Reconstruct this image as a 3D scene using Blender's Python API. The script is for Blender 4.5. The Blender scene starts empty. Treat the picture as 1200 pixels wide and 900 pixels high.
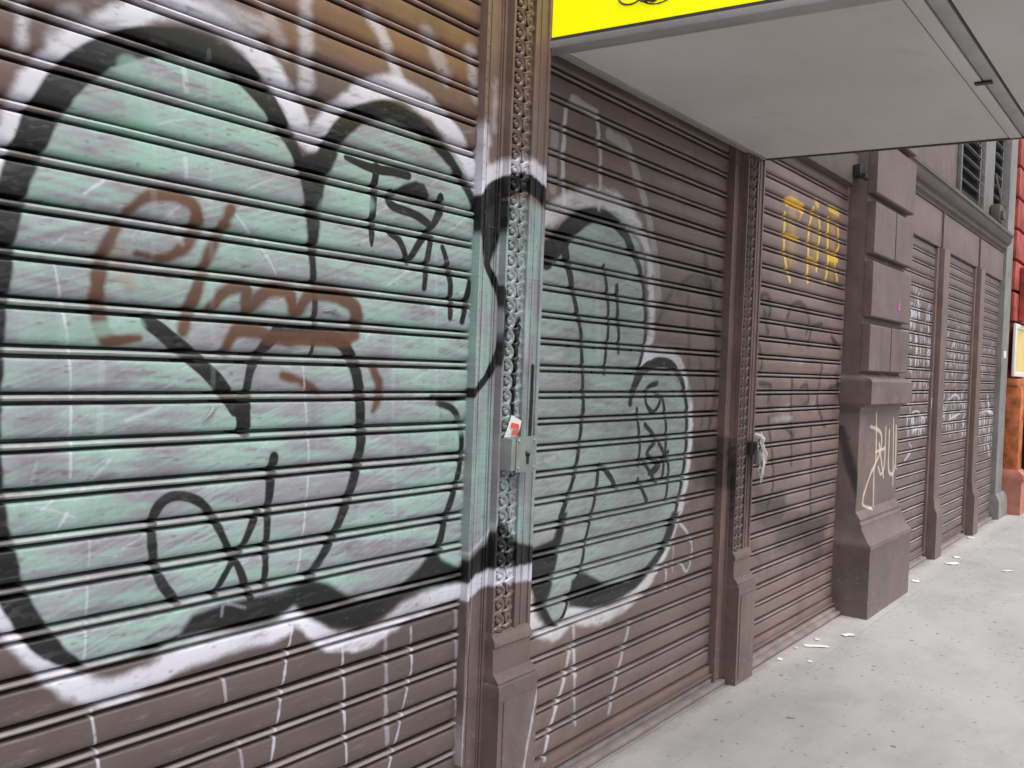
import bpy, bmesh, math, random
import numpy as np
from mathutils import Vector, Matrix
random.seed(7)
SC = bpy.context.scene
COL = SC.collection

# ------------------------------------------------------------ camera, sky, sun, exposure
cam_d = bpy.data.cameras.new('camera'); cam = bpy.data.objects.new('camera', cam_d); COL.objects.link(cam)
right = Vector((.61079, -.79093, .03697)); down = Vector((.00528, -.04262, -.99908)); fwd = Vector((.79177, .61043, -.02186))
m = Matrix((right, -down, -fwd)).transposed().to_4x4(); m.translation = Vector((0, -1.976, 1.6376))
cam.matrix_world = m
cam_d.lens = 31.5; cam_d.sensor_width = 36; cam_d.clip_start = .02; cam_d.clip_end = 2000
SC.camera = cam
SUN_EL, SUN_AZ = math.radians(60), math.radians(180)      # azimuth clockwise from +Y: straight in front of the shop fronts
world = bpy.data.worlds.new('World'); SC.world = world; world.use_nodes = True
wn = world.node_tree.nodes; wl = world.node_tree.links
bg = wn['Background']
sky = wn.new('ShaderNodeTexSky'); sky.sky_type = 'NISHITA'; sky.sun_disc = False
sky.sun_elevation = SUN_EL; sky.sun_rotation = SUN_AZ; sky.dust_density = 4; sky.air_density = 1.2
hs = wn.new('ShaderNodeHueSaturation'); hs.inputs['Saturation'].default_value = .18
wl.new(sky.outputs[0], hs.inputs['Color']); wl.new(hs.outputs[0], bg.inputs[0])
bg.inputs[1].default_value = .15
sd = bpy.data.lights.new('sun', 'SUN'); sun = bpy.data.objects.new('sun', sd); COL.objects.link(sun)
sd.energy = 1.3; sd.angle = math.radians(40); sd.color = (1, .97, .93)
sdir = Vector((math.sin(SUN_AZ)*math.cos(SUN_EL), math.cos(SUN_AZ)*math.cos(SUN_EL), math.sin(SUN_EL)))
sun.rotation_euler = sdir.to_track_quat('Z', 'Y').to_euler(); sun.location = sdir*40
SC.view_settings.view_transform = 'Standard'; SC.view_settings.look = 'None'
SC.view_settings.exposure = .34; SC.view_settings.gamma = 1

# ------------------------------------------------------------ helpers
class MB:
    """collects shapes into one mesh"""
    def __init__(s): s.bm = bmesh.new()
    def box(s, x0, x1, y0, y1, z0, z1, bev=0, sk=0):
        b = bmesh.new()
        r = bmesh.ops.create_cube(b, size=1)
        for v in b.verts:
            v.co = Vector((x0+(v.co.x+.5)*(x1-x0), y0+(v.co.y+.5)*(y1-y0), z0+(v.co.z+.5)*(z1-z0)))
            if sk: v.co.x -= sk*v.co.y
        if bev: bmesh.ops.bevel(b, geom=b.edges[:], offset=bev, segments=2, affect='EDGES', profile=.6)
        s.merge(b); return s
    def merge(s, b):
        me = bpy.data.meshes.new('t'); b.to_mesh(me); b.free(); s.bm.from_mesh(me); bpy.data.meshes.remove(me)
    def loft(s, secs, closed=True, caps=True):
        """secs: list of rings of points"""
        rings = [[s.bm.verts.new(p) for p in r] for r in secs]
        n = len(rings[0])
        for a, b in zip(rings, rings[1:]):
            for i in range(n if closed else n-1):
                j = (i+1) % n
                try: s.bm.faces.new((a[i], a[j], b[j], b[i]))
                except ValueError: pass
        if caps and closed:
            for r in (rings[0], rings[-1]):
                try: s.bm.faces.new(r)
                except ValueError: pass
        return s
    def tube(s, pts, r, n=5, ry=None):
        pts = [Vector(p) for p in pts]; secs = []
        rr = r if isinstance(r, (list, tuple)) else [r]*len(pts)
        for i, p in enumerate(pts):
            t = (pts[min(i+1, len(pts)-1)]-pts[max(i-1, 0)]).normalized()
            u = t.cross(Vector((0, 1, 0)))
            if u.length < .05: u = t.cross(Vector((1, 0, 0)))
            u.normalize(); w = t.cross(u)
            secs.append([p+rr[i]*(math.cos(2*math.pi*k/n)*u+math.sin(2*math.pi*k/n)*w) for k in range(n)])
        return s.loft(secs)
    def ball(s, c, r, sx=1, sy=1, sz=1, sub=1):
        b = bmesh.new(); bmesh.ops.create_icosphere(b, subdivisions=sub, radius=r)
        for v in b.verts: v.co = Vector((v.co.x*sx+c[0], v.co.y*sy+c[1], v.co.z*sz+c[2]))
        s.merge(b); return s
    def cyl(s, c, r, h, axis='y', n=16):
        b = bmesh.new(); bmesh.ops.create_cone(b, cap_ends=True, segments=n, radius1=r, radius2=r*.92, depth=h)
        rot = {'y': Matrix.Rotation(math.pi/2, 4, 'X'), 'x': Matrix.Rotation(math.pi/2, 4, 'Y'), 'z': Matrix.Identity(4)}[axis]
        bmesh.ops.transform(b, matrix=Matrix.Translation(c) @ rot, verts=b.verts); s.merge(b); return s
    def build(s, name, mat, parent=None, smooth=35, recalc=True):
        if recalc: bmesh.ops.recalc_face_normals(s.bm, faces=s.bm.faces)
        me = bpy.data.meshes.new(name); s.bm.to_mesh(me); s.bm.free()
        me.materials.append(mat)
        if smooth:
            for p in me.polygons: p.use_smooth = True
            me.set_sharp_from_angle(angle=math.radians(smooth))
        o = bpy.data.objects.new(name, me); COL.objects.link(o)
        if parent: o.parent = parent
        return o
def tag(o, label=None, cat=None, group=None, kind=None):
    if label: o['label'] = label
    if cat: o['category'] = cat
    if group: o['group'] = group
    if kind: o['kind'] = kind
    return o
def thing(name, label, cat, loc=(0, 0, 0), group=None):
    o = bpy.data.objects.new(name, None); COL.objects.link(o); o.location = loc; o.empty_display_size = .2
    return tag(o, label, cat, group)
def copy_obj(src, parent, loc):
    c = src.copy(); COL.objects.link(c); c.parent = parent; c.location = loc
    return c

# ------------------------------------------------------------ spray paint: traced strokes turned into paint layers (colour + cover)
NEAR = [
('f',[(1.27,2.625),(2.333,3.035),(2.334,2.693),(2.314,2.572),(1.987,2.563),(1.78,2.454),(1.651,2.49),(1.537,2.41),(1.425,2.466)],0,'orange',0.0449,0.4),
('f',[(1.81,2.537),(2.33,2.691),(2.336,2.348),(2.069,2.453)],0,'orange',0.0611,0.25),
('f',[(0.74,2.42),(0.904,2.484),(0.877,2.188),(0.749,2.018)],0,'orange',0.0415,0.15),
('f',[(0.721,1.895),(0.845,2.091),(0.912,2.197),(1.021,2.312),(1.186,2.381),(1.352,2.358),(1.485,2.306),(1.582,2.145),(1.661,2.255),(1.784,2.362),(1.994,2.408),(2.241,2.3),(2.365,2.151),(2.392,0.853),(2.148,0.896),(1.919,0.897),(1.566,0.916),(1.302,0.916),(1.001,0.906),(0.87,1.03),(0.735,1.197)],0,'mint',0.005,1.0),
('f',[(2.742,2.081),(2.905,2.218),(3.119,2.285),(3.325,2.282),(3.484,2.137),(3.544,1.687),(3.719,1.711),(3.926,1.615),(4.027,1.407),(3.993,1.073),(3.8,0.766),(3.489,0.659),(3.141,0.631),(2.836,0.641),(2.726,0.794),(2.683,1.726)],0,'mint2',0.0095,1.0),
('s',[(1.324,1.629),(1.379,1.661),(1.435,1.689)],[0.0038,0.0039,0.0039],'mintpure',0.0026,0.14823703686876555),
('s',[(1.119,2.217),(1.167,2.235),(1.216,2.26)],[0.0039,0.004,0.0041],'mintpure',0.0023,0.30693853545561595),
('s',[(1.55,1.31),(1.584,1.312),(1.618,1.304)],[0.0024,0.0025,0.0025],'white',0.0028,0.24203362136555356),
('s',[(1.484,1.091),(1.499,1.104),(1.515,1.108)],[0.0043,0.0043,0.0043],'white',0.0028,0.2401199414755473),
('s',[(1.963,1.938),(2.067,1.936),(2.177,1.934)],[0.0067,0.0069,0.0071],'grey',0.0031,0.2459374202930294),
('s',[(1.467,2.152),(1.512,2.154),(1.558,2.165)],[0.0025,0.0025,0.0026],'white',0.0027,0.12328650413429751),
('s',[(1.338,1.73),(1.375,1.752),(1.413,1.779)],[0.0035,0.0035,0.0036],'grey',0.0026,0.15495239629191168),
('s',[(1.267,2.092),(1.296,2.111),(1.325,2.137)],[0.0026,0.0026,0.0027],'grey',0.0025,0.41875071612233716),
('s',[(1.542,1.609),(1.556,1.605),(1.569,1.607)],[0.0036,0.0036,0.0036],'white',0.0028,0.14703515188857907),
('s',[(1.53,1.911),(1.576,1.931),(1.624,1.957)],[0.0028,0.0028,0.0028],'mintpure',0.0027,0.21324338639175233),
('s',[(1.053,1.558),(1.084,1.581),(1.116,1.607)],[0.003,0.0031,0.0031],'grey',0.0023,0.30106026443503303),
('s',[(1.263,2.236),(1.279,2.247),(1.295,2.253)],[0.0047,0.0048,0.0048],'grey',0.0025,0.2080306039454211),
('s',[(1.0,1.423),(1.01,1.429),(1.02,1.436)],[0.0026,0.0026,0.0027],'mintpure',0.0023,0.34469553355107035),
('s',[(0.883,1.788),(0.896,1.792),(0.909,1.804)],[0.0019,0.0019,0.0019],'mintpure',0.0022,0.38728206899094375),
('s',[(2.283,1.478),(2.367,1.475),(2.455,1.481)],[0.006,0.0062,0.0063],'white',0.0035,0.12637775346273042),
('s',[(1.591,1.753),(1.642,1.749),(1.695,1.75)],[0.0057,0.0058,0.0059],'mintpure',0.0028,0.3579800028280452),
('s',[(2.104,2.014),(2.189,2.064),(2.278,2.123)],[0.0064,0.0065,0.0067],'white',0.0032,0.30748816399782575),
('s',[(1.234,1.595),(1.264,1.616),(1.294,1.643)],[0.0044,0.0045,0.0045],'grey',0.0025,0.400275445584293),
('s',[(1.686,1.797),(1.729,1.821),(1.773,1.843)],[0.0025,0.0026,0.0026],'white',0.0029,0.18906649311794882),
('s',[(1.695,1.736),(1.76,1.737),(1.826,1.742)],[0.003,0.0031,0.0031],'mintpure',0.0029,0.34613138684419154),
('s',[(1.199,1.135),(1.227,1.145),(1.255,1.157)],[0.0047,0.0048,0.0048],'mintpure',0.0025,0.38408067542505847),
('s',[(1.237,1.595),(1.257,1.605),(1.277,1.621)],[0.0044,0.0044,0.0045],'white',0.0025,0.3665572875048121),
('s',[(0.927,1.721),(0.976,1.744),(1.026,1.77)],[0.0039,0.004,0.0041],'grey',0.0022,0.21610386433008136),
('s',[(1.919,2.112),(1.984,2.138),(2.051,2.169)],[0.0048,0.0048,0.0049],'mintpure',0.0031,0.2415567166838774),
('s',[(1.017,1.362),(1.039,1.379),(1.061,1.389)],[0.0021,0.0021,0.0021],'white',0.0023,0.40753819557570303),
('s',[(1.337,2.153),(1.35,2.156),(1.362,2.157)],[0.0044,0.0044,0.0045],'mintpure',0.0025,0.23805486347249558),
('s',[(1.896,1.071),(1.924,1.064),(1.953,1.06)],[0.0064,0.0065,0.0065],'grey',0.0031,0.2850039208728389),
('s',[(1.619,1.724),(1.676,1.752),(1.734,1.774)],[0.0056,0.0057,0.0058],'white',0.0028,0.18398897374188575),
('s',[(2.127,0.907),(2.224,0.937),(2.326,0.98)],[0.0066,0.0068,0.007],'white',0.0034,0.2714157751562578),
('s',[(0.851,1.864),(0.87,1.862),(0.891,1.859)],[0.0017,0.0017,0.0017],'white',0.0021,0.3259750351039452),
('s',[(2.117,1.808),(2.233,1.856),(2.358,1.906)],[0.0065,0.0067,0.007],'white',0.0033,0.3473517524184603),
('s',[(1.307,1.629),(1.359,1.641),(1.414,1.661)],[0.0029,0.0029,0.003],'grey',0.0026,0.4064353712914747),
('s',[(2.03,1.564),(2.063,1.581),(2.096,1.599)],[0.0043,0.0043,0.0044],'white',0.0032,0.27095223114997696),
('s',[(2.242,1.735),(2.304,1.758),(2.367,1.786)],[0.0029,0.0029,0.003],'grey',0.0034,0.24413222623046404),
('s',[(2.253,0.99),(2.295,0.988),(2.339,0.994)],[0.007,0.0071,0.0072],'grey',0.0035,0.2774945352611273),
('s',[(0.922,1.782),(0.93,1.793),(0.939,1.798)],[0.0021,0.0021,0.0021],'white',0.0022,0.32611021060663686),
('s',[(1.151,1.887),(1.18,1.889),(1.21,1.888)],[0.0025,0.0025,0.0025],'grey',0.0024,0.12697500268161935),
('s',[(1.607,1.234),(1.656,1.266),(1.708,1.292)],[0.003,0.0031,0.0031],'mintpure',0.0029,0.18979751791393049),
('s',[(1.792,1.24),(1.859,1.26),(1.929,1.276)],[0.0066,0.0067,0.0068],'white',0.003,0.16017966737368156),
('s',[(1.07,1.412),(1.085,1.424),(1.101,1.442)],[0.0022,0.0022,0.0022],'grey',0.0024,0.3083978128847813),
('s',[(1.481,1.926),(1.533,1.967),(1.586,2.008)],[0.0058,0.0059,0.006],'mintpure',0.0027,0.3608531183091226),
('s',[(1.817,1.556),(1.893,1.561),(1.972,1.558)],[0.0035,0.0036,0.0036],'white',0.003,0.2939336305751169),
('s',[(0.956,1.472),(0.965,1.479),(0.974,1.483)],[0.0024,0.0024,0.0024],'white',0.0023,0.12397380136103847),
('s',[(1.723,1.193),(1.748,1.208),(1.774,1.218)],[0.0029,0.0029,0.003],'white',0.003,0.21710901504721863),
('s',[(0.911,1.284),(0.957,1.317),(1.006,1.347)],[0.0035,0.0036,0.0036],'white',0.0022,0.36144642001925725),
('s',[(1.098,1.175),(1.143,1.196),(1.19,1.225)],[0.0048,0.0049,0.005],'white',0.0024,0.3501809402517462),
('s',[(1.808,1.89),(1.857,1.921),(1.907,1.943)],[0.0038,0.0038,0.0039],'white',0.003,0.18963215829352031),
('s',[(2.199,1.463),(2.25,1.483),(2.302,1.501)],[0.0073,0.0074,0.0075],'mintpure',0.0034,0.3303752086749906),
('s',[(1.843,0.957),(1.862,0.965),(1.881,0.97)],[0.0026,0.0026,0.0026],'mintpure',0.0031,0.31440287584590176),
('s',[(1.097,1.898),(1.126,1.923),(1.157,1.941)],[0.0032,0.0033,0.0033],'white',0.0023,0.2848246800844444),
('s',[(1.674,1.025),(1.72,1.028),(1.768,1.039)],[0.0045,0.0045,0.0046],'white',0.0029,0.24887349340008214),
('s',[(1.369,2.013),(1.397,2.035),(1.426,2.054)],[0.0053,0.0054,0.0054],'white',0.0026,0.12805839303287667),
('s',[(1.835,1.601),(1.891,1.602),(1.949,1.6)],[0.0048,0.0049,0.0049],'white',0.003,0.14205128475485357),
('s',[(2.09,1.878),(2.159,1.894),(2.23,1.92)],[0.0058,0.0059,0.006],'grey',0.0032,0.1633093651655781),
('s',[(2.195,2.216),(2.255,2.218),(2.318,2.217)],[0.0032,0.0033,0.0033],'white',0.0033,0.25285923407922295),
('s',[(1.641,1.797),(1.672,1.811),(1.703,1.826)],[0.0062,0.0062,0.0063],'white',0.0028,0.34028541221217423),
('s',[(1.047,2.171),(1.097,2.213),(1.149,2.253)],[0.0039,0.004,0.0041],'mintpure',0.0023,0.30993018927866367),
('s',[(1.772,2.227),(1.81,2.26),(1.849,2.285)],[0.0024,0.0025,0.0025],'white',0.0029,0.197855668422266),
('s',[(1.035,1.967),(1.082,1.965),(1.131,1.964)],[0.0029,0.0029,0.003],'white',0.0023,0.2231101573133597),
('s',[(1.801,1.193),(1.818,1.201),(1.834,1.215)],[0.0032,0.0032,0.0032],'grey',0.003,0.34419623864756277),
('s',[(1.226,2.166),(1.246,2.178),(1.267,2.195)],[0.0047,0.0047,0.0048],'mintpure',0.0024,0.24829576727853656),
('s',[(1.198,2.229),(1.236,2.25),(1.275,2.271)],[0.0042,0.0042,0.0043],'white',0.0024,0.367048875187717),
('s',[(2.117,1.574),(2.189,1.609),(2.264,1.655)],[0.0035,0.0036,0.0036],'white',0.0033,0.22991833561571778),
('s',[(0.939,1.439),(0.974,1.465),(1.01,1.49)],[0.0042,0.0043,0.0043],'white',0.0022,0.257482759321375),
('s',[(1.058,1.11),(1.096,1.116),(1.136,1.115)],[0.0041,0.0041,0.0042],'grey',0.0024,0.3588390947765717),
('s',[(1.758,1.944),(1.791,1.949),(1.825,1.954)],[0.0058,0.0058,0.0059],'white',0.0029,0.1863720477722018),
('s',[(1.957,1.877),(2.009,1.909),(2.063,1.938)],[0.0028,0.0029,0.0029],'white',0.0031,0.14540997198066077),
('s',[(1.79,1.499),(1.816,1.515),(1.843,1.535)],[0.0039,0.004,0.004],'white',0.003,0.3621826577967513),
('s',[(1.155,2.168),(1.191,2.187),(1.227,2.198)],[0.0043,0.0044,0.0045],'white',0.0024,0.37605121181279766),
('s',[(1.918,1.189),(2.015,1.216),(2.118,1.249)],[0.006,0.0061,0.0063],'grey',0.0032,0.39706857343120117),
('s',[(2.096,2.197),(2.129,2.22),(2.162,2.24)],[0.0048,0.0049,0.0049],'white',0.0032,0.41092808265854486),
('s',[(0.935,1.512),(0.965,1.52),(0.996,1.529)],[0.0045,0.0046,0.0047],'white',0.0022,0.2137651636645404),
('s',[(1.011,1.864),(1.044,1.885),(1.078,1.906)],[0.0046,0.0046,0.0047],'grey',0.0023,0.17175400952401354),
('s',[(1.788,2.037),(1.846,2.063),(1.907,2.098)],[0.0061,0.0062,0.0063],'white',0.003,0.3180750595346452),
('s',[(1.997,1.92),(2.024,1.939),(2.051,1.964)],[0.0058,0.0059,0.0059],'white',0.0032,0.3172659764981053),
('s',[(1.343,1.889),(1.399,1.898),(1.458,1.904)],[0.0029,0.0029,0.003],'mintpure',0.0026,0.31108996631579466),
('s',[(1.419,2.209),(1.456,2.25),(1.495,2.297)],[0.0023,0.0023,0.0023],'white',0.0026,0.3044589577239518),
('s',[(1.447,1.157),(1.485,1.183),(1.524,1.21)],[0.0021,0.0021,0.0022],'mintpure',0.0027,0.24509115008951074),
('s',[(1.909,2.225),(1.964,2.25),(2.021,2.272)],[0.0036,0.0037,0.0037],'white',0.0031,0.2869172115006328),
('s',[(2.325,1.458),(2.346,1.461),(2.367,1.468)],[0.0063,0.0064,0.0064],'white',0.0035,0.31618093917960854),
('s',[(1.478,1.78),(1.495,1.782),(1.512,1.78)],[0.0035,0.0035,0.0035],'white',0.0027,0.4062267434687681),
('s',[(1.8,1.649),(1.818,1.651),(1.837,1.649)],[0.0043,0.0043,0.0043],'white',0.003,0.2540569536988847),
('s',[(1.214,2.227),(1.245,2.238),(1.277,2.243)],[0.0034,0.0035,0.0035],'white',0.0024,0.15012964552622207),
('s',[(1.309,1.338),(1.342,1.339),(1.375,1.333)],[0.0045,0.0045,0.0046],'grey',0.0026,0.21942315352259117),
('s',[(1.263,1.438),(1.326,1.474),(1.393,1.504)],[0.0031,0.0032,0.0032],'white',0.0025,0.2120334234477333),
('s',[(1.309,1.632),(1.329,1.631),(1.349,1.627)],[0.0039,0.0039,0.0039],'white',0.0026,0.28447611726950517),
('s',[(1.194,1.703),(1.212,1.716),(1.23,1.734)],[0.0047,0.0048,0.0048],'mintpure',0.0025,0.29021077337464046),
('s',[(1.352,1.827),(1.374,1.846),(1.396,1.872)],[0.0036,0.0036,0.0036],'mintpure',0.0026,0.1915891441048473),
('s',[(1.491,1.653),(1.511,1.655),(1.531,1.663)],[0.0033,0.0034,0.0034],'mintpure',0.0027,0.15679588645843356),
('s',[(1.912,2.094),(1.98,2.144),(2.05,2.189)],[0.0047,0.0048,0.0049],'white',0.0031,0.25630537844900986),
('s',[(1.27,1.325),(1.338,1.331),(1.409,1.344)],[0.0052,0.0053,0.0054],'white',0.0026,0.1675649562467663),
('s',[(1.407,2.252),(1.438,2.257),(1.469,2.254)],[0.0048,0.0049,0.0049],'mintpure',0.0026,0.24095335042326949),
('s',[(1.364,2.263),(1.398,2.294),(1.433,2.324)],[0.0029,0.003,0.003],'grey',0.0026,0.3714724684628069),
('s',[(1.982,1.902),(2.032,1.938),(2.083,1.974)],[0.0043,0.0043,0.0044],'white',0.0031,0.2162071155918908),
('s',[(0.878,1.423),(0.921,1.448),(0.966,1.471)],[0.0035,0.0035,0.0036],'white',0.0022,0.19330273864666658),
('s',[(1.948,2.176),(2.048,2.181),(2.154,2.187)],[0.0052,0.0053,0.0055],'mintpure',0.0031,0.38392577752867263),
('s',[(2.336,1.339),(2.427,1.376),(2.522,1.408)],[0.0059,0.006,0.0062],'grey',0.0035,0.29004100335243066),
('s',[(1.465,1.065),(1.476,1.072),(1.487,1.071)],[0.0056,0.0056,0.0056],'grey',0.0028,0.16238369991592552),
('s',[(1.136,1.758),(1.157,1.763),(1.179,1.774)],[0.0048,0.0048,0.0049],'mintpure',0.0024,0.20860450579003958),
('s',[(2.17,1.05),(2.212,1.059),(2.254,1.061)],[0.0068,0.0069,0.0069],'mintpure',0.0034,0.279929058624195),
('s',[(1.074,1.13),(1.126,1.138),(1.181,1.153)],[0.0027,0.0028,0.0028],'grey',0.0024,0.33394337761175563),
('s',[(0.957,1.454),(0.999,1.45),(1.042,1.448)],[0.0023,0.0024,0.0024],'mintpure',0.0023,0.3360433133738757),
('s',[(1.379,1.999),(1.409,1.998),(1.439,2.004)],[0.0052,0.0053,0.0053],'mintpure',0.0026,0.3201100440903418),
('s',[(1.109,1.52),(1.126,1.527),(1.143,1.534)],[0.0019,0.002,0.002],'white',0.0024,0.28117639672213024),
('s',[(1.286,1.616),(1.31,1.617),(1.335,1.611)],[0.0048,0.0048,0.0048],'mintpure',0.0025,0.41632105953520404),
('s',[(1.78,1.92),(1.855,1.946),(1.934,1.976)],[0.0037,0.0038,0.0039],'grey',0.003,0.354898625385657),
('s',[(1.411,1.708),(1.471,1.741),(1.533,1.77)],[0.0049,0.005,0.0051],'mintpure',0.0026,0.15363326402324223),
('s',[(1.307,1.479),(1.339,1.505),(1.372,1.526)],[0.0039,0.004,0.004],'grey',0.0026,0.1984010455802083),
('s',[(1.037,1.109),(1.048,1.116),(1.059,1.125)],[0.0038,0.0038,0.0038],'grey',0.0024,0.27111411685125486),
('s',[(1.763,1.168),(1.777,1.17),(1.792,1.174)],[0.0053,0.0054,0.0054],'mintpure',0.003,0.13619371692316867),
('s',[(1.295,1.442),(1.35,1.475),(1.407,1.509)],[0.0043,0.0044,0.0044],'mintpure',0.0026,0.23365856287219028),
('s',[(1.071,1.7),(1.108,1.721),(1.147,1.741)],[0.0041,0.0041,0.0042],'white',0.0023,0.15852523078666214),
('s',[(1.804,1.577),(1.831,1.593),(1.859,1.599)],[0.004,0.004,0.0041],'mintpure',0.003,0.14742747230735526),
('s',[(1.467,1.759),(1.543,1.797),(1.624,1.846)],[0.0044,0.0045,0.0046],'white',0.0027,0.19596269649008985),
('s',[(1.448,2.087),(1.493,2.105),(1.538,2.132)],[0.0043,0.0043,0.0044],'white',0.0027,0.16812314674940051),
('s',[(1.769,1.629),(1.859,1.616),(1.954,1.61)],[0.0031,0.0032,0.0033],'grey',0.003,0.35440355446021965),
('s',[(1.03,1.881),(1.047,1.883),(1.064,1.885)],[0.0027,0.0027,0.0028],'grey',0.0023,0.26706458596881705),
('s',[(1.371,1.657),(1.396,1.668),(1.421,1.682)],[0.0039,0.0039,0.004],'white',0.0026,0.2736390320799329),
('s',[(1.493,1.503),(1.513,1.505),(1.533,1.512)],[0.0026,0.0026,0.0026],'mintpure',0.0027,0.3370361522719194),
('s',[(1.152,1.85),(1.169,1.857),(1.185,1.864)],[0.002,0.002,0.002],'grey',0.0024,0.30237505906440365),
('s',[(1.356,2.144),(1.386,2.161),(1.416,2.179)],[0.0044,0.0045,0.0045],'white',0.0026,0.21415843946966606),
('s',[(1.315,1.878),(1.377,1.916),(1.442,1.95)],[0.0038,0.0039,0.0039],'white',0.0025,0.18781323128038457),
('s',[(1.116,1.895),(1.13,1.9),(1.145,1.907)],[0.0045,0.0045,0.0045],'white',0.0024,0.3181259323742033),
('s',[(0.893,1.272),(0.919,1.279),(0.945,1.283)],[0.0041,0.0042,0.0042],'white',0.0022,0.1469674408425797),
('s',[(1.284,1.854),(1.297,1.862),(1.311,1.868)],[0.0025,0.0025,0.0025],'grey',0.0025,0.1805753089678783),
('s',[(1.81,1.978),(1.872,2.018),(1.936,2.066)],[0.0043,0.0043,0.0044],'white',0.003,0.3304120728066574),
('s',[(1.475,1.429),(1.488,1.432),(1.502,1.427)],[0.004,0.004,0.004],'white',0.0027,0.2606817727964972),
('s',[(1.151,2.018),(1.161,2.03),(1.172,2.039)],[0.0041,0.0041,0.0041],'mintpure',0.0024,0.31269572601298923),
('s',[(1.226,1.915),(1.265,1.925),(1.305,1.929)],[0.0037,0.0038,0.0039],'grey',0.0025,0.1390884082231818),
('s',[(0.884,1.727),(0.913,1.739),(0.942,1.755)],[0.0025,0.0025,0.0025],'grey',0.0022,0.22811965645784435),
('s',[(2.225,2.392),(2.256,2.4),(2.288,2.41)],[0.0043,0.0044,0.0044],'mintpure',0.0033,0.28410399264159425),
('s',[(1.999,1.298),(2.026,1.307),(2.054,1.323)],[0.0036,0.0036,0.0037],'white',0.0032,0.3858997938469777),
('s',[(1.155,1.421),(1.197,1.456),(1.242,1.486)],[0.004,0.004,0.0041],'grey',0.0024,0.3614973614301134),
('s',[(1.12,1.807),(1.147,1.824),(1.174,1.84)],[0.0042,0.0042,0.0042],'mintpure',0.0024,0.383243631414853),
('s',[(2.32,1.177),(2.408,1.22),(2.499,1.27)],[0.0028,0.0029,0.003],'grey',0.0035,0.38094852421128284),
('s',[(1.413,1.295),(1.448,1.304),(1.485,1.31)],[0.0033,0.0033,0.0034],'mintpure',0.0027,0.37281342915534305),
('s',[(1.942,1.634),(1.993,1.654),(2.046,1.682)],[0.0029,0.0029,0.003],'grey',0.0031,0.3063556191385389),
('s',[(1.127,1.505),(1.176,1.534),(1.227,1.572)],[0.0027,0.0028,0.0028],'white',0.0024,0.24579108830983548),
('s',[(1.578,1.88),(1.662,1.904),(1.751,1.923)],[0.0023,0.0023,0.0024],'white',0.0028,0.2269389486266019),
('s',[(1.458,1.283),(1.498,1.306),(1.54,1.323)],[0.0023,0.0023,0.0024],'grey',0.0027,0.3601434768806615),
('s',[(1.94,2.106),(1.986,2.14),(2.034,2.171)],[0.0054,0.0054,0.0055],'white',0.0031,0.36005034387110724),
('s',[(0.936,1.171),(0.953,1.177),(0.971,1.176)],[0.0035,0.0035,0.0036],'mintpure',0.0023,0.20213212480833864),
('s',[(1.245,1.943),(1.258,1.956),(1.27,1.962)],[0.0019,0.0019,0.0019],'white',0.0025,0.3210763877892935),
('s',[(0.965,1.342),(1.008,1.347),(1.052,1.354)],[0.0035,0.0036,0.0036],'mintpure',0.0023,0.2851660381630976),
('s',[(1.633,1.541),(1.67,1.562),(1.708,1.582)],[0.0055,0.0056,0.0057],'white',0.0029,0.17275449795411474),
('s',[(1.212,1.369),(1.237,1.366),(1.262,1.355)],[0.0037,0.0038,0.0038],'mintpure',0.0025,0.35768680153308413),
('s',[(1.754,1.894),(1.83,1.945),(1.91,1.991)],[0.0062,0.0063,0.0064],'grey',0.0029,0.37197719940229146),
('s',[(1.282,1.166),(1.312,1.17),(1.343,1.179)],[0.0038,0.0038,0.0039],'white',0.0026,0.36322732238239736),
('s',[(1.214,1.522),(1.237,1.546),(1.26,1.564)],[0.003,0.0031,0.0031],'mintpure',0.0025,0.18340166787857975),
('s',[(1.778,1.663),(1.828,1.664),(1.88,1.663)],[0.0023,0.0023,0.0023],'white',0.003,0.24100584826187346),
('s',[(1.157,1.653),(1.2,1.693),(1.243,1.738)],[0.0022,0.0022,0.0023],'white',0.0024,0.24903243558111546),
('s',[(2.198,2.262),(2.257,2.283),(2.317,2.308)],[0.0069,0.007,0.0071],'white',0.0033,0.3844394118713824),
('s',[(1.84,1.7),(1.859,1.714),(1.878,1.719)],[0.0049,0.005,0.005],'white',0.003,0.386289340941901),
('s',[(2.003,1.531),(2.06,1.54),(2.118,1.552)],[0.0045,0.0045,0.0046],'grey',0.0032,0.24581078597144598),
('s',[(1.222,2.061),(1.261,2.064),(1.301,2.066)],[0.0039,0.004,0.004],'white',0.0025,0.3994829569564812),
('s',[(0.967,1.728),(1.018,1.747),(1.07,1.774)],[0.003,0.003,0.0031],'mintpure',0.0022,0.3458547328190604),
('s',[(1.019,1.17),(1.051,1.167),(1.085,1.159)],[0.0024,0.0024,0.0024],'white',0.0023,0.3334913280809511),
('s',[(1.085,1.309),(1.114,1.305),(1.143,1.302)],[0.002,0.0021,0.0021],'grey',0.0024,0.35613852282701747),
('s',[(1.362,2.071),(1.421,2.112),(1.483,2.162)],[0.0048,0.0049,0.005],'mintpure',0.0026,0.3634988991152881),
('s',[(0.99,1.892),(1.044,1.916),(1.1,1.939)],[0.0037,0.0037,0.0038],'white',0.0023,0.37475992638293865),
('s',[(1.585,1.121),(1.608,1.119),(1.631,1.125)],[0.0051,0.0051,0.0052],'mintpure',0.0029,0.2879908782282443),
('s',[(2.288,1.99),(2.387,2.049),(2.49,2.115)],[0.0036,0.0037,0.0037],'mintpure',0.0034,0.1742020367824624),
('s',[(0.95,1.457),(0.97,1.463),(0.991,1.47)],[0.0028,0.0029,0.0029],'mintpure',0.0022,0.12241217314043104),
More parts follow.
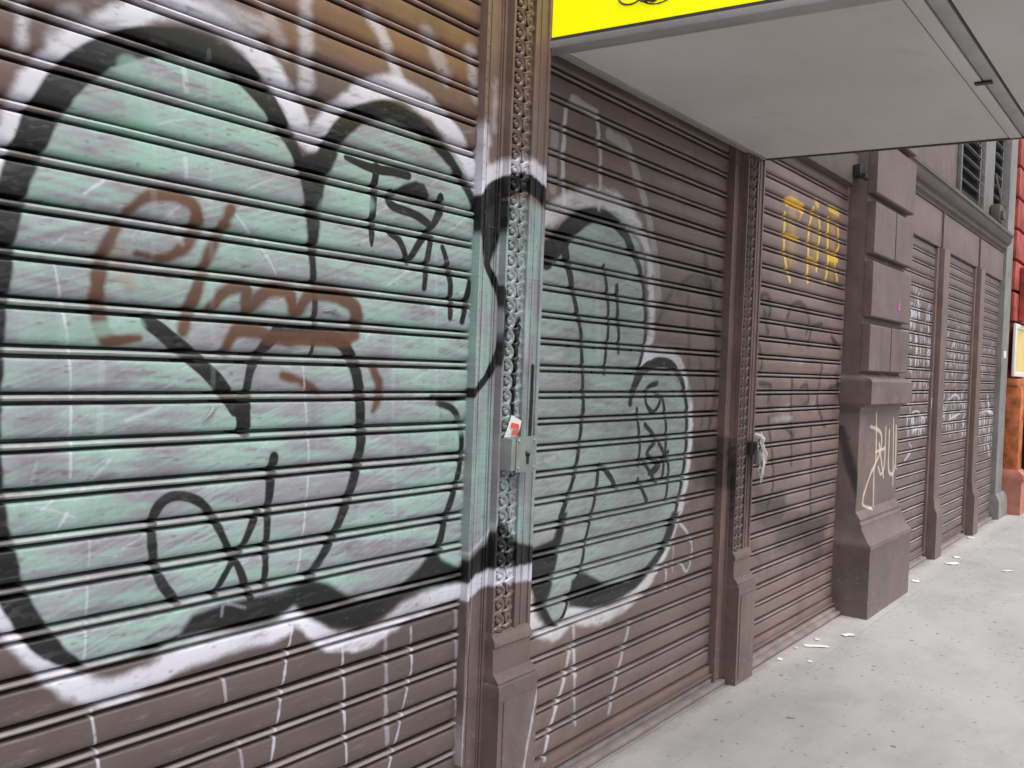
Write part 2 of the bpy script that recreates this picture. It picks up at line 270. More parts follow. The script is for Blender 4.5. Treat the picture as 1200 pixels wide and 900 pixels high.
('s',[(1.754,1.148),(1.809,1.154),(1.865,1.158)],[0.0049,0.0049,0.005],'white',0.003,0.2570377670238351),
('s',[(1.419,1.086),(1.452,1.092),(1.486,1.095)],[0.0054,0.0054,0.0055],'white',0.0027,0.40560413238660736),
('s',[(0.898,1.512),(0.914,1.52),(0.931,1.523)],[0.0036,0.0037,0.0037],'white',0.0022,0.2457297664879835),
('s',[(1.107,1.773),(1.15,1.812),(1.194,1.847)],[0.0032,0.0032,0.0033],'mintpure',0.0024,0.29799006900646274),
('s',[(2.004,1.94),(2.033,1.97),(2.063,1.993)],[0.0053,0.0054,0.0054],'grey',0.0032,0.3889555366543723),
('s',[(0.9,1.845),(0.924,1.86),(0.948,1.882)],[0.0046,0.0046,0.0046],'white',0.0022,0.320391442253435),
('s',[(0.987,1.684),(1.016,1.685),(1.046,1.69)],[0.0031,0.0031,0.0032],'mintpure',0.0023,0.31498792635208606),
('s',[(0.882,1.729),(0.905,1.741),(0.93,1.749)],[0.0028,0.0028,0.0028],'mintpure',0.0022,0.2746693758546792),
('s',[(0.92,1.339),(0.931,1.341),(0.942,1.35)],[0.0038,0.0038,0.0038],'grey',0.0022,0.3528022708386568),
('s',[(0.934,1.725),(0.945,1.738),(0.956,1.744)],[0.0028,0.0028,0.0028],'white',0.0022,0.35286877823447615),
('s',[(1.457,2.336),(1.484,2.356),(1.511,2.374)],[0.0029,0.0029,0.0029],'grey',0.0026,0.2599107055089602),
('s',[(2.298,1.603),(2.327,1.607),(2.356,1.618)],[0.0051,0.0051,0.0051],'mintpure',0.0035,0.4110949779249787),
('s',[(1.418,1.849),(1.468,1.892),(1.521,1.928)],[0.0026,0.0026,0.0026],'white',0.0026,0.34033116088199444),
('s',[(2.247,1.504),(2.318,1.506),(2.393,1.5)],[0.007,0.0072,0.0073],'white',0.0034,0.38869435494168136),
('s',[(1.455,2.236),(1.533,2.27),(1.615,2.301)],[0.0042,0.0043,0.0044],'mintpure',0.0026,0.23035745386285278),
('s',[(1.29,1.74),(1.317,1.741),(1.345,1.734)],[0.0038,0.0038,0.0039],'white',0.0025,0.2399221010923004),
('s',[(1.029,2.184),(1.051,2.186),(1.073,2.187)],[0.0017,0.0017,0.0018],'grey',0.0023,0.29798638559796176),
('s',[(0.926,1.465),(0.944,1.482),(0.963,1.504)],[0.0023,0.0023,0.0024],'white',0.0022,0.21453973215156186),
('s',[(1.385,1.691),(1.423,1.706),(1.462,1.718)],[0.0049,0.005,0.0051],'grey',0.0026,0.3141631053240269),
('s',[(1.202,2.24),(1.231,2.25),(1.26,2.253)],[0.0023,0.0023,0.0024],'mintpure',0.0024,0.35649061535034376),
('s',[(1.577,1.647),(1.648,1.658),(1.723,1.675)],[0.0044,0.0045,0.0046],'white',0.0028,0.3671382977148451),
('s',[(1.35,1.94),(1.402,1.946),(1.455,1.957)],[0.0024,0.0025,0.0025],'grey',0.0026,0.3231555319656697),
('s',[(1.879,1.833),(1.964,1.889),(2.054,1.944)],[0.0059,0.006,0.0062],'white',0.0031,0.3308967508041664),
('s',[(1.258,1.45),(1.291,1.451),(1.325,1.445)],[0.0053,0.0054,0.0054],'mintpure',0.0025,0.3821126672790124),
('s',[(1.289,1.874),(1.341,1.903),(1.394,1.93)],[0.0047,0.0048,0.0048],'white',0.0025,0.28486266495810975),
('s',[(2.012,1.284),(2.043,1.307),(2.074,1.328)],[0.0061,0.0061,0.0062],'grey',0.0032,0.2558375085315211),
('s',[(1.516,1.777),(1.56,1.817),(1.606,1.85)],[0.004,0.004,0.0041],'white',0.0027,0.22526468246521655),
('s',[(2.16,1.22),(2.194,1.231),(2.229,1.233)],[0.0034,0.0034,0.0035],'grey',0.0034,0.3928897948511272),
('s',[(1.326,1.729),(1.351,1.733),(1.377,1.743)],[0.0021,0.0021,0.0021],'white',0.0026,0.29042312434222695),
('s',[(1.453,1.957),(1.477,1.977),(1.503,1.991)],[0.005,0.005,0.005],'mintpure',0.0027,0.4158166171593887),
('s',[(2.022,1.344),(2.059,1.336),(2.097,1.324)],[0.0039,0.004,0.004],'white',0.0032,0.40530737933719785),
('s',[(1.717,2.059),(1.793,2.074),(1.874,2.09)],[0.0032,0.0033,0.0034],'white',0.0029,0.20594215494290144),
('s',[(1.463,2.059),(1.475,2.075),(1.488,2.086)],[0.0035,0.0035,0.0035],'mintpure',0.0027,0.3028187497466861),
('s',[(1.462,1.381),(1.506,1.411),(1.551,1.438)],[0.0023,0.0023,0.0023],'white',0.0027,0.315546861262507),
('s',[(1.447,1.745),(1.491,1.764),(1.537,1.78)],[0.0048,0.0048,0.0049],'mintpure',0.0027,0.14260777194024235),
('s',[(1.463,1.611),(1.534,1.596),(1.607,1.59)],[0.0028,0.0028,0.0029],'white',0.0027,0.21279589881066013),
('s',[(2.291,1.426),(2.401,1.419),(2.518,1.405)],[0.0052,0.0053,0.0055],'white',0.0035,0.30375729359461756),
('s',[(2.175,1.08),(2.197,1.089),(2.221,1.087)],[0.0071,0.0071,0.0072],'white',0.0034,0.16046827085181167),
('s',[(1.125,1.908),(1.172,1.945),(1.22,1.991)],[0.0047,0.0047,0.0048],'white',0.0024,0.30268092980166583),
('s',[(1.513,1.136),(1.539,1.13),(1.565,1.117)],[0.0033,0.0033,0.0033],'white',0.0028,0.407148642511634),
('s',[(1.954,1.431),(2.009,1.464),(2.067,1.487)],[0.0027,0.0027,0.0028],'mintpure',0.0032,0.4126200011270251),
('s',[(1.939,1.9),(1.976,1.912),(2.015,1.92)],[0.0049,0.005,0.005],'white',0.0031,0.27634282680206224),
('s',[(1.199,1.504),(1.248,1.502),(1.3,1.495)],[0.0051,0.0052,0.0053],'mintpure',0.0025,0.19147528829746052),
('s',[(1.407,2.06),(1.454,2.088),(1.503,2.113)],[0.0047,0.0047,0.0048],'white',0.0026,0.3570949616608321),
('s',[(1.423,2.312),(1.467,2.334),(1.513,2.366)],[0.0033,0.0034,0.0034],'white',0.0026,0.1409682872392321),
('s',[(0.899,1.293),(0.941,1.279),(0.984,1.261)],[0.0045,0.0046,0.0047],'white',0.0022,0.26275639721982247),
('s',[(1.38,1.881),(1.399,1.876),(1.418,1.88)],[0.0054,0.0054,0.0055],'white',0.0026,0.16156664668932325),
('s',[(0.961,1.324),(0.977,1.333),(0.993,1.337)],[0.0044,0.0045,0.0045],'grey',0.0023,0.2302055051303955),
('s',[(1.774,1.059),(1.804,1.071),(1.834,1.087)],[0.0028,0.0028,0.0029],'white',0.003,0.17485237147463595),
('s',[(0.939,1.656),(0.968,1.676),(0.997,1.703)],[0.0019,0.0019,0.002],'mintpure',0.0022,0.1249543352649195),
('s',[(2.176,0.907),(2.28,0.909),(2.391,0.914)],[0.0031,0.0032,0.0032],'grey',0.0034,0.35783868601882407),
('s',[(2.244,1.837),(2.329,1.827),(2.418,1.828)],[0.0027,0.0027,0.0028],'grey',0.0034,0.2830077840057562),
('s',[(1.269,1.271),(1.31,1.292),(1.353,1.314)],[0.0021,0.0022,0.0022],'white',0.0026,0.174769182224612),
('s',[(1.557,1.918),(1.599,1.933),(1.642,1.956)],[0.0043,0.0044,0.0045],'grey',0.0028,0.24888583736148684),
('s',[(2.194,1.776),(2.272,1.825),(2.353,1.875)],[0.0052,0.0053,0.0054],'white',0.0033,0.34956536822981),
('s',[(2.142,2.087),(2.201,2.125),(2.262,2.167)],[0.0054,0.0055,0.0056],'white',0.0033,0.22413151341558257),
('s',[(1.473,1.723),(1.536,1.724),(1.601,1.721)],[0.0042,0.0043,0.0044],'grey',0.0027,0.13690834408239763),
('s',[(1.159,1.521),(1.17,1.527),(1.18,1.526)],[0.0028,0.0028,0.0028],'white',0.0024,0.19034326177067393),
('s',[(1.961,1.245),(2.004,1.256),(2.047,1.268)],[0.0067,0.0067,0.0068],'grey',0.0032,0.3778091885496808),
('s',[(1.641,1.725),(1.714,1.769),(1.791,1.812)],[0.0048,0.0049,0.0051],'mintpure',0.0029,0.32553558300470264),
('s',[(1.892,1.394),(1.975,1.41),(2.063,1.422)],[0.0034,0.0035,0.0036],'white',0.0031,0.4068492130454179),
('s',[(1.626,1.772),(1.682,1.793),(1.74,1.822)],[0.0061,0.0062,0.0063],'mintpure',0.0028,0.15281413896310053),
('s',[(2.309,1.079),(2.348,1.091),(2.389,1.114)],[0.0058,0.0058,0.0059],'mintpure',0.0035,0.3447269415707409),
('s',[(1.642,1.826),(1.679,1.829),(1.716,1.832)],[0.0059,0.0059,0.006],'mintpure',0.0028,0.2353421820202033),
('s',[(0.987,1.332),(1.006,1.344),(1.025,1.356)],[0.0027,0.0028,0.0028],'white',0.0023,0.32725862276703377),
('s',[(1.147,2.271),(1.158,2.281),(1.17,2.29)],[0.002,0.002,0.002],'white',0.0024,0.20378913451172842),
('s',[(1.419,1.733),(1.435,1.739),(1.452,1.75)],[0.0029,0.0029,0.003],'mintpure',0.0027,0.39983193527336863),
('s',[(3.125,1.562),(3.247,1.576)],[0.0075,0.0077],'white2',0.0035,0.26753569454523596),
('s',[(3.783,1.218),(3.946,1.226)],[0.0049,0.005],'grey',0.004,0.3766296990851921),
('s',[(2.869,1.567),(2.99,1.585)],[0.0057,0.0059],'white2',0.0033,0.2841533222163886),
('s',[(3.132,2.182),(3.2,2.196)],[0.0075,0.0077],'mintpure',0.0035,0.1714218160089855),
('s',[(3.83,0.963),(4.034,0.996)],[0.0051,0.0053],'white',0.0041,0.31767245036536673),
('s',[(3.214,1.564),(3.287,1.576)],[0.0077,0.0078],'white',0.0036,0.27410858824768647),
('s',[(2.808,1.518),(2.946,1.56)],[0.0072,0.0074],'grey',0.0033,0.2804894141831804),
('s',[(3.511,1.613),(3.705,1.655)],[0.0065,0.0067],'white',0.0038,0.14433993398354006),
('s',[(3.3,1.851),(3.464,1.882)],[0.0051,0.0052],'grey',0.0036,0.3245184774040981),
('s',[(3.352,1.911),(3.455,1.943)],[0.008,0.0081],'white2',0.0036,0.37931567307878233),
('s',[(3.387,1.716),(3.449,1.734)],[0.0068,0.0069],'grey',0.0037,0.32695894533149156),
('s',[(2.801,2.028),(2.886,2.043)],[0.0057,0.0058],'mintpure',0.0032,0.24684776396937325),
('s',[(3.099,1.283),(3.222,1.288)],[0.0067,0.0069],'grey',0.0035,0.3258004263981743),
('s',[(3.4,1.381),(3.589,1.414)],[0.0058,0.006],'grey',0.0037,0.36810962071960324),
('s',[(2.847,1.848),(2.928,1.87)],[0.0055,0.0056],'grey',0.0033,0.2418302755024782),
('s',[(3.39,1.886),(3.6,1.936)],[0.008,0.0083],'white2',0.0037,0.27771718769720843),
('s',[(3.195,0.952),(3.311,0.954)],[0.0037,0.0038],'grey',0.0036,0.18185299457509996),
('s',[(3.219,0.716),(3.309,0.727)],[0.0036,0.0037],'white',0.0037,0.3499583072983889),
('s',[(3.615,1.633),(3.804,1.677)],[0.0073,0.0076],'white2',0.0039,0.28209640334464925),
('s',[(3.048,1.167),(3.194,1.182)],[0.0076,0.0079],'mintpure',0.0035,0.33076382919090164),
('s',[(3.389,0.975),(3.549,0.958)],[0.0071,0.0073],'white2',0.0038,0.2679242320873003),
('s',[(3.222,1.963),(3.389,2.026)],[0.0062,0.0065],'white2',0.0035,0.3737261964804531),
('s',[(3.811,1.154),(3.903,1.148)],[0.0061,0.0062],'grey',0.0041,0.2794449753039593),
('s',[(3.092,1.183),(3.262,1.217)],[0.0049,0.0051],'white2',0.0035,0.16101171419290755),
('s',[(3.346,1.44),(3.508,1.456)],[0.0053,0.0054],'white2',0.0037,0.29538595024000086),
('s',[(3.641,1.273),(3.751,1.268)],[0.0082,0.0084],'white',0.0039,0.3269189802822761),
('s',[(3.038,1.482),(3.208,1.481)],[0.0068,0.007],'white2',0.0035,0.17916463147781475),
('s',[(3.504,1.139),(3.632,1.163)],[0.0045,0.0047],'grey',0.0038,0.31635805582880283),
('s',[(2.872,0.884),(3.044,0.875)],[0.0053,0.0055],'white2',0.0034,0.1825526532058357),
('s',[(3.013,1.294),(3.087,1.314)],[0.0046,0.0047],'grey',0.0035,0.3682818016464036),
('s',[(2.929,1.916),(3.07,1.965)],[0.005,0.0052],'white2',0.0033,0.18050289255055035),
('s',[(3.736,0.83),(3.854,0.827)],[0.0049,0.005],'white',0.0041,0.358032003602354),
('s',[(3.56,1.026),(3.764,1.063)],[0.0036,0.0038],'white2',0.0039,0.13238947455719896),
('s',[(3.174,0.738),(3.334,0.755)],[0.0036,0.0037],'white',0.0036,0.23693304602693077),
('s',[(3.73,1.263),(3.924,1.255)],[0.0044,0.0046],'white2',0.004,0.13504025467400782),
('s',[(2.804,1.813),(2.849,1.831)],[0.0042,0.0042],'white',0.0032,0.12454446808987883),
('s',[(3.091,1.33),(3.189,1.329)],[0.007,0.0072],'grey',0.0035,0.30967518048955245),
('s',[(2.977,1.403),(3.17,1.454)],[0.0066,0.0069],'grey',0.0034,0.31386694074446997),
('s',[(3.255,1.594),(3.382,1.615)],[0.0054,0.0056],'mintpure',0.0036,0.19980590705737378),
('s',[(3.057,1.623),(3.22,1.628)],[0.0052,0.0053],'mintpure',0.0035,0.22289786967048225),
('s',[(3.739,1.359),(3.911,1.371)],[0.0085,0.0088],'white',0.004,0.2312729229058358),
('s',[(3.364,0.868),(3.615,0.906)],[0.0075,0.0078],'white',0.0038,0.15066483578934747),
('s',[(3.28,1.712),(3.415,1.74)],[0.0034,0.0035],'white2',0.0036,0.26470667347234733),
('s',[(2.925,1.624),(3.077,1.632)],[0.0055,0.0057],'grey',0.0034,0.28562906156078166),
('s',[(3.26,2.134),(3.45,2.161)],[0.0066,0.0069],'mintpure',0.0036,0.30877176359175074),
('s',[(2.991,1.543),(3.13,1.558)],[0.0056,0.0058],'white',0.0034,0.12343900815847768),
('s',[(3.553,0.77),(3.745,0.755)],[0.0051,0.0053],'mintpure',0.0039,0.38818686224185556),
('s',[(3.278,2.067),(3.454,2.101)],[0.007,0.0073],'mintpure',0.0036,0.33233644818028046),
('s',[(2.815,2.109),(2.983,2.139)],[0.0038,0.0039],'white',0.0032,0.3272608542873201),
('s',[(3.708,1.213),(3.995,1.263)],[0.0083,0.0087],'mintpure',0.004,0.20948213948186048),
('s',[(2.86,2.153),(3.012,2.219)],[0.0042,0.0044],'white2',0.0033,0.22854794651414762),
('s',[(3.408,1.592),(3.598,1.596)],[0.0062,0.0064],'white2',0.0037,0.3769032330512693),
('s',[(3.393,2.135),(3.488,2.153)],[0.0047,0.0048],'white',0.0037,0.3943284408554926),
('s',[(3.458,1.256),(3.594,1.278)],[0.0058,0.006],'white',0.0038,0.23490478379849034),
('s',[(3.31,2.039),(3.415,2.054)],[0.0049,0.005],'white2',0.0036,0.27610639193956965),
('s',[(3.205,0.796),(3.376,0.802)],[0.0042,0.0044],'white',0.0036,0.25991622734283476),
('s',[(3.556,1.352),(3.669,1.354)],[0.0071,0.0073],'white',0.0039,0.2719340136805054),
('s',[(3.121,1.869),(3.249,1.893)],[0.0039,0.004],'white2',0.0035,0.32226697061258114),
('s',[(2.883,1.012),(2.954,1.008)],[0.0032,0.0033],'white',0.0034,0.18762782846052523),
('s',[(3.374,2.01),(3.573,2.038)],[0.0049,0.0051],'white',0.0037,0.2859238558375561),
('s',[(2.976,1.923),(3.098,1.951)],[0.0034,0.0034],'mintpure',0.0034,0.1397795731367096),
('s',[(3.657,0.974),(3.812,0.974)],[0.0074,0.0077],'white',0.004,0.22864511431430812),
('s',[(3.188,2.149),(3.353,2.18)],[0.0047,0.0048],'white',0.0035,0.23838954604088713),
('s',[(3.621,0.88),(3.748,0.874)],[0.007,0.0072],'mintpure',0.004,0.22735934513814354),
('s',[(3.467,1.661),(3.669,1.722)],[0.0036,0.0037],'white2',0.0038,0.2031492167859409),
('s',[(3.072,0.737),(3.14,0.742)],[0.0062,0.0063],'grey',0.0036,0.36224040507388344),
('s',[(3.085,1.828),(3.233,1.843)],[0.005,0.0051],'white2',0.0035,0.28537403829044133),
('s',[(3.459,1.337),(3.696,1.392)],[0.0048,0.005],'mintpure',0.0038,0.3549841738888937),
('s',[(3.485,0.723),(3.575,0.72)],[0.0063,0.0064],'mintpure',0.0039,0.3375769565896082),
('s',[(3.418,1.562),(3.593,1.574)],[0.008,0.0083],'grey',0.0037,0.17360253121720184),
('s',[(0.769,1.816),(0.79,1.94),(0.825,2.06),(0.873,2.187),(0.949,2.29),(1.059,2.386),(1.184,2.451),(1.324,2.456),(1.441,2.405),(1.535,2.318),(1.608,2.232),(1.696,2.323),(1.822,2.428),(1.973,2.46),(2.131,2.414),(2.262,2.319),(2.362,2.208)],[0.0515,0.0552,0.0593,0.0603,0.0584,0.057,0.0477,0.0586,0.0654,0.0677,0.0603,0.0713,0.0689,0.0617,0.07,0.0727,0.0634],'white',0.012,0.97),
('s',[(0.8,1.134),(0.843,1.058),(0.897,0.984),(0.963,0.906),(1.046,0.851),(1.145,0.849),(1.284,0.881),(1.416,0.886),(1.553,0.884),(1.613,0.914),(1.737,0.819),(1.896,0.789),(2.04,0.839),(2.233,0.861),(2.373,0.862)],[0.0463,0.0473,0.0522,0.0576,0.0596,0.0577,0.0563,0.0544,0.0569,0.0532,0.0604,0.0581,0.066,0.0695,0.0661],'white',0.0125,0.97),
('s',[(0.846,2.391),(0.848,2.251)],[0.0244,0.0245],'white',0.0122,0.7),
('s',[(1.573,2.65),(1.588,2.355)],[0.0452,0.0459],'white',0.0158,0.6),
('s',[(1.805,2.646),(1.884,2.572),(1.954,2.463),(2.07,2.427)],[0.0365,0.0375,0.0384,0.0397],'white',0.017,0.6),
('s',[(1.42,2.596),(1.507,2.447)],[0.0388,0.0401],'white',0.0151,0.35),
('s',[(2.058,2.664),(2.144,2.554)],[0.0576,0.0592],'white',0.0183,0.4),
('s',[(1.161,2.483),(1.298,2.494),(1.424,2.488)],[0.0433,0.0455,0.0476],'white',0.0138,0.5),
('s',[(2.264,2.672),(2.298,2.54)],[0.0499,0.0505],'white',0.0194,0.4),
('s',[(0.944,2.353),(0.91,2.251)],[0.0545,0.0539],'white',0.0127,0.35),
('s',[(0.805,1.364),(0.805,1.645),(0.811,1.804),(0.822,1.893),(0.844,1.994),(0.876,2.089),(0.923,2.186),(0.984,2.265),(1.071,2.329),(1.175,2.368),(1.278,2.383),(1.367,2.362),(1.447,2.314),(1.509,2.253),(1.554,2.197),(1.581,2.15)],[0.0425,0.0456,0.056,0.0596,0.0635,0.0677,0.0724,0.0703,0.0688,0.0676,0.0701,0.0681,0.0614,0.0493,0.0365,0.0323],'black',0.0053,1.0),
('s',[(0.811,1.399),(0.82,1.291),(0.832,1.2),(0.854,1.116),(0.891,1.041),(0.939,0.974),(1.01,0.915)],[0.0355,0.0393,0.054,0.0583,0.0557,0.0493,0.0156],'black',0.0053,1.0),
('f',[(1.563,2.174),(1.687,2.232),(1.661,2.101),(1.644,1.92),(1.617,1.917),(1.597,2.055)],0,'black',0.0046,1.0),
('s',[(1.625,1.941),(1.639,1.824),(1.644,1.717),(1.637,1.648)],[0.0259,0.0213,0.0191,0.0143],'black',0.0035,1.0),
('s',[(1.641,2.145),(1.681,2.231),(1.728,2.299),(1.811,2.358),(1.929,2.387),(2.058,2.36),(2.182,2.294),(2.272,2.216),(2.349,2.113)],[0.0658,0.064,0.0601,0.0566,0.056,0.0529,0.0411,0.0338,0.0288],'black',0.007,1.0),
('f',[(1.243,0.933),(1.286,0.984),(1.379,0.996),(1.563,0.995),(1.651,1.015),(1.723,0.988),(1.824,0.925),(1.919,0.91),(2.017,0.927),(2.104,0.976),(2.174,1.032),(2.209,0.985),(2.293,0.946),(2.35,0.961),(2.391,0.883),(2.331,0.887),(2.148,0.896),(2.042,0.887),(1.947,0.847),(1.877,0.824),(1.742,0.853),(1.655,0.9),(1.603,0.947),(1.543,0.914),(1.442,0.912),(1.326,0.932)],0,'black',0.0053,1.0),
('s',[(1.01,0.911),(1.122,0.911),(1.243,0.933)],[0.0117,0.0102,0.0128],'black',0.0039,1.0),
('s',[(1.536,1.695),(1.659,1.704),(1.742,1.681),(1.797,1.618),(1.825,1.512),(1.831,1.385),(1.806,1.273),(1.764,1.174),(1.716,1.091),(1.651,1.013)],[0.0322,0.0383,0.0418,0.0426,0.0405,0.0382,0.0355,0.0327,0.0298,0.0317],'black',0.0046,1.0),
('s',[(1.145,1.708),(1.244,1.639),(1.334,1.569),(1.397,1.494)],[0.0381,0.0417,0.0432,0.0398],'black',0.003,1.0),
('s',[(1.522,1.704),(1.463,1.642),(1.433,1.583),(1.429,1.498)],[0.0412,0.0315,0.0246,0.0268],'black',0.0034,1.0),
('s',[(1.415,1.516),(1.423,1.441)],[0.0489,0.0425],'black',0.0027,1.0),
('s',[(1.518,1.363),(1.511,1.309),(1.505,1.194),(1.503,1.01)],[0.0301,0.0323,0.0231,0.0209],'black',0.0035,1.0),
('s',[(1.471,1.221),(1.426,1.131),(1.386,1.079),(1.348,1.02)],[0.0251,0.0226,0.0201,0.0199],'black',0.0034,1.0),
('s',[(1.457,0.995),(1.423,1.073),(1.374,1.154),(1.331,1.229),(1.286,1.271),(1.229,1.285),(1.189,1.268),(1.171,1.223),(1.175,1.15),(1.197,1.081),(1.242,1.022)],[0.0229,0.0226,0.0222,0.024,0.0257,0.0252,0.0269,0.0267,0.0248,0.025,0.0255],'black',0.0034,1.0),
('s',[(2.136,1.52),(2.24,1.517),(2.382,1.525)],[0.0221,0.0256,0.0266],'black',0.0042,1.0),
('s',[(2.166,1.501),(2.242,1.48),(2.28,1.422),(2.29,1.326),(2.269,1.229),(2.231,1.139),(2.191,1.016)],[0.0223,0.0257,0.026,0.0261,0.026,0.0287,0.0399],'black',0.0042,1.0),
('s',[(1.739,2.212),(1.791,2.205),(1.859,2.201),(1.93,2.207),(1.993,2.208)],[0.0174,0.0236,0.0301,0.0276,0.0281],'black',0.0019,1.0),
('s',[(1.859,2.209),(1.852,2.134),(1.848,2.07),(1.848,2.004),(1.849,1.974)],[0.0271,0.0271,0.0271,0.0241,0.0091],'black',0.002,1.0),
('f',[(1.919,2.143),(1.975,2.179),(2.027,2.199),(2.066,2.198),(2.091,2.168),(2.097,2.136),(2.023,2.14),(1.955,2.142)],0,'black',0.0031,1.0),
('s',[(1.926,2.144),(1.909,2.121),(1.935,2.102),(2.01,2.095),(2.064,2.082),(2.097,2.06),(2.052,2.008),(2.016,1.958)],[0.0246,0.0275,0.0278,0.0284,0.0288,0.0259,0.0256,0.0254],'black',0.002,1.0),
('s',[(2.085,2.139),(2.117,2.139),(2.152,2.162)],[0.0129,0.0162,0.0196],'black',0.0021,1.0),
('s',[(2.144,2.166),(2.141,2.127),(2.123,2.091),(2.101,2.061)],[0.0294,0.0359,0.0293,0.0194],'black',0.0022,1.0),
('s',[(1.921,2.02),(1.962,2.004),(1.99,1.966),(1.998,1.94)],[0.0185,0.0249,0.022,0.0189],'black',0.0021,1.0),
('s',[(2.106,2.029),(2.093,1.973),(2.083,1.869)],[0.0227,0.0259,0.0227],'black',0.0022,1.0),
('s',[(2.16,2.008),(2.188,1.951),(2.208,1.888),(2.209,1.782)],[0.0198,0.0266,0.0268,0.0235],'black',0.0027,1.0),
('s',[(2.306,1.909),(2.27,1.774)],[0.0309,0.0239],'black',0.0029,1.0),
('s',[(2.389,1.89),(2.328,1.769)],[0.0316,0.0278],'black',0.0029,1.0),
('s',[(1.087,1.956),(1.137,1.997),(1.202,2.011),(1.258,1.993),(1.264,1.946),(1.233,1.892),(1.184,1.859),(1.115,1.861)],[0.0218,0.0274,0.0329,0.0363,0.0364,0.0334,0.0227,0.0148],'rust',0.0078,0.95),
('s',[(1.062,1.917),(1.032,1.851),(1.022,1.789),(1.026,1.709),(1.051,1.66),(1.125,1.665)],[0.0313,0.0335,0.0382,0.0406,0.0388,0.0176],'rust',0.0077,0.95),
('s',[(1.364,2.004),(1.309,1.895),(1.273,1.802),(1.237,1.689)],[0.0297,0.0318,0.034,0.0364],'rust',0.0086,0.95),
('s',[(1.314,1.748),(1.351,1.794),(1.412,1.809),(1.419,1.756),(1.482,1.806),(1.549,1.812),(1.576,1.76),(1.631,1.812),(1.73,1.813),(1.797,1.773),(1.793,1.708)],[0.032,0.0349,0.0357,0.0358,0.0394,0.0461,0.0349,0.0414,0.0459,0.0499,0.0469],'rust',0.0085,0.95),
('s',[(1.357,1.643),(1.39,1.697),(1.459,1.696),(1.508,1.685),(1.624,1.685),(1.764,1.692)],[0.03,0.0384,0.0422,0.0399,0.0474,0.0557],'rust',0.0087,0.95),
('s',[(1.54,1.585),(1.605,1.567),(1.666,1.538)],[0.0259,0.0295,0.0181],'rust',0.0093,0.95),
('s',[(1.872,1.614),(1.904,1.543),(1.879,1.481)],[0.0287,0.0358,0.0227],'rust',0.0102,0.95),
('s',[(1.096,1.796),(1.064,1.851)],[0.0393,0.0387],'orange',0.0157,0.35),
('s',[(1.228,1.902),(1.194,1.969)],[0.0165,0.0162],'white',0.0062,0.25),
('s',[(1.033,0.813),(1.049,0.716),(1.055,0.654)],[0.0071,0.0072,0.0072],'white',0.0032,0.68),
('s',[(1.596,0.879),(1.573,0.737),(1.544,0.528)],[0.0069,0.0069,0.0069],'white',0.0038,0.7224999999999999),
('s',[(1.381,0.798),(1.393,0.728)],[0.0081,0.0081],'white',0.0036,0.4675),
('s',[(1.439,0.613),(1.453,0.528)],[0.0083,0.0084],'white',0.0037,0.34),
('s',[(1.787,0.788),(1.8,0.635),(1.821,0.39)],[0.0083,0.0084,0.0085],'white',0.0041,0.68),
('s',[(1.961,0.791),(1.984,0.441)],[0.0155,0.0158],'white',0.0043,0.2975),
('s',[(2.074,0.785),(2.081,0.64),(2.038,0.487),(1.989,0.345)],[0.008,0.0081,0.008,0.0079],'white',0.0044,0.68),
('s',[(2.292,0.798),(2.323,0.216)],[0.017,0.0174],'white',0.0047,0.2975),
('s',[(0.925,1.816),(0.956,1.665),(0.969,1.54),(0.972,1.351)],[0.0053,0.0054,0.0054,0.0055],'white',0.0029,0.6375),
('s',[(1.02,1.215),(1.014,0.937)],[0.0056,0.0056],'white',0.0031,0.51),
('s',[(1.608,1.621),(1.636,1.378),(1.636,1.244),(1.623,1.109),(1.611,1.024)],[0.0054,0.0055,0.0056,0.0056,0.0055],'white',0.0038,0.6375),
('s',[(1.219,2.324),(1.228,2.268)],[0.0131,0.0132],'white',0.0032,0.425),
('s',[(1.229,2.104),(1.234,2.063)],[0.0118,0.0118],'white',0.0033,0.425),
('s',[(0.986,1.979),(1.029,2.014)],[0.0061,0.0062],'white',0.003,0.68),
('s',[(1.377,1.993),(1.431,1.943),(1.467,1.91),(1.51,1.854)],[0.0062,0.0064,0.0064,0.0065],'white',0.0035,0.51),
('s',[(0.855,1.425),(0.948,1.472)],[0.0052,0.0054],'white',0.0029,0.34),
('s',[(0.994,1.314),(1.061,1.383)],[0.0083,0.0085],'white',0.0031,0.425),
('s',[(1.099,1.472),(1.184,1.502)],[0.0086,0.0089],'white',0.0032,0.34),
('s',[(0.967,1.272),(0.942,1.226)],[0.0068,0.0068],'white',0.003,0.51),
('s',[(0.881,1.303),(0.9,1.393)],[0.0066,0.0066],'white',0.0029,0.255),
('s',[(1.37,0.963),(1.379,0.992),(1.44,0.971)],[0.0064,0.0064,0.0066],'white',0.0036,0.2975),
('s',[(1.982,1.881),(2.258,1.998)],[0.0076,0.0081],'white',0.0042,0.17),
('s',[(1.145,2.299),(1.155,1.802)],[0.0142,0.0145],'white',0.0031,0.102),
('s',[(1.285,2.381),(1.335,1.409)],[0.0134,0.0141],'white',0.0033,0.085),
('s',[(1.954,1.695),(1.992,1.057)],[0.017,0.0175],'white',0.0042,0.11900000000000001),
('s',[(2.133,1.977),(2.178,1.257)],[0.0138,0.0142],'white',0.0044,0.136),
('s',[(1.036,1.617),(1.038,1.423)],[0.0167,0.0168],'white',0.0031,0.153),
('s',[(2.338,2.146),(2.331,1.943)],[0.0165,0.0166],'white',0.0046,0.34),
('s',[(1.082,2.282),(1.128,2.137)],[0.0577,0.059],'mintpure',0.0096,0.5),
('s',[(1.007,2.128),(1.149,2.161)],[0.03,0.0317],'mintpure',0.0094,0.8),
('s',[(1.109,2.073),(1.173,2.076)],[0.0352,0.0361],'mintpure',0.0098,0.8),
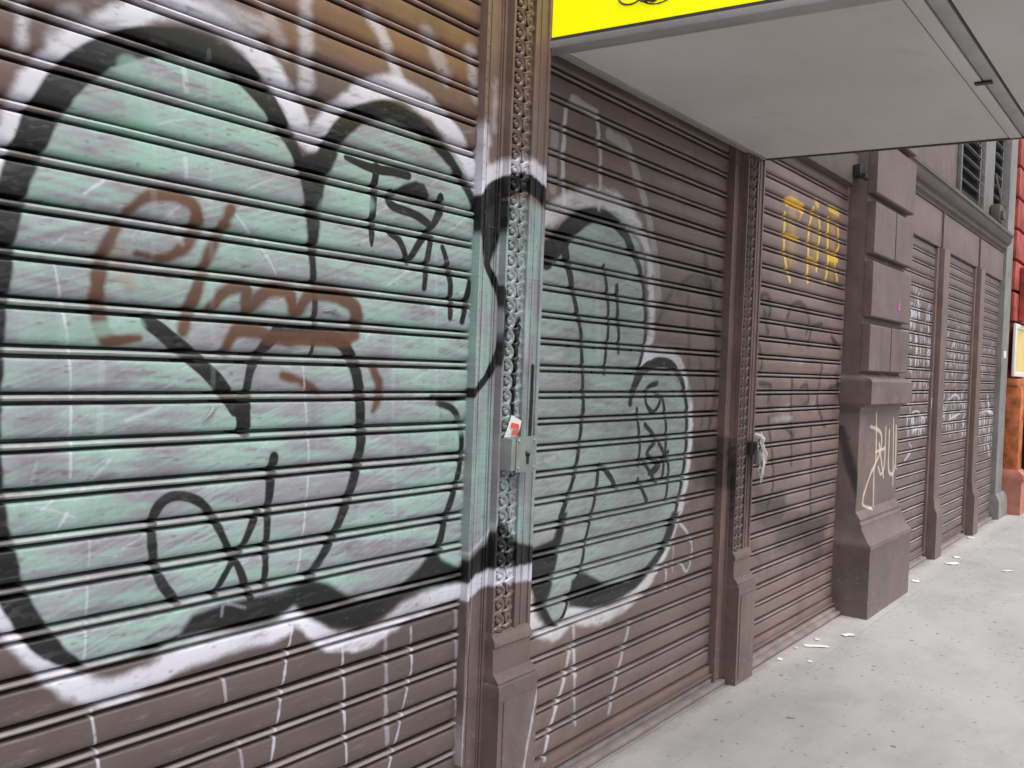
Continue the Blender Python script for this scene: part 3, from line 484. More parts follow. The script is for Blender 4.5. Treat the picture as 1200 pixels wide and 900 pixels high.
('s',[(1.669,2.054),(1.83,2.093)],[0.0475,0.0499],'mintpure',0.0119,0.5),
('s',[(2.004,1.431),(2.289,1.421)],[0.0535,0.0578],'mintpure',0.0134,0.5),
('s',[(0.872,1.648),(1.12,1.699)],[0.0325,0.0358],'mintpure',0.009,0.6),
('s',[(2.64,2.156),(2.745,2.197),(2.889,2.272),(3.083,2.328),(3.286,2.319),(3.422,2.248),(3.522,2.149),(3.569,1.956),(3.574,1.803),(3.534,1.717)],[0.0742,0.076,0.0784,0.0818,0.0783,0.066,0.0525,0.0533,0.0536,0.0495],'white2',0.0186,0.9),
('s',[(3.507,1.671),(3.637,1.705),(3.805,1.694),(3.927,1.603),(4.006,1.437),(4.007,1.227),(3.968,1.046),(3.915,0.935),(3.797,0.795),(3.642,0.679),(3.492,0.62),(3.313,0.587),(3.143,0.606),(3.002,0.635),(2.909,0.585),(2.769,0.639),(2.706,0.765)],[0.0493,0.0699,0.0722,0.0535,0.0419,0.0379,0.0421,0.0501,0.0656,0.0719,0.07,0.0675,0.0796,0.0771,0.055,0.0532,0.0523],'white2',0.0152,0.95),
('s',[(2.744,2.05),(2.824,2.111),(2.942,2.204),(3.089,2.256),(3.251,2.238),(3.37,2.16),(3.469,2.042),(3.51,1.913),(3.518,1.819),(3.497,1.693),(3.426,1.553),(3.409,1.486)],[0.1081,0.097,0.0795,0.0581,0.0566,0.0473,0.0335,0.0301,0.0265,0.0265,0.0262,0.0336],'black',0.0064,1.0),
('s',[(2.866,2.09),(2.901,2.008),(2.945,1.906),(2.997,1.774),(3.027,1.604),(3.034,1.421),(3.008,1.254),(2.956,1.128),(2.907,1.048)],[0.0556,0.0429,0.0301,0.0255,0.0258,0.0259,0.0259,0.0274,0.0306],'black',0.0049,1.0),
('f',[(2.695,0.944),(2.86,0.964),(2.924,1.063),(2.96,1.06),(2.905,0.904),(2.862,0.77),(2.832,0.702),(2.895,0.622),(2.837,0.628),(2.775,0.703),(2.737,0.785),(2.704,0.798)],0,'black',0.0065,1.0),
('s',[(2.795,0.749),(2.834,0.668),(2.895,0.622),(2.952,0.644),(2.996,0.722),(3.064,0.811),(3.099,0.946),(3.154,1.092),(3.177,1.222),(3.247,1.191),(3.329,1.115)],[0.03,0.027,0.0206,0.0208,0.021,0.0212,0.0213,0.0233,0.0287,0.0291,0.026],'black',0.0043,1.0),
('f',[(3.004,0.779),(3.084,0.801),(3.268,0.72),(3.463,0.698),(3.614,0.739),(3.746,0.806),(3.851,0.963),(3.931,0.954),(3.854,0.832),(3.704,0.721),(3.527,0.652),(3.345,0.629),(3.161,0.631),(2.993,0.674)],0,'black',0.007,1.0),
('s',[(3.421,1.515),(3.462,1.572),(3.525,1.637),(3.665,1.671),(3.8,1.654),(3.903,1.574),(3.962,1.421),(3.961,1.23),(3.921,1.067),(3.864,0.912),(3.764,0.792)],[0.0337,0.0339,0.0457,0.0508,0.0441,0.0369,0.0333,0.0314,0.0313,0.0331,0.0408],'black',0.0056,1.0),
('s',[(3.156,2.056),(3.203,1.866),(3.189,1.613)],[0.0244,0.023,0.0213],'black',0.0045,1.0),
('s',[(3.263,1.982),(3.298,1.705)],[0.0286,0.0236],'black',0.0046,1.0),
('s',[(3.648,1.576),(3.555,1.549),(3.553,1.48),(3.627,1.444),(3.687,1.502),(3.636,1.526)],[0.0246,0.0242,0.0242,0.0246,0.0248,0.0246],'black',0.0043,1),
('s',[(3.471,1.458),(3.512,1.317),(3.506,1.21)],[0.0238,0.0241,0.0242],'black',0.0042,1),
('s',[(3.553,1.388),(3.654,1.318),(3.579,1.256),(3.696,1.198),(3.635,1.159)],[0.0243,0.0248,0.0245,0.0251,0.0248],'black',0.0042,1),
('s',[(3.702,1.514),(3.758,1.354),(3.735,1.135)],[0.0249,0.0253,0.0253],'black',0.0043,1),
('s',[(3.543,1.227),(3.67,1.121)],[0.0243,0.025],'black',0.0042,1),
('s',[(3.503,1.146),(3.597,1.037)],[0.0242,0.0247],'black',0.0042,1),
('s',[(3.688,1.297),(3.789,1.192),(3.777,1.031)],[0.025,0.0255,0.0256],'black',0.0044,1),
('s',[(3.602,1.165),(3.72,1.216),(3.783,1.252)],[0.0247,0.0252,0.0255],'black',0.0043,1),
('s',[(2.837,2.615),(2.831,2.441),(2.855,2.26)],[0.0256,0.0257,0.026],'white2',0.0064,0.7),
('s',[(3.06,2.642),(3.101,2.438),(3.1,2.282)],[0.0235,0.0239,0.024],'white2',0.0067,0.65),
('s',[(2.886,2.67),(3.06,2.652)],[0.042,0.0437],'white2',0.0065,0.5),
('s',[(3.149,2.597),(3.302,2.578),(3.373,2.491),(3.481,2.362),(3.584,2.149),(3.632,1.961)],[0.048,0.0496,0.0505,0.0518,0.0532,0.0539],'white2',0.0069,0.38),
('s',[(2.768,2.534),(2.771,2.31)],[0.0505,0.0508],'white2',0.0063,0.25),
('s',[(3.029,0.591),(3.057,0.378)],[0.0177,0.0179],'white2',0.0071,0.6),
('s',[(3.486,0.506),(3.398,0.31),(3.332,0.144)],[0.0195,0.0192,0.0191],'white2',0.0078,0.6),
('s',[(3.011,0.501),(2.971,0.373),(2.898,0.222),(2.848,0.103)],[0.0194,0.0193,0.0191,0.0189],'white2',0.0071,0.8),
('s',[(3.036,0.495),(3.071,0.17)],[0.0142,0.0144],'white2',0.0071,0.5),
('s',[(3.936,0.9),(4.043,0.824),(4.08,0.725),(4.031,0.648),(3.963,0.701)],[0.0109,0.0112,0.0113,0.0112,0.011],'white2',0.0084,0.85),
('s',[(3.812,0.724),(3.815,0.593)],[0.0124,0.0124],'white2',0.0082,0.7),
('s',[(3.88,0.837),(3.877,0.673)],[0.0104,0.0104],'white2',0.0083,0.5),
('s',[(2.794,1.274),(2.851,1.284)],[0.0164,0.0167],'white2',0.0066,0.4),
('s',[(2.769,1.665),(2.882,1.685)],[0.0194,0.0199],'white2',0.0065,0.3),
('s',[(3.108,1.988),(3.144,1.676)],[0.0311,0.0316],'white2',0.0069,0.15),
('s',[(4.164,2.089),(4.235,1.867),(4.273,1.576),(4.216,1.337)],[0.0254,0.0259,0.0263,0.0262],'black',0.0169,0.75),
('s',[(3.916,2.025),(3.983,1.491)],[0.0284,0.0292],'black',0.0162,0.5),
('s',[(4.095,1.278),(4.368,1.242)],[0.1112,0.1167],'black',0.0171,0.6),
('s',[(4.111,1.106),(4.311,1.082)],[0.0948,0.0982],'black',0.0172,0.4),
('s',[(4.085,2.208),(4.16,2.025)],[0.05,0.0509],'black',0.0167,0.6),
('s',[(3.775,2.032),(3.626,1.844)],[0.0277,0.027],'black',0.0158,0.5),
('s',[(3.859,2.06),(3.991,2.106),(4.115,2.085)],[0.0201,0.0205,0.021],'black',0.008,0.55),
('s',[(4.213,2.094),(4.288,2.154)],[0.0214,0.0216],'black',0.0085,0.55),
('s',[(4.075,1.702),(4.168,1.532),(4.126,1.362)],[0.0211,0.0215,0.0215],'black',0.0084,0.55),
('s',[(5.132,2.651),(5.242,2.659),(5.401,2.649)],[0.0587,0.0596,0.0611],'yellow',0.0078,0.95),
('s',[(5.114,2.578),(5.113,2.469),(5.127,2.346),(5.227,2.196)],[0.0269,0.0269,0.0271,0.0276],'yellow',0.0078,1),
('s',[(5.155,2.455),(5.352,2.456)],[0.0345,0.0355],'yellow',0.0079,0.75),
('s',[(5.401,2.649),(5.34,2.552)],[0.0204,0.0202],'yellow',0.0081,0.5),
('s',[(5.578,2.682),(5.522,2.52),(5.524,2.378),(5.529,2.22)],[0.0287,0.0286,0.0287,0.0288],'yellow',0.0083,1),
('s',[(5.692,2.652),(5.721,2.548),(5.691,2.414),(5.689,2.306)],[0.0265,0.0267,0.0267,0.0267],'yellow',0.0085,0.9),
('s',[(5.618,2.732),(5.651,2.716)],[0.0471,0.0474],'yellow',0.0084,0.6),
('s',[(5.87,2.663),(5.874,2.514),(5.893,2.366),(5.861,2.235)],[0.0299,0.03,0.0302,0.0302],'yellow',0.0087,1),
('s',[(6.062,2.646),(6.098,2.514),(6.023,2.42),(6.094,2.285)],[0.0279,0.0281,0.0279,0.0283],'yellow',0.0089,0.85),
('s',[(5.878,2.73),(6.051,2.724)],[0.0489,0.05],'yellow',0.0087,0.6),
('s',[(5.904,2.412),(6.076,2.42)],[0.0494,0.0506],'yellow',0.0088,0.8),
('s',[(5.556,2.366),(5.683,2.354)],[0.0262,0.0267],'yellow',0.0084,0.7),
('s',[(5.243,2.649),(5.251,2.346)],[0.1292,0.1304],'yellow',0.0447,0.22),
('s',[(5.612,2.656),(5.622,2.336)],[0.1049,0.1059],'yellow',0.0472,0.2),
('s',[(5.955,2.664),(5.985,2.32)],[0.0989,0.1002],'yellow',0.0495,0.22),
('s',[(4.766,2.052),(4.885,2.086),(4.953,2.038),(4.937,1.959)],[0.0282,0.0287,0.029,0.029],'black',0.0103,0.72),
('s',[(5.212,1.977),(5.328,2.067),(5.489,2.063),(5.59,1.98),(5.555,1.892)],[0.0302,0.0307,0.0314,0.0319,0.0318],'black',0.0111,0.72),
('s',[(5.191,1.92),(5.273,1.817)],[0.0302,0.0306],'black',0.0111,0.72),
('s',[(5.595,1.824),(5.658,1.935),(5.83,1.972)],[0.0321,0.0323,0.033],'black',0.0118,0.72),
('s',[(4.764,1.844),(4.863,1.724),(4.837,1.627)],[0.0283,0.0288,0.0288],'black',0.0104,0.72),
('s',[(5.34,1.607),(5.389,1.085)],[0.0311,0.0317],'black',0.0114,0.72),
('s',[(4.842,1.579),(5.006,1.57),(4.978,1.481)],[0.0288,0.0296,0.0295],'black',0.0106,0.72),
('s',[(5.492,1.556),(5.596,1.572),(5.654,1.475),(5.537,1.433)],[0.0318,0.0323,0.0326,0.0321],'black',0.0117,0.72),
('s',[(6.165,1.644),(6.262,1.469)],[0.0348,0.0354],'black',0.0128,0.72),
('s',[(5.866,1.696),(5.813,1.473),(5.968,1.302)],[0.0334,0.0333,0.0342],'black',0.0122,0.72),
('s',[(4.989,1.383),(5.107,1.028),(5.024,0.836)],[0.0297,0.0305,0.0302],'black',0.0109,0.72),
('s',[(6.042,1.899),(6.231,1.82)],[0.034,0.0349],'black',0.0125,0.72),
('s',[(5.707,1.31),(5.777,0.755)],[0.033,0.0338],'black',0.0121,0.72),
('s',[(5.262,1.325),(5.411,1.257)],[0.031,0.0317],'black',0.0113,0.72),
('s',[(4.858,1.988),(4.934,1.872)],[0.0286,0.029],'black',0.0105,0.72),
('s',[(6.037,1.557),(6.321,1.575),(6.322,1.439)],[0.0343,0.0356,0.0357],'black',0.0126,0.72),
('s',[(4.922,0.847),(5.248,0.853)],[0.1587,0.1667],'black',0.0397,0.5),
('s',[(5.271,0.654),(6.04,0.64)],[0.1892,0.2106],'black',0.042,0.45),
('s',[(5.551,0.715),(5.98,0.447)],[0.1202,0.1283],'black',0.0437,0.3),
('s',[(4.841,1.025),(4.917,0.897)],[0.1073,0.1089],'black',0.039,0.35),
('s',[(5.661,0.439),(6.237,0.469)],[0.1229,0.1326],'black',0.0447,0.25),
('s',[(4.819,0.665),(4.952,0.573)],[0.0687,0.0703],'black',0.0392,0.3),
('s',[(5.055,1.371),(5.368,1.373)],[0.03,0.0314],'white',0.015,0.4),
('s',[(5.181,1.429),(5.317,1.447)],[0.0254,0.0259],'white',0.0153,0.4),
('s',[(5.537,1.433),(5.768,1.452)],[0.0268,0.0276],'white',0.0161,0.25),
('s',[(5.353,1.737),(5.502,1.715)],[0.0414,0.0423],'white',0.0155,0.2),
('s',[(4.409,1.15),(4.477,0.895)],[0.0725,0.0738],'black',0.0317,0.7),
('s',[(4.559,1.163),(4.659,0.852)],[0.0929,0.0952],'black',0.0325,0.5),
('s',[(4.43,0.719),(4.433,0.9)],[0.046,0.0458],'black',0.0322,0.35),
('s',[(4.302,1.179),(4.196,1.034)],[0.0711,0.0701],'black',0.0311,0.4),
('s',[(4.101,1.213),(4.352,1.087)],[0.1287,0.1348],'black',0.0257,0.4),
('s',[(4.195,2.071),(4.283,1.795)],[0.0554,0.0567],'black',0.0256,0.35),
('s',[(3.821,1.996),(3.966,2.07),(4.098,2.062)],[0.0479,0.0491,0.0503],'black',0.0239,0.35),
('s',[(4.815,2.047),(4.923,1.968)],[0.0662,0.0675],'black',0.0284,0.3),
('s',[(5.252,1.99),(5.547,1.956)],[0.0912,0.0952],'black',0.0304,0.25),
('s',[(5.05,0.833),(5.961,0.592)],[0.1721,0.197],'black',0.0304,0.28),
('s',[(6.239,1.762),(6.162,1.412)],[0.0817,0.0816],'black',0.035,0.3),
('s',[(4.969,1.555),(5.066,1.381)],[0.0491,0.05],'black',0.0294,0.35),
('s',[(5.375,1.556),(5.661,1.42)],[0.073,0.0763],'black',0.0313,0.28),
('s',[(4.423,1.217),(4.525,0.844)],[0.1179,0.1211],'black',0.0363,0.55),
('s',[(4.595,1.254),(4.698,0.919)],[0.0652,0.0669],'black',0.0373,0.4)]
FAR = [
('s',[(8.136,2.255),(8.132,2.186)],[0.0164,0.0164],'white',0.0057,0.4532689156638257),
('s',[(8.33,1.828),(8.332,1.725)],[0.025,0.0251],'white',0.0059,0.5193194746683849),
('s',[(8.361,2.177),(8.353,2.125)],[0.0161,0.0161],'white',0.0059,0.5161201838460395),
('s',[(8.705,1.889),(8.707,1.782)],[0.0264,0.0265],'white',0.0061,0.507210137658177),
('s',[(8.238,1.981),(8.238,1.885)],[0.0258,0.0259],'white',0.0058,0.7990215693285097),
('s',[(8.084,1.986),(8.084,1.896)],[0.0209,0.021],'white',0.0058,0.5005608240523334),
('s',[(8.298,2.274),(8.301,2.161)],[0.026,0.026],'white',0.0058,0.6577465195744979),
('s',[(8.259,1.831),(8.257,1.747)],[0.0264,0.0264],'white',0.0059,0.7854187374950446),
('s',[(8.355,2.102),(8.353,2.016)],[0.0205,0.0205],'white',0.0059,0.49356125760168357),
('s',[(8.253,1.882),(8.243,1.841)],[0.0153,0.0153],'white',0.0059,0.691199066854459),
('s',[(8.208,2.029),(8.205,1.955)],[0.019,0.0191],'white',0.0058,0.8488435215231477),
('s',[(8.139,2.091),(8.131,2.038)],[0.0226,0.0226],'white',0.0058,0.5424295548578654),
('s',[(8.281,1.919),(8.276,1.855)],[0.0221,0.0221],'white',0.0059,0.8093339181505295),
('s',[(8.042,2.27),(8.035,2.215)],[0.024,0.024],'white',0.0057,0.6865586319296964),
('s',[(8.159,2.135),(8.152,2.084)],[0.0204,0.0204],'white',0.0058,0.4431947548073583),
('s',[(8.541,1.846),(8.544,1.728)],[0.0251,0.0252],'white',0.006,0.8329437264355042),
('s',[(8.009,2.148),(8.012,2.036)],[0.0241,0.0242],'white',0.0057,0.599431764454272),
('s',[(8.694,2.005),(8.696,1.898)],[0.0193,0.0194],'white',0.0061,0.5063514620437143),
('s',[(8.282,2.248),(8.277,2.179)],[0.0272,0.0272],'white',0.0058,0.5658055724096542),
('s',[(7.98,2.274),(7.973,2.224)],[0.0241,0.0241],'white',0.0056,0.5791578134432713),
('s',[(8.173,2.261),(8.177,2.146)],[0.0199,0.02],'white',0.0058,0.5133646577469091),
('s',[(8.014,2.271),(8.006,2.221)],[0.0228,0.0228],'white',0.0057,0.4885972273183609),
('s',[(8.043,2.044),(8.036,1.988)],[0.0271,0.0271],'white',0.0057,0.47696613449462827),
('s',[(8.406,1.909),(8.402,1.837)],[0.0281,0.0282],'white',0.006,0.628048834284793),
('s',[(8.17,2.094),(8.16,2.054)],[0.0199,0.0199],'white',0.0058,0.5306490389642131),
('s',[(8.676,1.886),(8.673,1.806)],[0.0157,0.0158],'white',0.0061,0.5331173061034802),
('s',[(8.151,2.2),(8.144,2.145)],[0.0257,0.0257],'white',0.0058,0.48522325130649635),
('s',[(8.091,1.815),(8.089,1.734)],[0.0273,0.0274],'white',0.0058,0.5962588780311566),
('s',[(8.666,1.985),(8.667,1.88)],[0.0255,0.0255],'white',0.0061,0.6350724096572093),
('s',[(8.051,2.192),(8.053,2.087)],[0.0258,0.0259],'white',0.0057,0.8179453828954594),
('s',[(8.259,1.966),(8.26,1.864)],[0.0231,0.0232],'white',0.0059,0.7713011227808549),
('s',[(8.393,1.973),(8.393,1.879)],[0.0184,0.0185],'white',0.0059,0.8171899841478264),
('s',[(8.645,2.308),(8.65,2.188)],[0.0282,0.0283],'white',0.006,0.7090495501181816),
('s',[(8.084,1.831),(8.075,1.784)],[0.027,0.027],'white',0.0058,0.7085557148898616),
('s',[(8.025,2.213),(8.024,2.127)],[0.0215,0.0215],'white',0.0057,0.7422601867212623),
('s',[(8.639,2.227),(8.628,2.188)],[0.0277,0.0277],'white',0.006,0.4305718677807885),
('s',[(8.59,2.281),(8.592,2.175)],[0.0256,0.0257],'white',0.006,0.7980980949066023),
('s',[(8.432,1.852),(8.424,1.798)],[0.024,0.024],'white',0.006,0.5655233243318826),
('s',[(8.672,1.918),(8.668,1.84)],[0.0225,0.0226],'white',0.0061,0.4362172200051724),
('s',[(8.048,1.99),(8.045,1.915)],[0.0255,0.0255],'white',0.0057,0.6834531881213035),
('s',[(8.096,2.115),(8.097,2.017)],[0.0211,0.0212],'white',0.0057,0.42948428914844117),
('s',[(8.637,1.887),(8.627,1.841)],[0.0227,0.0227],'white',0.0061,0.5869921608811236),
('s',[(8.545,2.17),(8.538,2.112)],[0.0216,0.0216],'white',0.006,0.8356684084610987),
('s',[(8.043,2.242),(8.042,2.157)],[0.0256,0.0256],'white',0.0057,0.6428017256768337),
('s',[(8.347,1.861),(8.348,1.76)],[0.0157,0.0157],'white',0.0059,0.799563099069925),
('s',[(8.128,2.149),(8.13,2.046)],[0.0199,0.0199],'white',0.0058,0.7642982699891457),
('s',[(8.164,1.846),(8.156,1.795)],[0.0165,0.0165],'white',0.0058,0.6350584722341901),
('s',[(8.249,2.027),(8.252,1.918)],[0.0239,0.024],'white',0.0058,0.4273639027062381),
('s',[(8.231,2.025),(8.228,1.949)],[0.024,0.024],'white',0.0058,0.6308060180297608),
('s',[(8.043,2.173),(8.045,2.07)],[0.0188,0.0189],'white',0.0057,0.7508347204079902),
('s',[(8.727,2.003),(8.727,1.907)],[0.0237,0.0238],'white',0.0061,0.5581408421042265),
('s',[(8.655,2.089),(8.658,1.974)],[0.0194,0.0194],'white',0.0061,0.7936985873828154),
('s',[(8.577,2.004),(8.572,1.929)],[0.017,0.017],'white',0.006,0.7526929106843653),
('s',[(8.277,1.964),(8.269,1.916)],[0.0158,0.0158],'white',0.0059,0.4861737650784827),
('s',[(8.547,2.244),(8.55,2.131)],[0.02,0.02],'white',0.006,0.6697925538748901),
('s',[(8.265,1.986),(8.256,1.941)],[0.02,0.02],'white',0.0059,0.8228799334490395),
('s',[(8.151,1.963),(8.146,1.9)],[0.0184,0.0184],'white',0.0058,0.4348478321477917),
('s',[(8.072,1.804),(8.074,1.701)],[0.0248,0.0249],'white',0.0058,0.7680813066324642),
('s',[(8.652,2.262),(8.65,2.174)],[0.0219,0.0219],'white',0.006,0.6688924049721641),
('s',[(8.705,1.927),(8.71,1.807)],[0.0169,0.017],'white',0.0061,0.7019113300638686),
('s',[(8.509,1.928),(8.507,1.839)],[0.0263,0.0263],'white',0.006,0.5537176524283679),
('s',[(8.659,2.124),(8.658,2.035)],[0.0274,0.0275],'white',0.0061,0.7240255314407927),
('s',[(8.199,2.191),(8.193,2.128)],[0.0226,0.0227],'white',0.0058,0.8484908965755303),
('s',[(8.637,2.126),(8.632,2.054)],[0.0263,0.0263],'white',0.0061,0.5456027907227986),
('s',[(8.248,2.311),(8.24,2.259)],[0.0216,0.0216],'white',0.0058,0.7196479805818363),
('s',[(8.426,2.133),(8.429,2.018)],[0.0232,0.0232],'white',0.0059,0.4913223299555872),
('s',[(8.106,1.792),(8.11,1.676)],[0.0265,0.0266],'white',0.0058,0.6816165377453084),
('s',[(8.187,2.265),(8.18,2.207)],[0.0173,0.0173],'white',0.0058,0.819503829089248),
('s',[(8.673,1.916),(8.664,1.865)],[0.0186,0.0186],'white',0.0061,0.5521657722545649),
('s',[(8.648,2.259),(8.65,2.154)],[0.0244,0.0244],'white',0.006,0.6575324829894311),
('s',[(8.668,2.205),(8.665,2.122)],[0.0173,0.0173],'white',0.0061,0.4661241014475567),
('s',[(8.02,2.134),(8.012,2.088)],[0.015,0.015],'white',0.0057,0.8468318682046133),
('s',[(8.249,1.84),(8.249,1.747)],[0.0243,0.0244],'white',0.0059,0.7034512288969599),
('s',[(8.729,1.861),(8.73,1.762)],[0.0231,0.0232],'white',0.0062,0.7198488138698353),
('s',[(8.524,2.035),(8.521,1.955)],[0.0171,0.0171],'white',0.006,0.7838426249228444),
('s',[(8.303,2.286),(8.295,2.235)],[0.0261,0.0261],'white',0.0058,0.5338299650237383),
('s',[(8.3,1.954),(8.302,1.847)],[0.0191,0.0191],'white',0.0059,0.5893923554667562),
('s',[(8.257,2.304),(8.259,2.196)],[0.0148,0.0148],'white',0.0058,0.833040128726678),
('s',[(8.085,2.223),(8.087,2.119)],[0.0249,0.025],'white',0.0057,0.5236077431462128),
('s',[(8.393,2.07),(8.394,1.974)],[0.0173,0.0173],'white',0.0059,0.7758333391862446),
('s',[(8.744,1.959),(8.748,1.842)],[0.0283,0.0284],'white',0.0062,0.5862697820581333),
('s',[(8.645,1.884),(8.643,1.796)],[0.0167,0.0168],'white',0.0061,0.6881799480602812),
('s',[(8.637,2.179),(8.636,2.086)],[0.0274,0.0274],'white',0.0061,0.6800428900024635),
('s',[(8.054,1.97),(8.047,1.914)],[0.0254,0.0254],'white',0.0057,0.706328849875848),
('s',[(8.262,1.838),(8.261,1.75)],[0.0192,0.0192],'white',0.0059,0.779522864039291),
('s',[(8.685,1.852),(8.688,1.739)],[0.0244,0.0245],'white',0.0061,0.7219602371845577),
('s',[(8.435,2.045),(8.439,1.926)],[0.0196,0.0197],'white',0.006,0.45964199751826096),
('s',[(8.511,2.065),(8.508,1.981)],[0.0231,0.0231],'white',0.006,0.5311968536418796),
('s',[(8.11,2.27),(8.111,2.171)],[0.026,0.0261],'white',0.0057,0.7211019242639479),
('s',[(8.14,1.79),(8.142,1.687)],[0.0212,0.0212],'white',0.0058,0.42538311466861),
('s',[(8.637,1.26),(8.634,1.181)],[0.0157,0.0158],'white',0.0062,0.7798626377288091),
('s',[(8.06,1.303),(8.051,1.264)],[0.0193,0.0193],'white',0.0058,0.8505730728230729),
('s',[(8.573,1.223),(8.565,1.17)],[0.0208,0.0208],'white',0.0062,0.7221627543209663),
('s',[(8.058,1.316),(8.059,1.216)],[0.0245,0.0245],'white',0.0058,0.8382310683207054),
('s',[(8.247,1.258),(8.246,1.17)],[0.0243,0.0244],'white',0.006,0.6468309290321934),
('s',[(8.139,1.389),(8.139,1.295)],[0.027,0.027],'white',0.0059,0.5741752881490316),
('s',[(8.564,1.305),(8.56,1.226)],[0.027,0.027],'white',0.0061,0.5945434886040334),
('s',[(8.459,1.337),(8.454,1.268)],[0.0156,0.0156],'white',0.0061,0.5686068655848936),
('s',[(8.247,1.215),(8.237,1.176)],[0.0251,0.0251],'white',0.006,0.48903418422381756),
('s',[(8.727,1.349),(8.716,1.311)],[0.0185,0.0185],'white',0.0062,0.8698783510485307),
('s',[(8.518,1.21),(8.512,1.142)],[0.0169,0.0169],'white',0.0061,0.6032237582175406),
('s',[(8.368,1.196),(8.358,1.154)],[0.0184,0.0184],'white',0.006,0.8294612459309133),
('s',[(8.13,1.208),(8.123,1.157)],[0.0222,0.0222],'white',0.0059,0.747286861150292),
('s',[(8.664,1.368),(8.663,1.272)],[0.018,0.018],'white',0.0062,0.773227029562899),
('s',[(8.065,1.249),(8.056,1.207)],[0.0173,0.0173],'white',0.0058,0.4656848059382208),
('s',[(8.252,1.327),(8.254,1.225)],[0.023,0.023],'white',0.0059,0.6139273680286873),
('s',[(8.73,1.348),(8.72,1.301)],[0.029,0.029],'white',0.0062,0.8781462935526001),
('s',[(8.532,1.192),(8.52,1.158)],[0.0278,0.0278],'white',0.0061,0.7669439756460994),
('s',[(8.515,1.22),(8.504,1.182)],[0.0181,0.0181],'white',0.0061,0.5120098540673508),
('s',[(8.368,1.282),(8.364,1.212)],[0.02,0.02],'white',0.006,0.7846696740583592),
('s',[(8.638,1.233),(8.626,1.199)],[0.0176,0.0176],'white',0.0062,0.548662249993566),
('s',[(8.201,1.281),(8.192,1.238)],[0.0231,0.0231],'white',0.0059,0.6048332961101971),
('s',[(8.293,1.253),(8.294,1.153)],[0.0175,0.0176],'white',0.006,0.6067052929346906),
('s',[(8.725,1.34),(8.713,1.307)],[0.0183,0.0183],'white',0.0062,0.8214358941502595),
('s',[(8.565,1.199),(8.56,1.131)],[0.016,0.016],'white',0.0062,0.5878047906619867),
('s',[(8.536,1.308),(8.526,1.267)],[0.0205,0.0205],'white',0.0061,0.6586863265021702),
('s',[(8.278,1.304),(8.268,1.264)],[0.0153,0.0153],'white',0.006,0.8026666411403113),
('s',[(8.547,1.303),(8.536,1.264)],[0.0194,0.0194],'white',0.0061,0.7012317160103734),
('s',[(8.67,1.287),(8.671,1.181)],[0.0229,0.0229],'white',0.0062,0.5314956815970933),
('s',[(8.468,1.269),(8.464,1.194)],[0.0251,0.0252],'white',0.0061,0.46029272021548473),
('s',[(8.348,1.233),(8.338,1.194)],[0.0156,0.0156],'white',0.006,0.5323324931585753),
('s',[(8.229,1.307),(8.221,1.255)],[0.0233,0.0233],'white',0.0059,0.526544631857271),
('s',[(8.279,1.26),(8.275,1.19)],[0.0278,0.0278],'white',0.006,0.871289025658348),
('s',[(8.207,1.327),(8.202,1.258)],[0.022,0.0221],'white',0.0059,0.6146192055699667),
('s',[(8.635,1.345),(8.629,1.278)],[0.0171,0.0171],'white',0.0062,0.8473903632345995),
('s',[(8.468,1.193),(8.458,1.152)],[0.025,0.025],'white',0.0061,0.7185981469387068),
('s',[(8.083,1.238),(8.083,1.145)],[0.0157,0.0157],'white',0.0059,0.8737664336053634),
('s',[(8.593,1.265),(8.588,1.193)],[0.0191,0.0191],'white',0.0062,0.4757748528036497),
('s',[(8.377,1.22),(8.368,1.174)],[0.0215,0.0215],'white',0.006,0.5771243407450407),
('s',[(10.049,1.835),(10.042,1.754)],[0.0219,0.0219],'white',0.007,0.4959399276655009),
('s',[(9.297,1.922),(9.291,1.847)],[0.0286,0.0286],'white',0.0065,0.37521644882911587),
('s',[(9.716,2.05),(9.705,1.995)],[0.0306,0.0306],'white',0.0067,0.44923392437095466),
('s',[(10.226,1.841),(10.219,1.762)],[0.0209,0.0209],'white',0.0071,0.6713773482382974),
('s',[(10.319,1.832),(10.302,1.795)],[0.0179,0.0178],'white',0.0071,0.45200300612992417),
('s',[(9.826,1.967),(9.811,1.928)],[0.0268,0.0268],'white',0.0068,0.5837091707362495),
('s',[(9.955,1.949),(9.945,1.886)],[0.0279,0.0279],'white',0.0069,0.37255995011860255),
('s',[(9.722,2.037),(9.708,1.997)],[0.0283,0.0283],'white',0.0067,0.4635134628398785),
('s',[(9.627,1.997),(9.618,1.933)],[0.0185,0.0185],'white',0.0067,0.5744043522933283),
('s',[(9.386,1.82),(9.373,1.779)],[0.0277,0.0277],'white',0.0066,0.5408377619483601),
('s',[(9.719,1.994),(9.708,1.941)],[0.0283,0.0283],'white',0.0067,0.5336619043862452),
('s',[(9.836,2.013),(9.827,1.946)],[0.0196,0.0196],'white',0.0068,0.5188601601824073),
('s',[(9.98,1.942),(9.971,1.876)],[0.0261,0.0261],'white',0.0069,0.4178583576643438),
('s',[(10.341,1.917),(10.333,1.842)],[0.0331,0.0331],'white',0.0071,0.5080868984032006),
('s',[(9.622,1.99),(9.61,1.94)],[0.0212,0.0212],'white',0.0067,0.46063475457600983),
('s',[(9.503,1.94),(9.491,1.892)],[0.022,0.022],'white',0.0066,0.582260941028889),
('s',[(9.633,1.849),(9.627,1.775)],[0.0217,0.0217],'white',0.0067,0.642048983409751),
('s',[(9.449,2.034),(9.445,1.952)],[0.0169,0.0169],'white',0.0066,0.35196734790701645),
('s',[(10.194,2.092),(10.185,2.022)],[0.0262,0.0263],'white',0.007,0.42799851500307173),
('s',[(9.566,1.821),(9.555,1.768)],[0.0203,0.0203],'white',0.0067,0.5045107594281835),
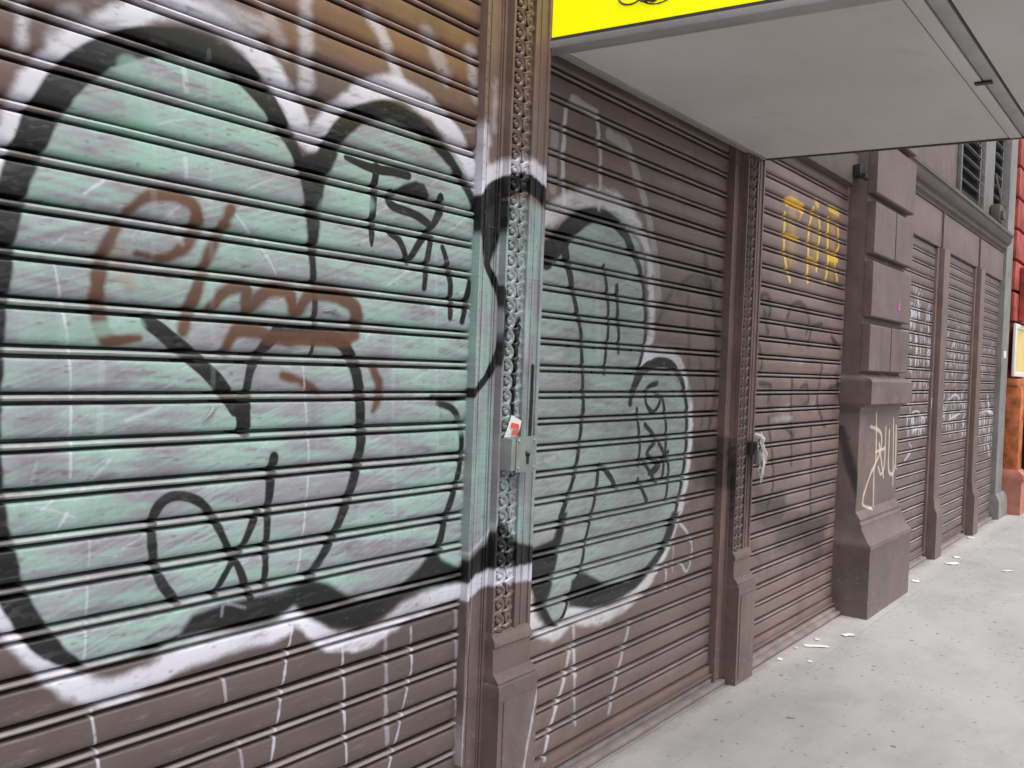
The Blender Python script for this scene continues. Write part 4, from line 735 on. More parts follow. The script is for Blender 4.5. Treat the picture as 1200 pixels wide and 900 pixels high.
('s',[(10.056,2.011),(10.041,1.97)],[0.0297,0.0296],'white',0.0069,0.38364372934882596),
('s',[(9.323,2.051),(9.319,1.97)],[0.0225,0.0226],'white',0.0065,0.6080457066408783),
('s',[(9.901,1.828),(9.888,1.775)],[0.0226,0.0226],'white',0.0069,0.5887594025315451),
('s',[(9.287,1.962),(9.28,1.892)],[0.0245,0.0246],'white',0.0065,0.52147425318629),
('s',[(10.301,1.982),(10.293,1.907)],[0.024,0.024],'white',0.0071,0.38025029455950377),
('s',[(9.674,2.015),(9.659,1.98)],[0.0211,0.0211],'white',0.0067,0.3941697049472543),
('s',[(9.777,1.885),(9.77,1.812)],[0.0304,0.0305],'white',0.0068,0.46120168932130606),
('s',[(10.02,1.853),(10.008,1.797)],[0.0316,0.0316],'white',0.0069,0.3860192234020672),
('s',[(10.31,1.863),(10.305,1.775)],[0.0311,0.0311],'white',0.0071,0.5987837196935359),
('s',[(9.753,1.89),(9.747,1.811)],[0.0257,0.0257],'white',0.0068,0.5676085018160251),
('s',[(10.278,2.021),(10.265,1.967)],[0.0182,0.0182],'white',0.0071,0.6572347620265279),
('s',[(9.963,1.908),(9.949,1.86)],[0.0201,0.0201],'white',0.0069,0.517547119639748),
('s',[(10.227,2.0),(10.215,1.942)],[0.0242,0.0242],'white',0.007,0.6455557848003417),
('s',[(9.436,1.843),(9.421,1.809)],[0.0268,0.0268],'white',0.0066,0.6172460859654308),
('s',[(9.791,1.885),(9.779,1.836)],[0.0191,0.0191],'white',0.0068,0.4759640373549218),
('s',[(9.573,1.884),(9.564,1.822)],[0.0266,0.0266],'white',0.0067,0.6915231847723524),
('s',[(10.132,1.882),(10.127,1.795)],[0.0321,0.0322],'white',0.007,0.6095663142727069),
('s',[(9.649,1.939),(9.641,1.867)],[0.0286,0.0286],'white',0.0067,0.6649551757510013),
('s',[(10.09,1.913),(10.076,1.864)],[0.0272,0.0272],'white',0.007,0.4154286552890557),
('s',[(10.033,1.486),(10.017,1.45)],[0.0326,0.0325],'white',0.007,0.7479465799692389),
('s',[(9.609,1.543),(9.609,1.441)],[0.0285,0.0286],'white',0.0067,0.46192527507349956),
('s',[(10.317,1.188),(10.312,1.101)],[0.0225,0.0226],'white',0.0072,0.42257885237951864),
('s',[(9.37,1.38),(9.367,1.288)],[0.026,0.0261],'white',0.0066,0.48991608462660796),
('s',[(10.214,1.535),(10.21,1.445)],[0.0205,0.0206],'white',0.0071,0.40217229084265177),
('s',[(9.547,1.229),(9.536,1.178)],[0.0171,0.0171],'white',0.0068,0.5930334965198081),
('s',[(9.709,1.319),(9.704,1.236)],[0.028,0.028],'white',0.0068,0.7661822912604457),
('s',[(9.702,1.293),(9.688,1.249)],[0.0209,0.0209],'white',0.0068,0.4384415747450417),
('s',[(10.325,1.412),(10.323,1.313)],[0.0322,0.0323],'white',0.0072,0.5538617195750768),
('s',[(9.514,1.459),(9.508,1.384)],[0.0226,0.0226],'white',0.0067,0.42803691310202885),
('s',[(10.341,1.277),(10.341,1.162)],[0.0318,0.0319],'white',0.0072,0.6901920285993667),
('s',[(10.313,1.248),(10.304,1.175)],[0.0313,0.0314],'white',0.0072,0.7671569368180551),
('s',[(9.393,1.502),(9.382,1.455)],[0.0233,0.0233],'white',0.0066,0.7457392243312054),
('s',[(9.949,1.192),(9.94,1.126)],[0.0264,0.0264],'white',0.007,0.49880292670522075),
('s',[(10.034,1.445),(10.018,1.409)],[0.0238,0.0238],'white',0.007,0.62545340756204),
('s',[(10.345,1.435),(10.347,1.316)],[0.0312,0.0312],'white',0.0072,0.4630106702844605),
('s',[(10.277,1.146),(10.279,1.024)],[0.0292,0.0293],'white',0.0072,0.5561545063903122),
('s',[(9.951,1.281),(9.946,1.193)],[0.0204,0.0205],'white',0.007,0.7538501562828447),
('s',[(9.892,1.532),(9.882,1.471)],[0.0185,0.0185],'white',0.0069,0.5843375553916398),
('s',[(9.411,1.343),(9.401,1.287)],[0.029,0.029],'white',0.0066,0.7075127713699338),
('s',[(9.542,1.223),(9.537,1.141)],[0.021,0.021],'white',0.0067,0.7644715943097641),
('s',[(9.303,1.398),(9.299,1.317)],[0.0188,0.0189],'white',0.0066,0.5965748447212742),
('s',[(10.355,1.409),(10.352,1.31)],[0.0211,0.0212],'white',0.0072,0.7902001902181798),
('s',[(10.443,1.489),(10.441,1.384)],[0.0236,0.0236],'white',0.0073,0.412756573952203),
('s',[(9.561,1.257),(9.555,1.184)],[0.0249,0.025],'white',0.0068,0.4511578697252603),
('s',[(9.485,1.41),(9.479,1.334)],[0.029,0.0291],'white',0.0067,0.5797017465959815),
('s',[(9.715,1.174),(9.712,1.082)],[0.0288,0.0289],'white',0.0069,0.7222279234512595),
('s',[(9.842,1.451),(9.828,1.407)],[0.0274,0.0274],'white',0.0069,0.6994126958805353),
('s',[(10.438,1.148),(10.431,1.066)],[0.0263,0.0263],'white',0.0073,0.7859588159838486),
('s',[(9.389,1.407),(9.383,1.329)],[0.0255,0.0256],'white',0.0066,0.6444273323092677),
('s',[(9.482,1.351),(9.47,1.303)],[0.0225,0.0225],'white',0.0067,0.47161194393928324),
('s',[(9.679,1.297),(9.671,1.229)],[0.0196,0.0196],'white',0.0068,0.5875146052686325),
('s',[(10.074,1.431),(10.063,1.372)],[0.0245,0.0245],'white',0.007,0.6782618452509604),
('s',[(9.359,1.285),(9.346,1.248)],[0.0298,0.0298],'white',0.0066,0.47646957560228503),
('s',[(10.245,1.548),(10.238,1.469)],[0.0219,0.0219],'white',0.0071,0.7104024171441694),
('s',[(10.186,1.507),(10.17,1.467)],[0.0294,0.0294],'white',0.0071,0.5676009857680081),
('s',[(9.716,1.414),(9.707,1.349)],[0.0259,0.0259],'white',0.0068,0.5552859000505919),
('s',[(9.446,1.367),(9.448,1.251)],[0.0282,0.0282],'white',0.0067,0.6873345814148654),
('s',[(10.423,1.363),(10.413,1.294)],[0.0311,0.0311],'white',0.0073,0.4411053889844341),
('s',[(10.182,1.497),(10.178,1.407)],[0.0259,0.026],'white',0.0071,0.7087444876225679),
('s',[(9.389,1.285),(9.388,1.184)],[0.0172,0.0172],'white',0.0066,0.6734439692262794),
('s',[(9.643,1.248),(9.645,1.132)],[0.0171,0.0171],'white',0.0068,0.5627105840153218),
('s',[(9.928,1.138),(9.929,1.023)],[0.0179,0.018],'white',0.007,0.45458084321623216),
('s',[(9.8,1.218),(9.798,1.117)],[0.0259,0.026],'white',0.0069,0.7685491351752166),
('s',[(10.325,1.17),(10.321,1.078)],[0.0223,0.0223],'white',0.0072,0.6937687811050264),
('s',[(10.195,1.152),(10.182,1.102)],[0.0183,0.0183],'white',0.0072,0.5364675171768395),
('s',[(9.583,1.4),(9.569,1.361)],[0.0261,0.0261],'white',0.0067,0.5709395761984485),
('s',[(9.568,1.519),(9.563,1.438)],[0.0183,0.0183],'white',0.0067,0.7441732513933073),
('s',[(9.653,1.183),(9.64,1.139)],[0.023,0.023],'white',0.0068,0.7113575144641866),
('s',[(9.904,1.369),(9.905,1.259)],[0.0199,0.02],'white',0.0069,0.7404759600059458),
('s',[(9.881,1.439),(9.871,1.375)],[0.0216,0.0216],'white',0.0069,0.6530155780029063),
('s',[(9.813,1.341),(9.809,1.251)],[0.0306,0.0306],'white',0.0069,0.6793230062467315),
('s',[(9.654,1.281),(9.651,1.189)],[0.0309,0.031],'white',0.0068,0.5544768251810996),
('s',[(9.947,1.235),(9.937,1.171)],[0.0226,0.0226],'white',0.007,0.6483842297242557),
('s',[(11.259,1.174),(11.245,1.109)],[0.0234,0.0234],'white',0.0078,0.6439391981597347),
('s',[(11.359,1.129),(11.357,1.017)],[0.0272,0.0272],'white',0.0079,0.5794453063267917),
('s',[(11.345,1.272),(11.336,1.187)],[0.0267,0.0267],'white',0.0078,0.743995110364551),
('s',[(11.463,1.185),(11.457,1.087)],[0.0357,0.0357],'white',0.0079,0.5023063464158372),
('s',[(11.439,1.359),(11.421,1.312)],[0.0285,0.0285],'white',0.0079,0.46322918552907844),
('s',[(11.195,1.246),(11.178,1.196)],[0.0263,0.0263],'white',0.0078,0.5466388963135433),
('s',[(11.431,1.395),(11.42,1.316)],[0.028,0.028],'white',0.0079,0.46482515251661116),
('s',[(11.214,1.315),(11.2,1.25)],[0.0291,0.0291],'white',0.0078,0.6225895074624349),
('s',[(11.266,1.292),(11.258,1.206)],[0.028,0.028],'white',0.0078,0.45018466635580606),
('s',[(11.339,1.3),(11.336,1.195)],[0.0219,0.022],'white',0.0078,0.6183421521230095),
('s',[(11.214,1.238),(11.21,1.136)],[0.0308,0.0308],'white',0.0078,0.62869146813849),
('s',[(11.437,1.352),(11.436,1.234)],[0.0275,0.0276],'white',0.0079,0.6533281189429122),
('s',[(11.106,1.413),(11.089,1.363)],[0.0285,0.0285],'white',0.0077,0.49609390079801186),
('s',[(11.376,1.373),(11.369,1.283)],[0.0355,0.0355],'white',0.0078,0.677168820584984),
('s',[(11.478,1.175),(11.474,1.068)],[0.0206,0.0206],'white',0.0079,0.6041980594309373),
('s',[(8.128,2.398),(8.121,2.342)],[0.0237,0.0237],'white',0.0057,0.3612405060818705),
('s',[(8.078,2.452),(8.071,2.396)],[0.0247,0.0247],'white',0.0057,0.32762458480167733),
('s',[(8.069,2.441),(8.064,2.376)],[0.0151,0.0151],'white',0.0057,0.4727295158735429),
('s',[(8.301,2.457),(8.294,2.402)],[0.019,0.019],'white',0.0058,0.492383009061112),
('s',[(8.172,2.449),(8.166,2.386)],[0.0208,0.0208],'white',0.0057,0.59461289560135),
('s',[(8.236,2.324),(8.228,2.27)],[0.0152,0.0152],'white',0.0058,0.301379593165828),
('s',[(8.354,2.381),(8.347,2.322)],[0.0257,0.0257],'white',0.0059,0.4082791352264049),
('s',[(8.261,2.376),(8.25,2.344)],[0.0215,0.0215],'white',0.0058,0.5789578910339321),
('s',[(8.218,2.35),(8.207,2.318)],[0.0198,0.0198],'white',0.0058,0.4517504218397972),
('s',[(8.22,2.341),(8.211,2.293)],[0.0218,0.0218],'white',0.0058,0.45549549805920697),
('s',[(8.249,2.386),(8.24,2.342)],[0.0182,0.0182],'white',0.0058,0.5591322845349361),
('s',[(8.153,2.357),(8.143,2.317)],[0.0271,0.0271],'white',0.0057,0.36486297220943337),
('s',[(11.283,1.953),(11.272,1.882)],[0.0318,0.0319],'white',0.0077,0.5049541315614613),
('s',[(11.146,1.806),(11.129,1.756)],[0.0221,0.0221],'white',0.0076,0.44655564329547764),
('s',[(11.618,1.848),(11.605,1.778)],[0.0211,0.0211],'white',0.0079,0.5921286639174744),
('s',[(11.035,1.869),(11.016,1.83)],[0.0228,0.0227],'white',0.0075,0.6243672012998283),
('s',[(11.075,1.785),(11.055,1.748)],[0.0235,0.0235],'white',0.0076,0.7020057878060215),
('s',[(11.124,1.975),(11.111,1.909)],[0.0285,0.0286],'white',0.0076,0.7240945572004973),
('s',[(11.805,1.731),(11.782,1.696)],[0.0272,0.0272],'white',0.008,0.5817075427041954),
('s',[(11.2,1.759),(11.182,1.711)],[0.0351,0.0351],'white',0.0077,0.42815520580618394),
('s',[(11.333,1.854),(11.319,1.787)],[0.0277,0.0277],'white',0.0077,0.759758628234356),
('s',[(11.162,1.955),(11.142,1.916)],[0.0222,0.0222],'white',0.0076,0.5944526470346622),
('s',[(11.581,2.033),(11.564,1.978)],[0.0272,0.0272],'white',0.0078,0.793043191338477),
('s',[(11.399,1.785),(11.379,1.745)],[0.0351,0.0351],'white',0.0078,0.4094516353309035),
('s',[(11.048,1.845),(11.032,1.791)],[0.0278,0.0278],'white',0.0076,0.6489707637693716),
('s',[(11.24,1.839),(11.223,1.791)],[0.0293,0.0293],'white',0.0077,0.6856734443443285),
('s',[(11.212,1.8),(11.2,1.732)],[0.0362,0.0362],'white',0.0077,0.4250134324656797),
('s',[(11.27,2.032),(11.25,1.994)],[0.0273,0.0273],'white',0.0077,0.711176718149209),
('s',[(11.038,1.784),(11.026,1.716)],[0.0354,0.0354],'white',0.0076,0.7026812896427224),
('s',[(11.111,1.815),(11.096,1.759)],[0.0237,0.0237],'white',0.0076,0.7164984882490943),
('s',[(11.241,1.771),(11.229,1.699)],[0.0261,0.0261],'white',0.0077,0.45402897723292757),
('s',[(11.666,2.05),(11.644,2.013)],[0.0353,0.0353],'white',0.0079,0.4947833689926334),
('s',[(11.13,1.94),(11.116,1.876)],[0.0223,0.0223],'white',0.0076,0.5264604858414377),
('s',[(10.933,1.984),(10.92,1.921)],[0.0294,0.0294],'white',0.0075,0.6398862413427588),
('s',[(11.74,2.103),(11.719,2.058)],[0.0311,0.0311],'white',0.0079,0.5437832847627772),
('s',[(11.844,2.03),(11.832,1.951)],[0.0332,0.0332],'white',0.008,0.6707778134670579),
('s',[(12.074,1.218),(12.061,1.143)],[0.0289,0.0289],'white',0.0083,0.7809027434746538),
('s',[(11.97,1.11),(11.969,0.988)],[0.033,0.0331],'white',0.0083,0.7999361391181663),
('s',[(11.274,1.026),(11.267,0.936)],[0.0254,0.0254],'white',0.0078,0.5082184148840724),
('s',[(11.679,1.345),(11.667,1.269)],[0.0299,0.03],'white',0.008,0.5440943323946353),
('s',[(11.277,1.427),(11.266,1.355)],[0.0339,0.0339],'white',0.0078,0.5599318007058466),
('s',[(11.32,1.396),(11.315,1.298)],[0.0325,0.0326],'white',0.0078,0.5343134034110306),
('s',[(11.878,1.459),(11.86,1.406)],[0.022,0.022],'white',0.0081,0.8040388609508059),
('s',[(11.216,1.081),(11.202,1.023)],[0.0247,0.0247],'white',0.0078,0.49487660795855526),
('s',[(11.921,1.257),(11.923,1.122)],[0.0333,0.0334],'white',0.0082,0.7032649236908606),
('s',[(11.575,1.16),(11.569,1.063)],[0.0375,0.0375],'white',0.008,0.549026310224846),
('s',[(11.347,0.933),(11.343,0.827)],[0.031,0.0311],'white',0.0079,0.6610780830353238),
('s',[(11.083,1.352),(11.082,1.238)],[0.0238,0.0239],'white',0.0077,0.7221338017562228),
('s',[(11.55,1.373),(11.53,1.328)],[0.021,0.021],'white',0.0079,0.7708147332371447),
('s',[(11.341,1.194),(11.335,1.099)],[0.0331,0.0331],'white',0.0079,0.5219062550326838),
('s',[(11.567,1.055),(11.562,0.95)],[0.0286,0.0287],'white',0.008,0.7380836740426799),
('s',[(11.968,0.972),(11.96,0.877)],[0.0226,0.0226],'white',0.0083,0.5083444984288341),
('s',[(11.808,1.088),(11.798,1.003)],[0.0332,0.0332],'white',0.0082,0.5479230727491198),
('s',[(11.481,1.261),(11.479,1.148)],[0.037,0.0371],'white',0.0079,0.573765944234778),
('s',[(11.186,1.273),(11.186,1.152)],[0.0367,0.0368],'white',0.0077,0.4758525513624556),
('s',[(11.435,1.21),(11.437,1.084)],[0.0299,0.03],'white',0.0079,0.6426048165433),
('s',[(12.155,1.045),(12.157,0.911)],[0.0362,0.0363],'white',0.0084,0.8922892363381951),
('s',[(11.842,1.031),(11.833,0.94)],[0.033,0.033],'white',0.0082,0.8719490500593263),
('s',[(12.152,0.951),(12.147,0.839)],[0.0303,0.0304],'white',0.0084,0.6378185539973776),
('s',[(11.557,0.948),(11.553,0.843)],[0.0345,0.0346],'white',0.008,0.7500214034863603),
('s',[(11.197,1.232),(11.186,1.16)],[0.0363,0.0363],'white',0.0078,0.7595041347049567),
('s',[(11.471,1.19),(11.472,1.063)],[0.0293,0.0293],'white',0.0079,0.7678805827124412),
('s',[(11.455,1.237),(11.453,1.122)],[0.0233,0.0234],'white',0.0079,0.7540891828207459),
('s',[(12.046,0.902),(12.038,0.807)],[0.0324,0.0324],'white',0.0083,0.8972804276452566),
('s',[(11.975,0.976),(11.966,0.882)],[0.0232,0.0232],'white',0.0083,0.8221716615304467),
('s',[(11.226,1.09),(11.213,1.024)],[0.0337,0.0337],'white',0.0078,0.7386331660871197),
('s',[(11.616,1.204),(11.602,1.135)],[0.0381,0.0381],'white',0.008,0.7003462463583247),
('s',[(12.047,1.396),(12.025,1.353)],[0.0239,0.0238],'white',0.0082,0.5938122508146942),
('s',[(12.077,1.391),(12.069,1.296)],[0.0366,0.0366],'white',0.0083,0.5869741455857386),
('s',[(8.239,1.682),(8.228,1.649)],[0.0224,0.0224],'white',0.0059,0.5466488362430617),
('s',[(8.202,1.579),(8.195,1.52)],[0.0239,0.0239],'white',0.0059,0.43534198039967786),
('s',[(8.227,1.486),(8.222,1.416)],[0.0248,0.0249],'white',0.0059,0.4702337398733071),
('s',[(8.472,1.634),(8.467,1.563)],[0.0281,0.0281],'white',0.006,0.5206816510257093),
('s',[(8.391,1.537),(8.384,1.478)],[0.02,0.02],'white',0.006,0.35780024844046737),
('s',[(8.668,1.596),(8.665,1.513)],[0.0202,0.0202],'white',0.0062,0.6594461904153524),
('s',[(8.642,1.681),(8.638,1.602)],[0.0159,0.0159],'white',0.0061,0.5756208643572385),
('s',[(8.649,1.531),(8.639,1.482)],[0.0203,0.0203],'white',0.0062,0.41368155086326186),
('s',[(8.737,1.571),(8.733,1.492)],[0.0224,0.0224],'white',0.0062,0.5013998368879793),
('s',[(8.795,1.464),(8.791,1.387)],[0.0248,0.0248],'white',0.0063,0.6614973451707339),
('s',[(8.269,1.65),(8.265,1.574)],[0.0237,0.0238],'white',0.0059,0.6176560598480433),
('s',[(8.577,1.629),(8.566,1.591)],[0.0259,0.0259],'white',0.0061,0.6545532431726103),
('s',[(8.428,1.652),(8.425,1.572)],[0.0176,0.0176],'white',0.006,0.4175974848669042),
('s',[(8.473,1.604),(8.469,1.528)],[0.0153,0.0153],'white',0.006,0.6762022554217497),
('s',[(8.246,1.598),(8.235,1.566)],[0.0197,0.0197],'white',0.0059,0.5271908202706825),
('s',[(8.753,1.695),(8.742,1.656)],[0.0276,0.0275],'white',0.0062,0.6724317642458911),
('s',[(8.412,1.593),(8.41,1.51)],[0.0212,0.0213],'white',0.006,0.5076728060799364),
('s',[(8.348,1.674),(8.339,1.628)],[0.0198,0.0198],'white',0.006,0.3730452246614419),
('s',[(8.401,1.514),(8.398,1.432)],[0.0167,0.0168],'white',0.006,0.47748131593770293),
('s',[(8.736,1.458),(8.727,1.408)],[0.018,0.0181],'white',0.0062,0.6439889647987345),
('s',[(8.266,1.551),(8.264,1.466)],[0.0182,0.0182],'white',0.0059,0.4533857551003939),
('s',[(8.444,1.723),(8.438,1.662)],[0.0228,0.0228],'white',0.006,0.5011967631920432),
('s',[(8.614,1.548),(8.608,1.482)],[0.0266,0.0266],'white',0.0061,0.40004869958143036),
('s',[(8.159,1.66),(8.149,1.62)],[0.0264,0.0264],'white',0.0058,0.6477121896407247),
('s',[(10.262,2.268),(10.254,2.194)],[0.0323,0.0323],'white',0.007,0.5305036134187991),
('s',[(10.223,2.162),(10.206,2.125)],[0.0227,0.0227],'white',0.007,0.3774886070648141),
('s',[(9.833,2.183),(9.826,2.109)],[0.0209,0.0209],'white',0.0068,0.5929492146858651),
('s',[(9.425,2.087),(9.413,2.04)],[0.0246,0.0246],'white',0.0065,0.485197049695007),
('s',[(9.3,2.148),(9.291,2.088)],[0.0199,0.0199],'white',0.0065,0.3280449756753894),
('s',[(9.899,2.291),(9.884,2.248)],[0.0207,0.0206],'white',0.0068,0.47144286266251734),
('s',[(9.75,2.239),(9.735,2.199)],[0.0201,0.0201],'white',0.0067,0.4841381424646372),
('s',[(9.657,2.301),(9.649,2.232)],[0.0248,0.0248],'white',0.0066,0.4035266160959739),
('s',[(10.371,2.222),(10.355,2.179)],[0.0253,0.0253],'white',0.0071,0.37947537930841413),
('s',[(10.231,2.129),(10.215,2.089)],[0.0197,0.0197],'white',0.007,0.5020015376771426),
('s',[(9.784,2.266),(9.773,2.21)],[0.0189,0.0189],'white',0.0067,0.4406159460309619),
('s',[(9.905,2.059),(9.895,1.998)],[0.0259,0.0259],'white',0.0068,0.3115115503368365),
('s',[(9.804,2.181),(9.794,2.118)],[0.0216,0.0216],'white',0.0068,0.5828691667369003),
('s',[(10.059,2.14),(10.052,2.062)],[0.0321,0.0322],'white',0.0069,0.3388245967790089),
('s',[(10.278,2.219),(10.267,2.156)],[0.0179,0.0179],'white',0.007,0.32007126197397157),
('s',[(10.137,2.269),(10.13,2.19)],[0.0321,0.0321],'white',0.0069,0.4622059930552328),
('s',[(9.906,2.176),(9.895,2.118)],[0.0295,0.0295],'white',0.0068,0.5957986645267529),
('s',[(9.6,2.219),(9.588,2.169)],[0.0177,0.0177],'white',0.0066,0.34755701813367557),
('s',[(9.454,2.102),(9.44,2.061)],[0.0252,0.0252],'white',0.0066,0.5929507587229145),
('s',[(9.725,2.029),(9.712,1.984)],[0.0222,0.0222],'white',0.0067,0.3428649864478167),
('s',[(9.4,2.21),(9.392,2.145)],[0.0258,0.0259],'white',0.0065,0.36690557546331576),
('s',[(9.283,2.31),(9.272,2.264)],[0.024,0.024],'white',0.0064,0.30024405033105517),
('s',[(9.366,2.123),(9.353,2.08)],[0.0169,0.0169],'white',0.0065,0.5432242216798762),
('s',[(9.339,2.096),(9.325,2.061)],[0.0288,0.0288],'white',0.0065,0.44178487606511696),
('s',[(9.711,1.72),(9.702,1.653)],[0.0233,0.0233],'white',0.0068,0.4672425326875119),
('s',[(9.69,1.728),(9.676,1.687)],[0.0208,0.0208],'white',0.0068,0.522366685559591),
('s',[(10.329,1.579),(10.313,1.536)],[0.0234,0.0234],'white',0.0072,0.5831597762980222),
('s',[(9.875,1.628),(9.857,1.6)],[0.0292,0.0292],'white',0.0069,0.43297253701047894),
('s',[(9.589,1.652),(9.574,1.617)],[0.0221,0.0221],'white',0.0067,0.4083437611973125),
('s',[(9.831,1.689),(9.815,1.655)],[0.0299,0.0299],'white',0.0068,0.45918852663819515),
('s',[(9.78,1.615),(9.763,1.584)],[0.0216,0.0216],'white',0.0068,0.4068770650634286),
('s',[(9.915,1.555),(9.902,1.506)],[0.0237,0.0237],'white',0.0069,0.48058370403848),
('s',[(10.239,1.7),(10.228,1.637)],[0.0235,0.0235],'white',0.0071,0.30549038226618924),
('s',[(9.409,1.756),(9.396,1.711)],[0.0197,0.0197],'white',0.0066,0.4687698181880594),
('s',[(10.199,1.664),(10.189,1.599)],[0.0225,0.0225],'white',0.0071,0.356705099482082),
('s',[(10.317,1.638),(10.3,1.599)],[0.0236,0.0236],'white',0.0071,0.5652391506812312),
('s',[(9.436,1.557),(9.421,1.526)],[0.0297,0.0296],'white',0.0066,0.46034016286805),
('s',[(9.475,1.701),(9.463,1.656)],[0.0256,0.0256],'white',0.0066,0.536847283124623),
('s',[(10.321,1.728),(10.308,1.67)],[0.0303,0.0303],'white',0.0071,0.3572263381766185),
('s',[(10.278,1.721),(10.266,1.663)],[0.0258,0.0258],'white',0.0071,0.4604900897183836),
('s',[(10.327,1.75),(10.311,1.709)],[0.0333,0.0333],'white',0.0071,0.4886479453649952),
('s',[(10.395,1.726),(10.379,1.682)],[0.0274,0.0274],'white',0.0072,0.5332583011333742),
('s',[(9.904,1.759),(9.891,1.71)],[0.0291,0.0291],'white',0.0069,0.5644542782977908),
('s',[(9.443,1.671),(9.436,1.601)],[0.0275,0.0275],'white',0.0066,0.4850734905590627),
('s',[(9.533,1.647),(9.521,1.601)],[0.0242,0.0242],'white',0.0067,0.44813348958585686),
('s',[(11.592,1.456),(11.812,1.213),(11.717,0.965),(11.869,0.786)],[0.0597,0.061,0.0609,0.0619],'white',0.0149,0.85),
('s',[(11.422,1.32),(11.962,1.26)],[0.0295,0.0308],'white',0.0148,0.8),
('s',[(8.16,1.084),(8.257,1.02),(8.046,0.944)],[0.0185,0.0187,0.0184],'white',0.0074,0.8),
('s',[(8.065,1.306),(8.369,1.358),(8.662,1.253),(8.283,1.189)],[0.0182,0.0188,0.0194,0.0187],'white',0.0073,0.9),
('s',[(9.541,1.437),(9.91,1.493),(10.269,1.34),(9.655,1.25)],[0.021,0.0216,0.0224,0.0213],'white',0.0084,0.8)]
PIL = [
('f',[(2.228,2.926),(2.653,3.084),(2.652,2.685),(2.555,2.568),(2.431,2.566),(2.282,2.443)],0,'orange',0.0484,0.22),
('f',[(2.194,2.01),(2.295,2.136),(2.406,2.197),(2.526,2.226),(2.684,2.196),(2.738,0.962),(2.527,0.992),(2.391,1.011),(2.303,0.965),(2.23,0.942)],0,'mint',0.0082,0.95),
('s',[(2.323,2.424),(2.323,2.197),(2.301,2.103)],[0.0504,0.062,0.045],'white',0.0224,0.8),
('s',[(2.373,2.594),(2.373,2.436)],[0.0226,0.0227],'white',0.0141,0.4),
('s',[(2.322,2.211),(2.4,2.297),(2.504,2.335),(2.617,2.324),(2.686,2.253)],[0.0733,0.0574,0.053,0.0666,0.0741],'white',0.0169,0.95),
('s',[(2.288,2.101),(2.333,2.176),(2.413,2.241),(2.513,2.277),(2.616,2.259),(2.684,2.196)],[0.0392,0.0679,0.0692,0.0709,0.0667,0.0556],'black',0.0056,1.0),
('f',[(2.273,2.138),(2.404,2.225),(2.455,2.175),(2.406,2.036),(2.365,1.939),(2.322,2.054)],0,'black',0.0056,1.0),
('s',[(2.358,1.979),(2.409,1.905),(2.438,1.814),(2.427,1.686),(2.381,1.589),(2.294,1.525)],[0.0315,0.0291,0.0265,0.0265,0.0292,0.0286],'black',0.0037,1.0),
('s',[(2.508,1.794),(2.498,1.62),(2.489,1.458)],[0.0299,0.027,0.0241],'black',0.0045,1.0),
('s',[(2.609,1.631),(2.607,1.415),(2.595,1.276)],[0.0216,0.0217,0.0155],'black',0.0037,1.0),
('f',[(2.23,0.954),(2.338,0.974),(2.405,1.009),(2.437,1.105),(2.483,1.064),(2.556,1.0),(2.656,0.974),(2.736,0.982),(2.742,0.898),(2.644,0.906),(2.532,0.905),(2.424,0.923),(2.343,0.895),(2.233,0.885)],0,'black',0.0057,1.0),
('s',[(2.271,0.981),(2.346,1.002),(2.408,1.044),(2.437,1.111)],[0.0115,0.0118,0.0089,0.006],'white',0.0043,0.5),
('s',[(2.235,0.845),(2.326,0.863),(2.421,0.893),(2.543,0.885),(2.699,0.879)],[0.0574,0.0587,0.0541,0.0558,0.0644],'white',0.0086,0.95),
('s',[(2.696,0.936),(2.697,0.586),(2.659,0.499),(2.597,0.327),(2.557,0.153)],[0.0257,0.0195,0.0161,0.0128,0.0127],'white',0.0064,0.6),
('s',[(2.346,0.842),(2.316,0.411),(2.31,0.267)],[0.0089,0.0089,0.0089],'white',0.003,0.4),
('s',[(2.523,2.021),(2.566,1.661)],[0.0299,0.0274],'white',0.0179,0.4),
('s',[(2.446,2.012),(2.483,1.868)],[0.041,0.0237],'white',0.0176,0.35)]
PIER = [
('s',[(6.676,1.38),(6.708,1.041),(6.635,0.972)],[0.0229,0.0232,0.023],'cream',0.0055,0.9),
('s',[(6.544,1.293),(6.807,1.234),(6.807,1.097),(6.597,0.951),(6.456,0.818)],[0.0244,0.0253,0.0254,0.0248,0.0245],'cream',0.0055,0.9),
('s',[(6.932,1.28),(6.934,0.995),(6.855,0.931),(6.781,0.987)],[0.0237,0.0238,0.0237,0.0234],'cream',0.0057,0.9),
('s',[(7.029,1.245),(7.054,0.955),(7.177,0.914),(7.233,1.008),(7.212,1.271)],[0.026,0.0262,0.0266,0.0268,0.0265],'cream',0.0058,0.9),
('s',[(6.456,0.818),(6.447,0.747),(6.636,0.703)],[0.0207,0.0207,0.0212],'cream',0.0055,0.9),
('s',[(6.676,0.982),(6.696,0.715)],[0.0212,0.0214],'cream',0.0056,0.9),
('s',[(7.129,1.338),(7.194,0.815)],[0.0202,0.0206],'cream',0.0059,0.9),
('s',[(6.699,1.103),(6.914,1.116)],[0.0231,0.0237],'cream',0.0056,0.9),
('s',[(6.775,1.161),(6.927,0.901)],[0.0233,0.0239],'cream',0.0056,0.9),
('s',[(7.241,0.962),(7.269,0.94)],[0.02,0.02],'cream',0.0047,0.9)]

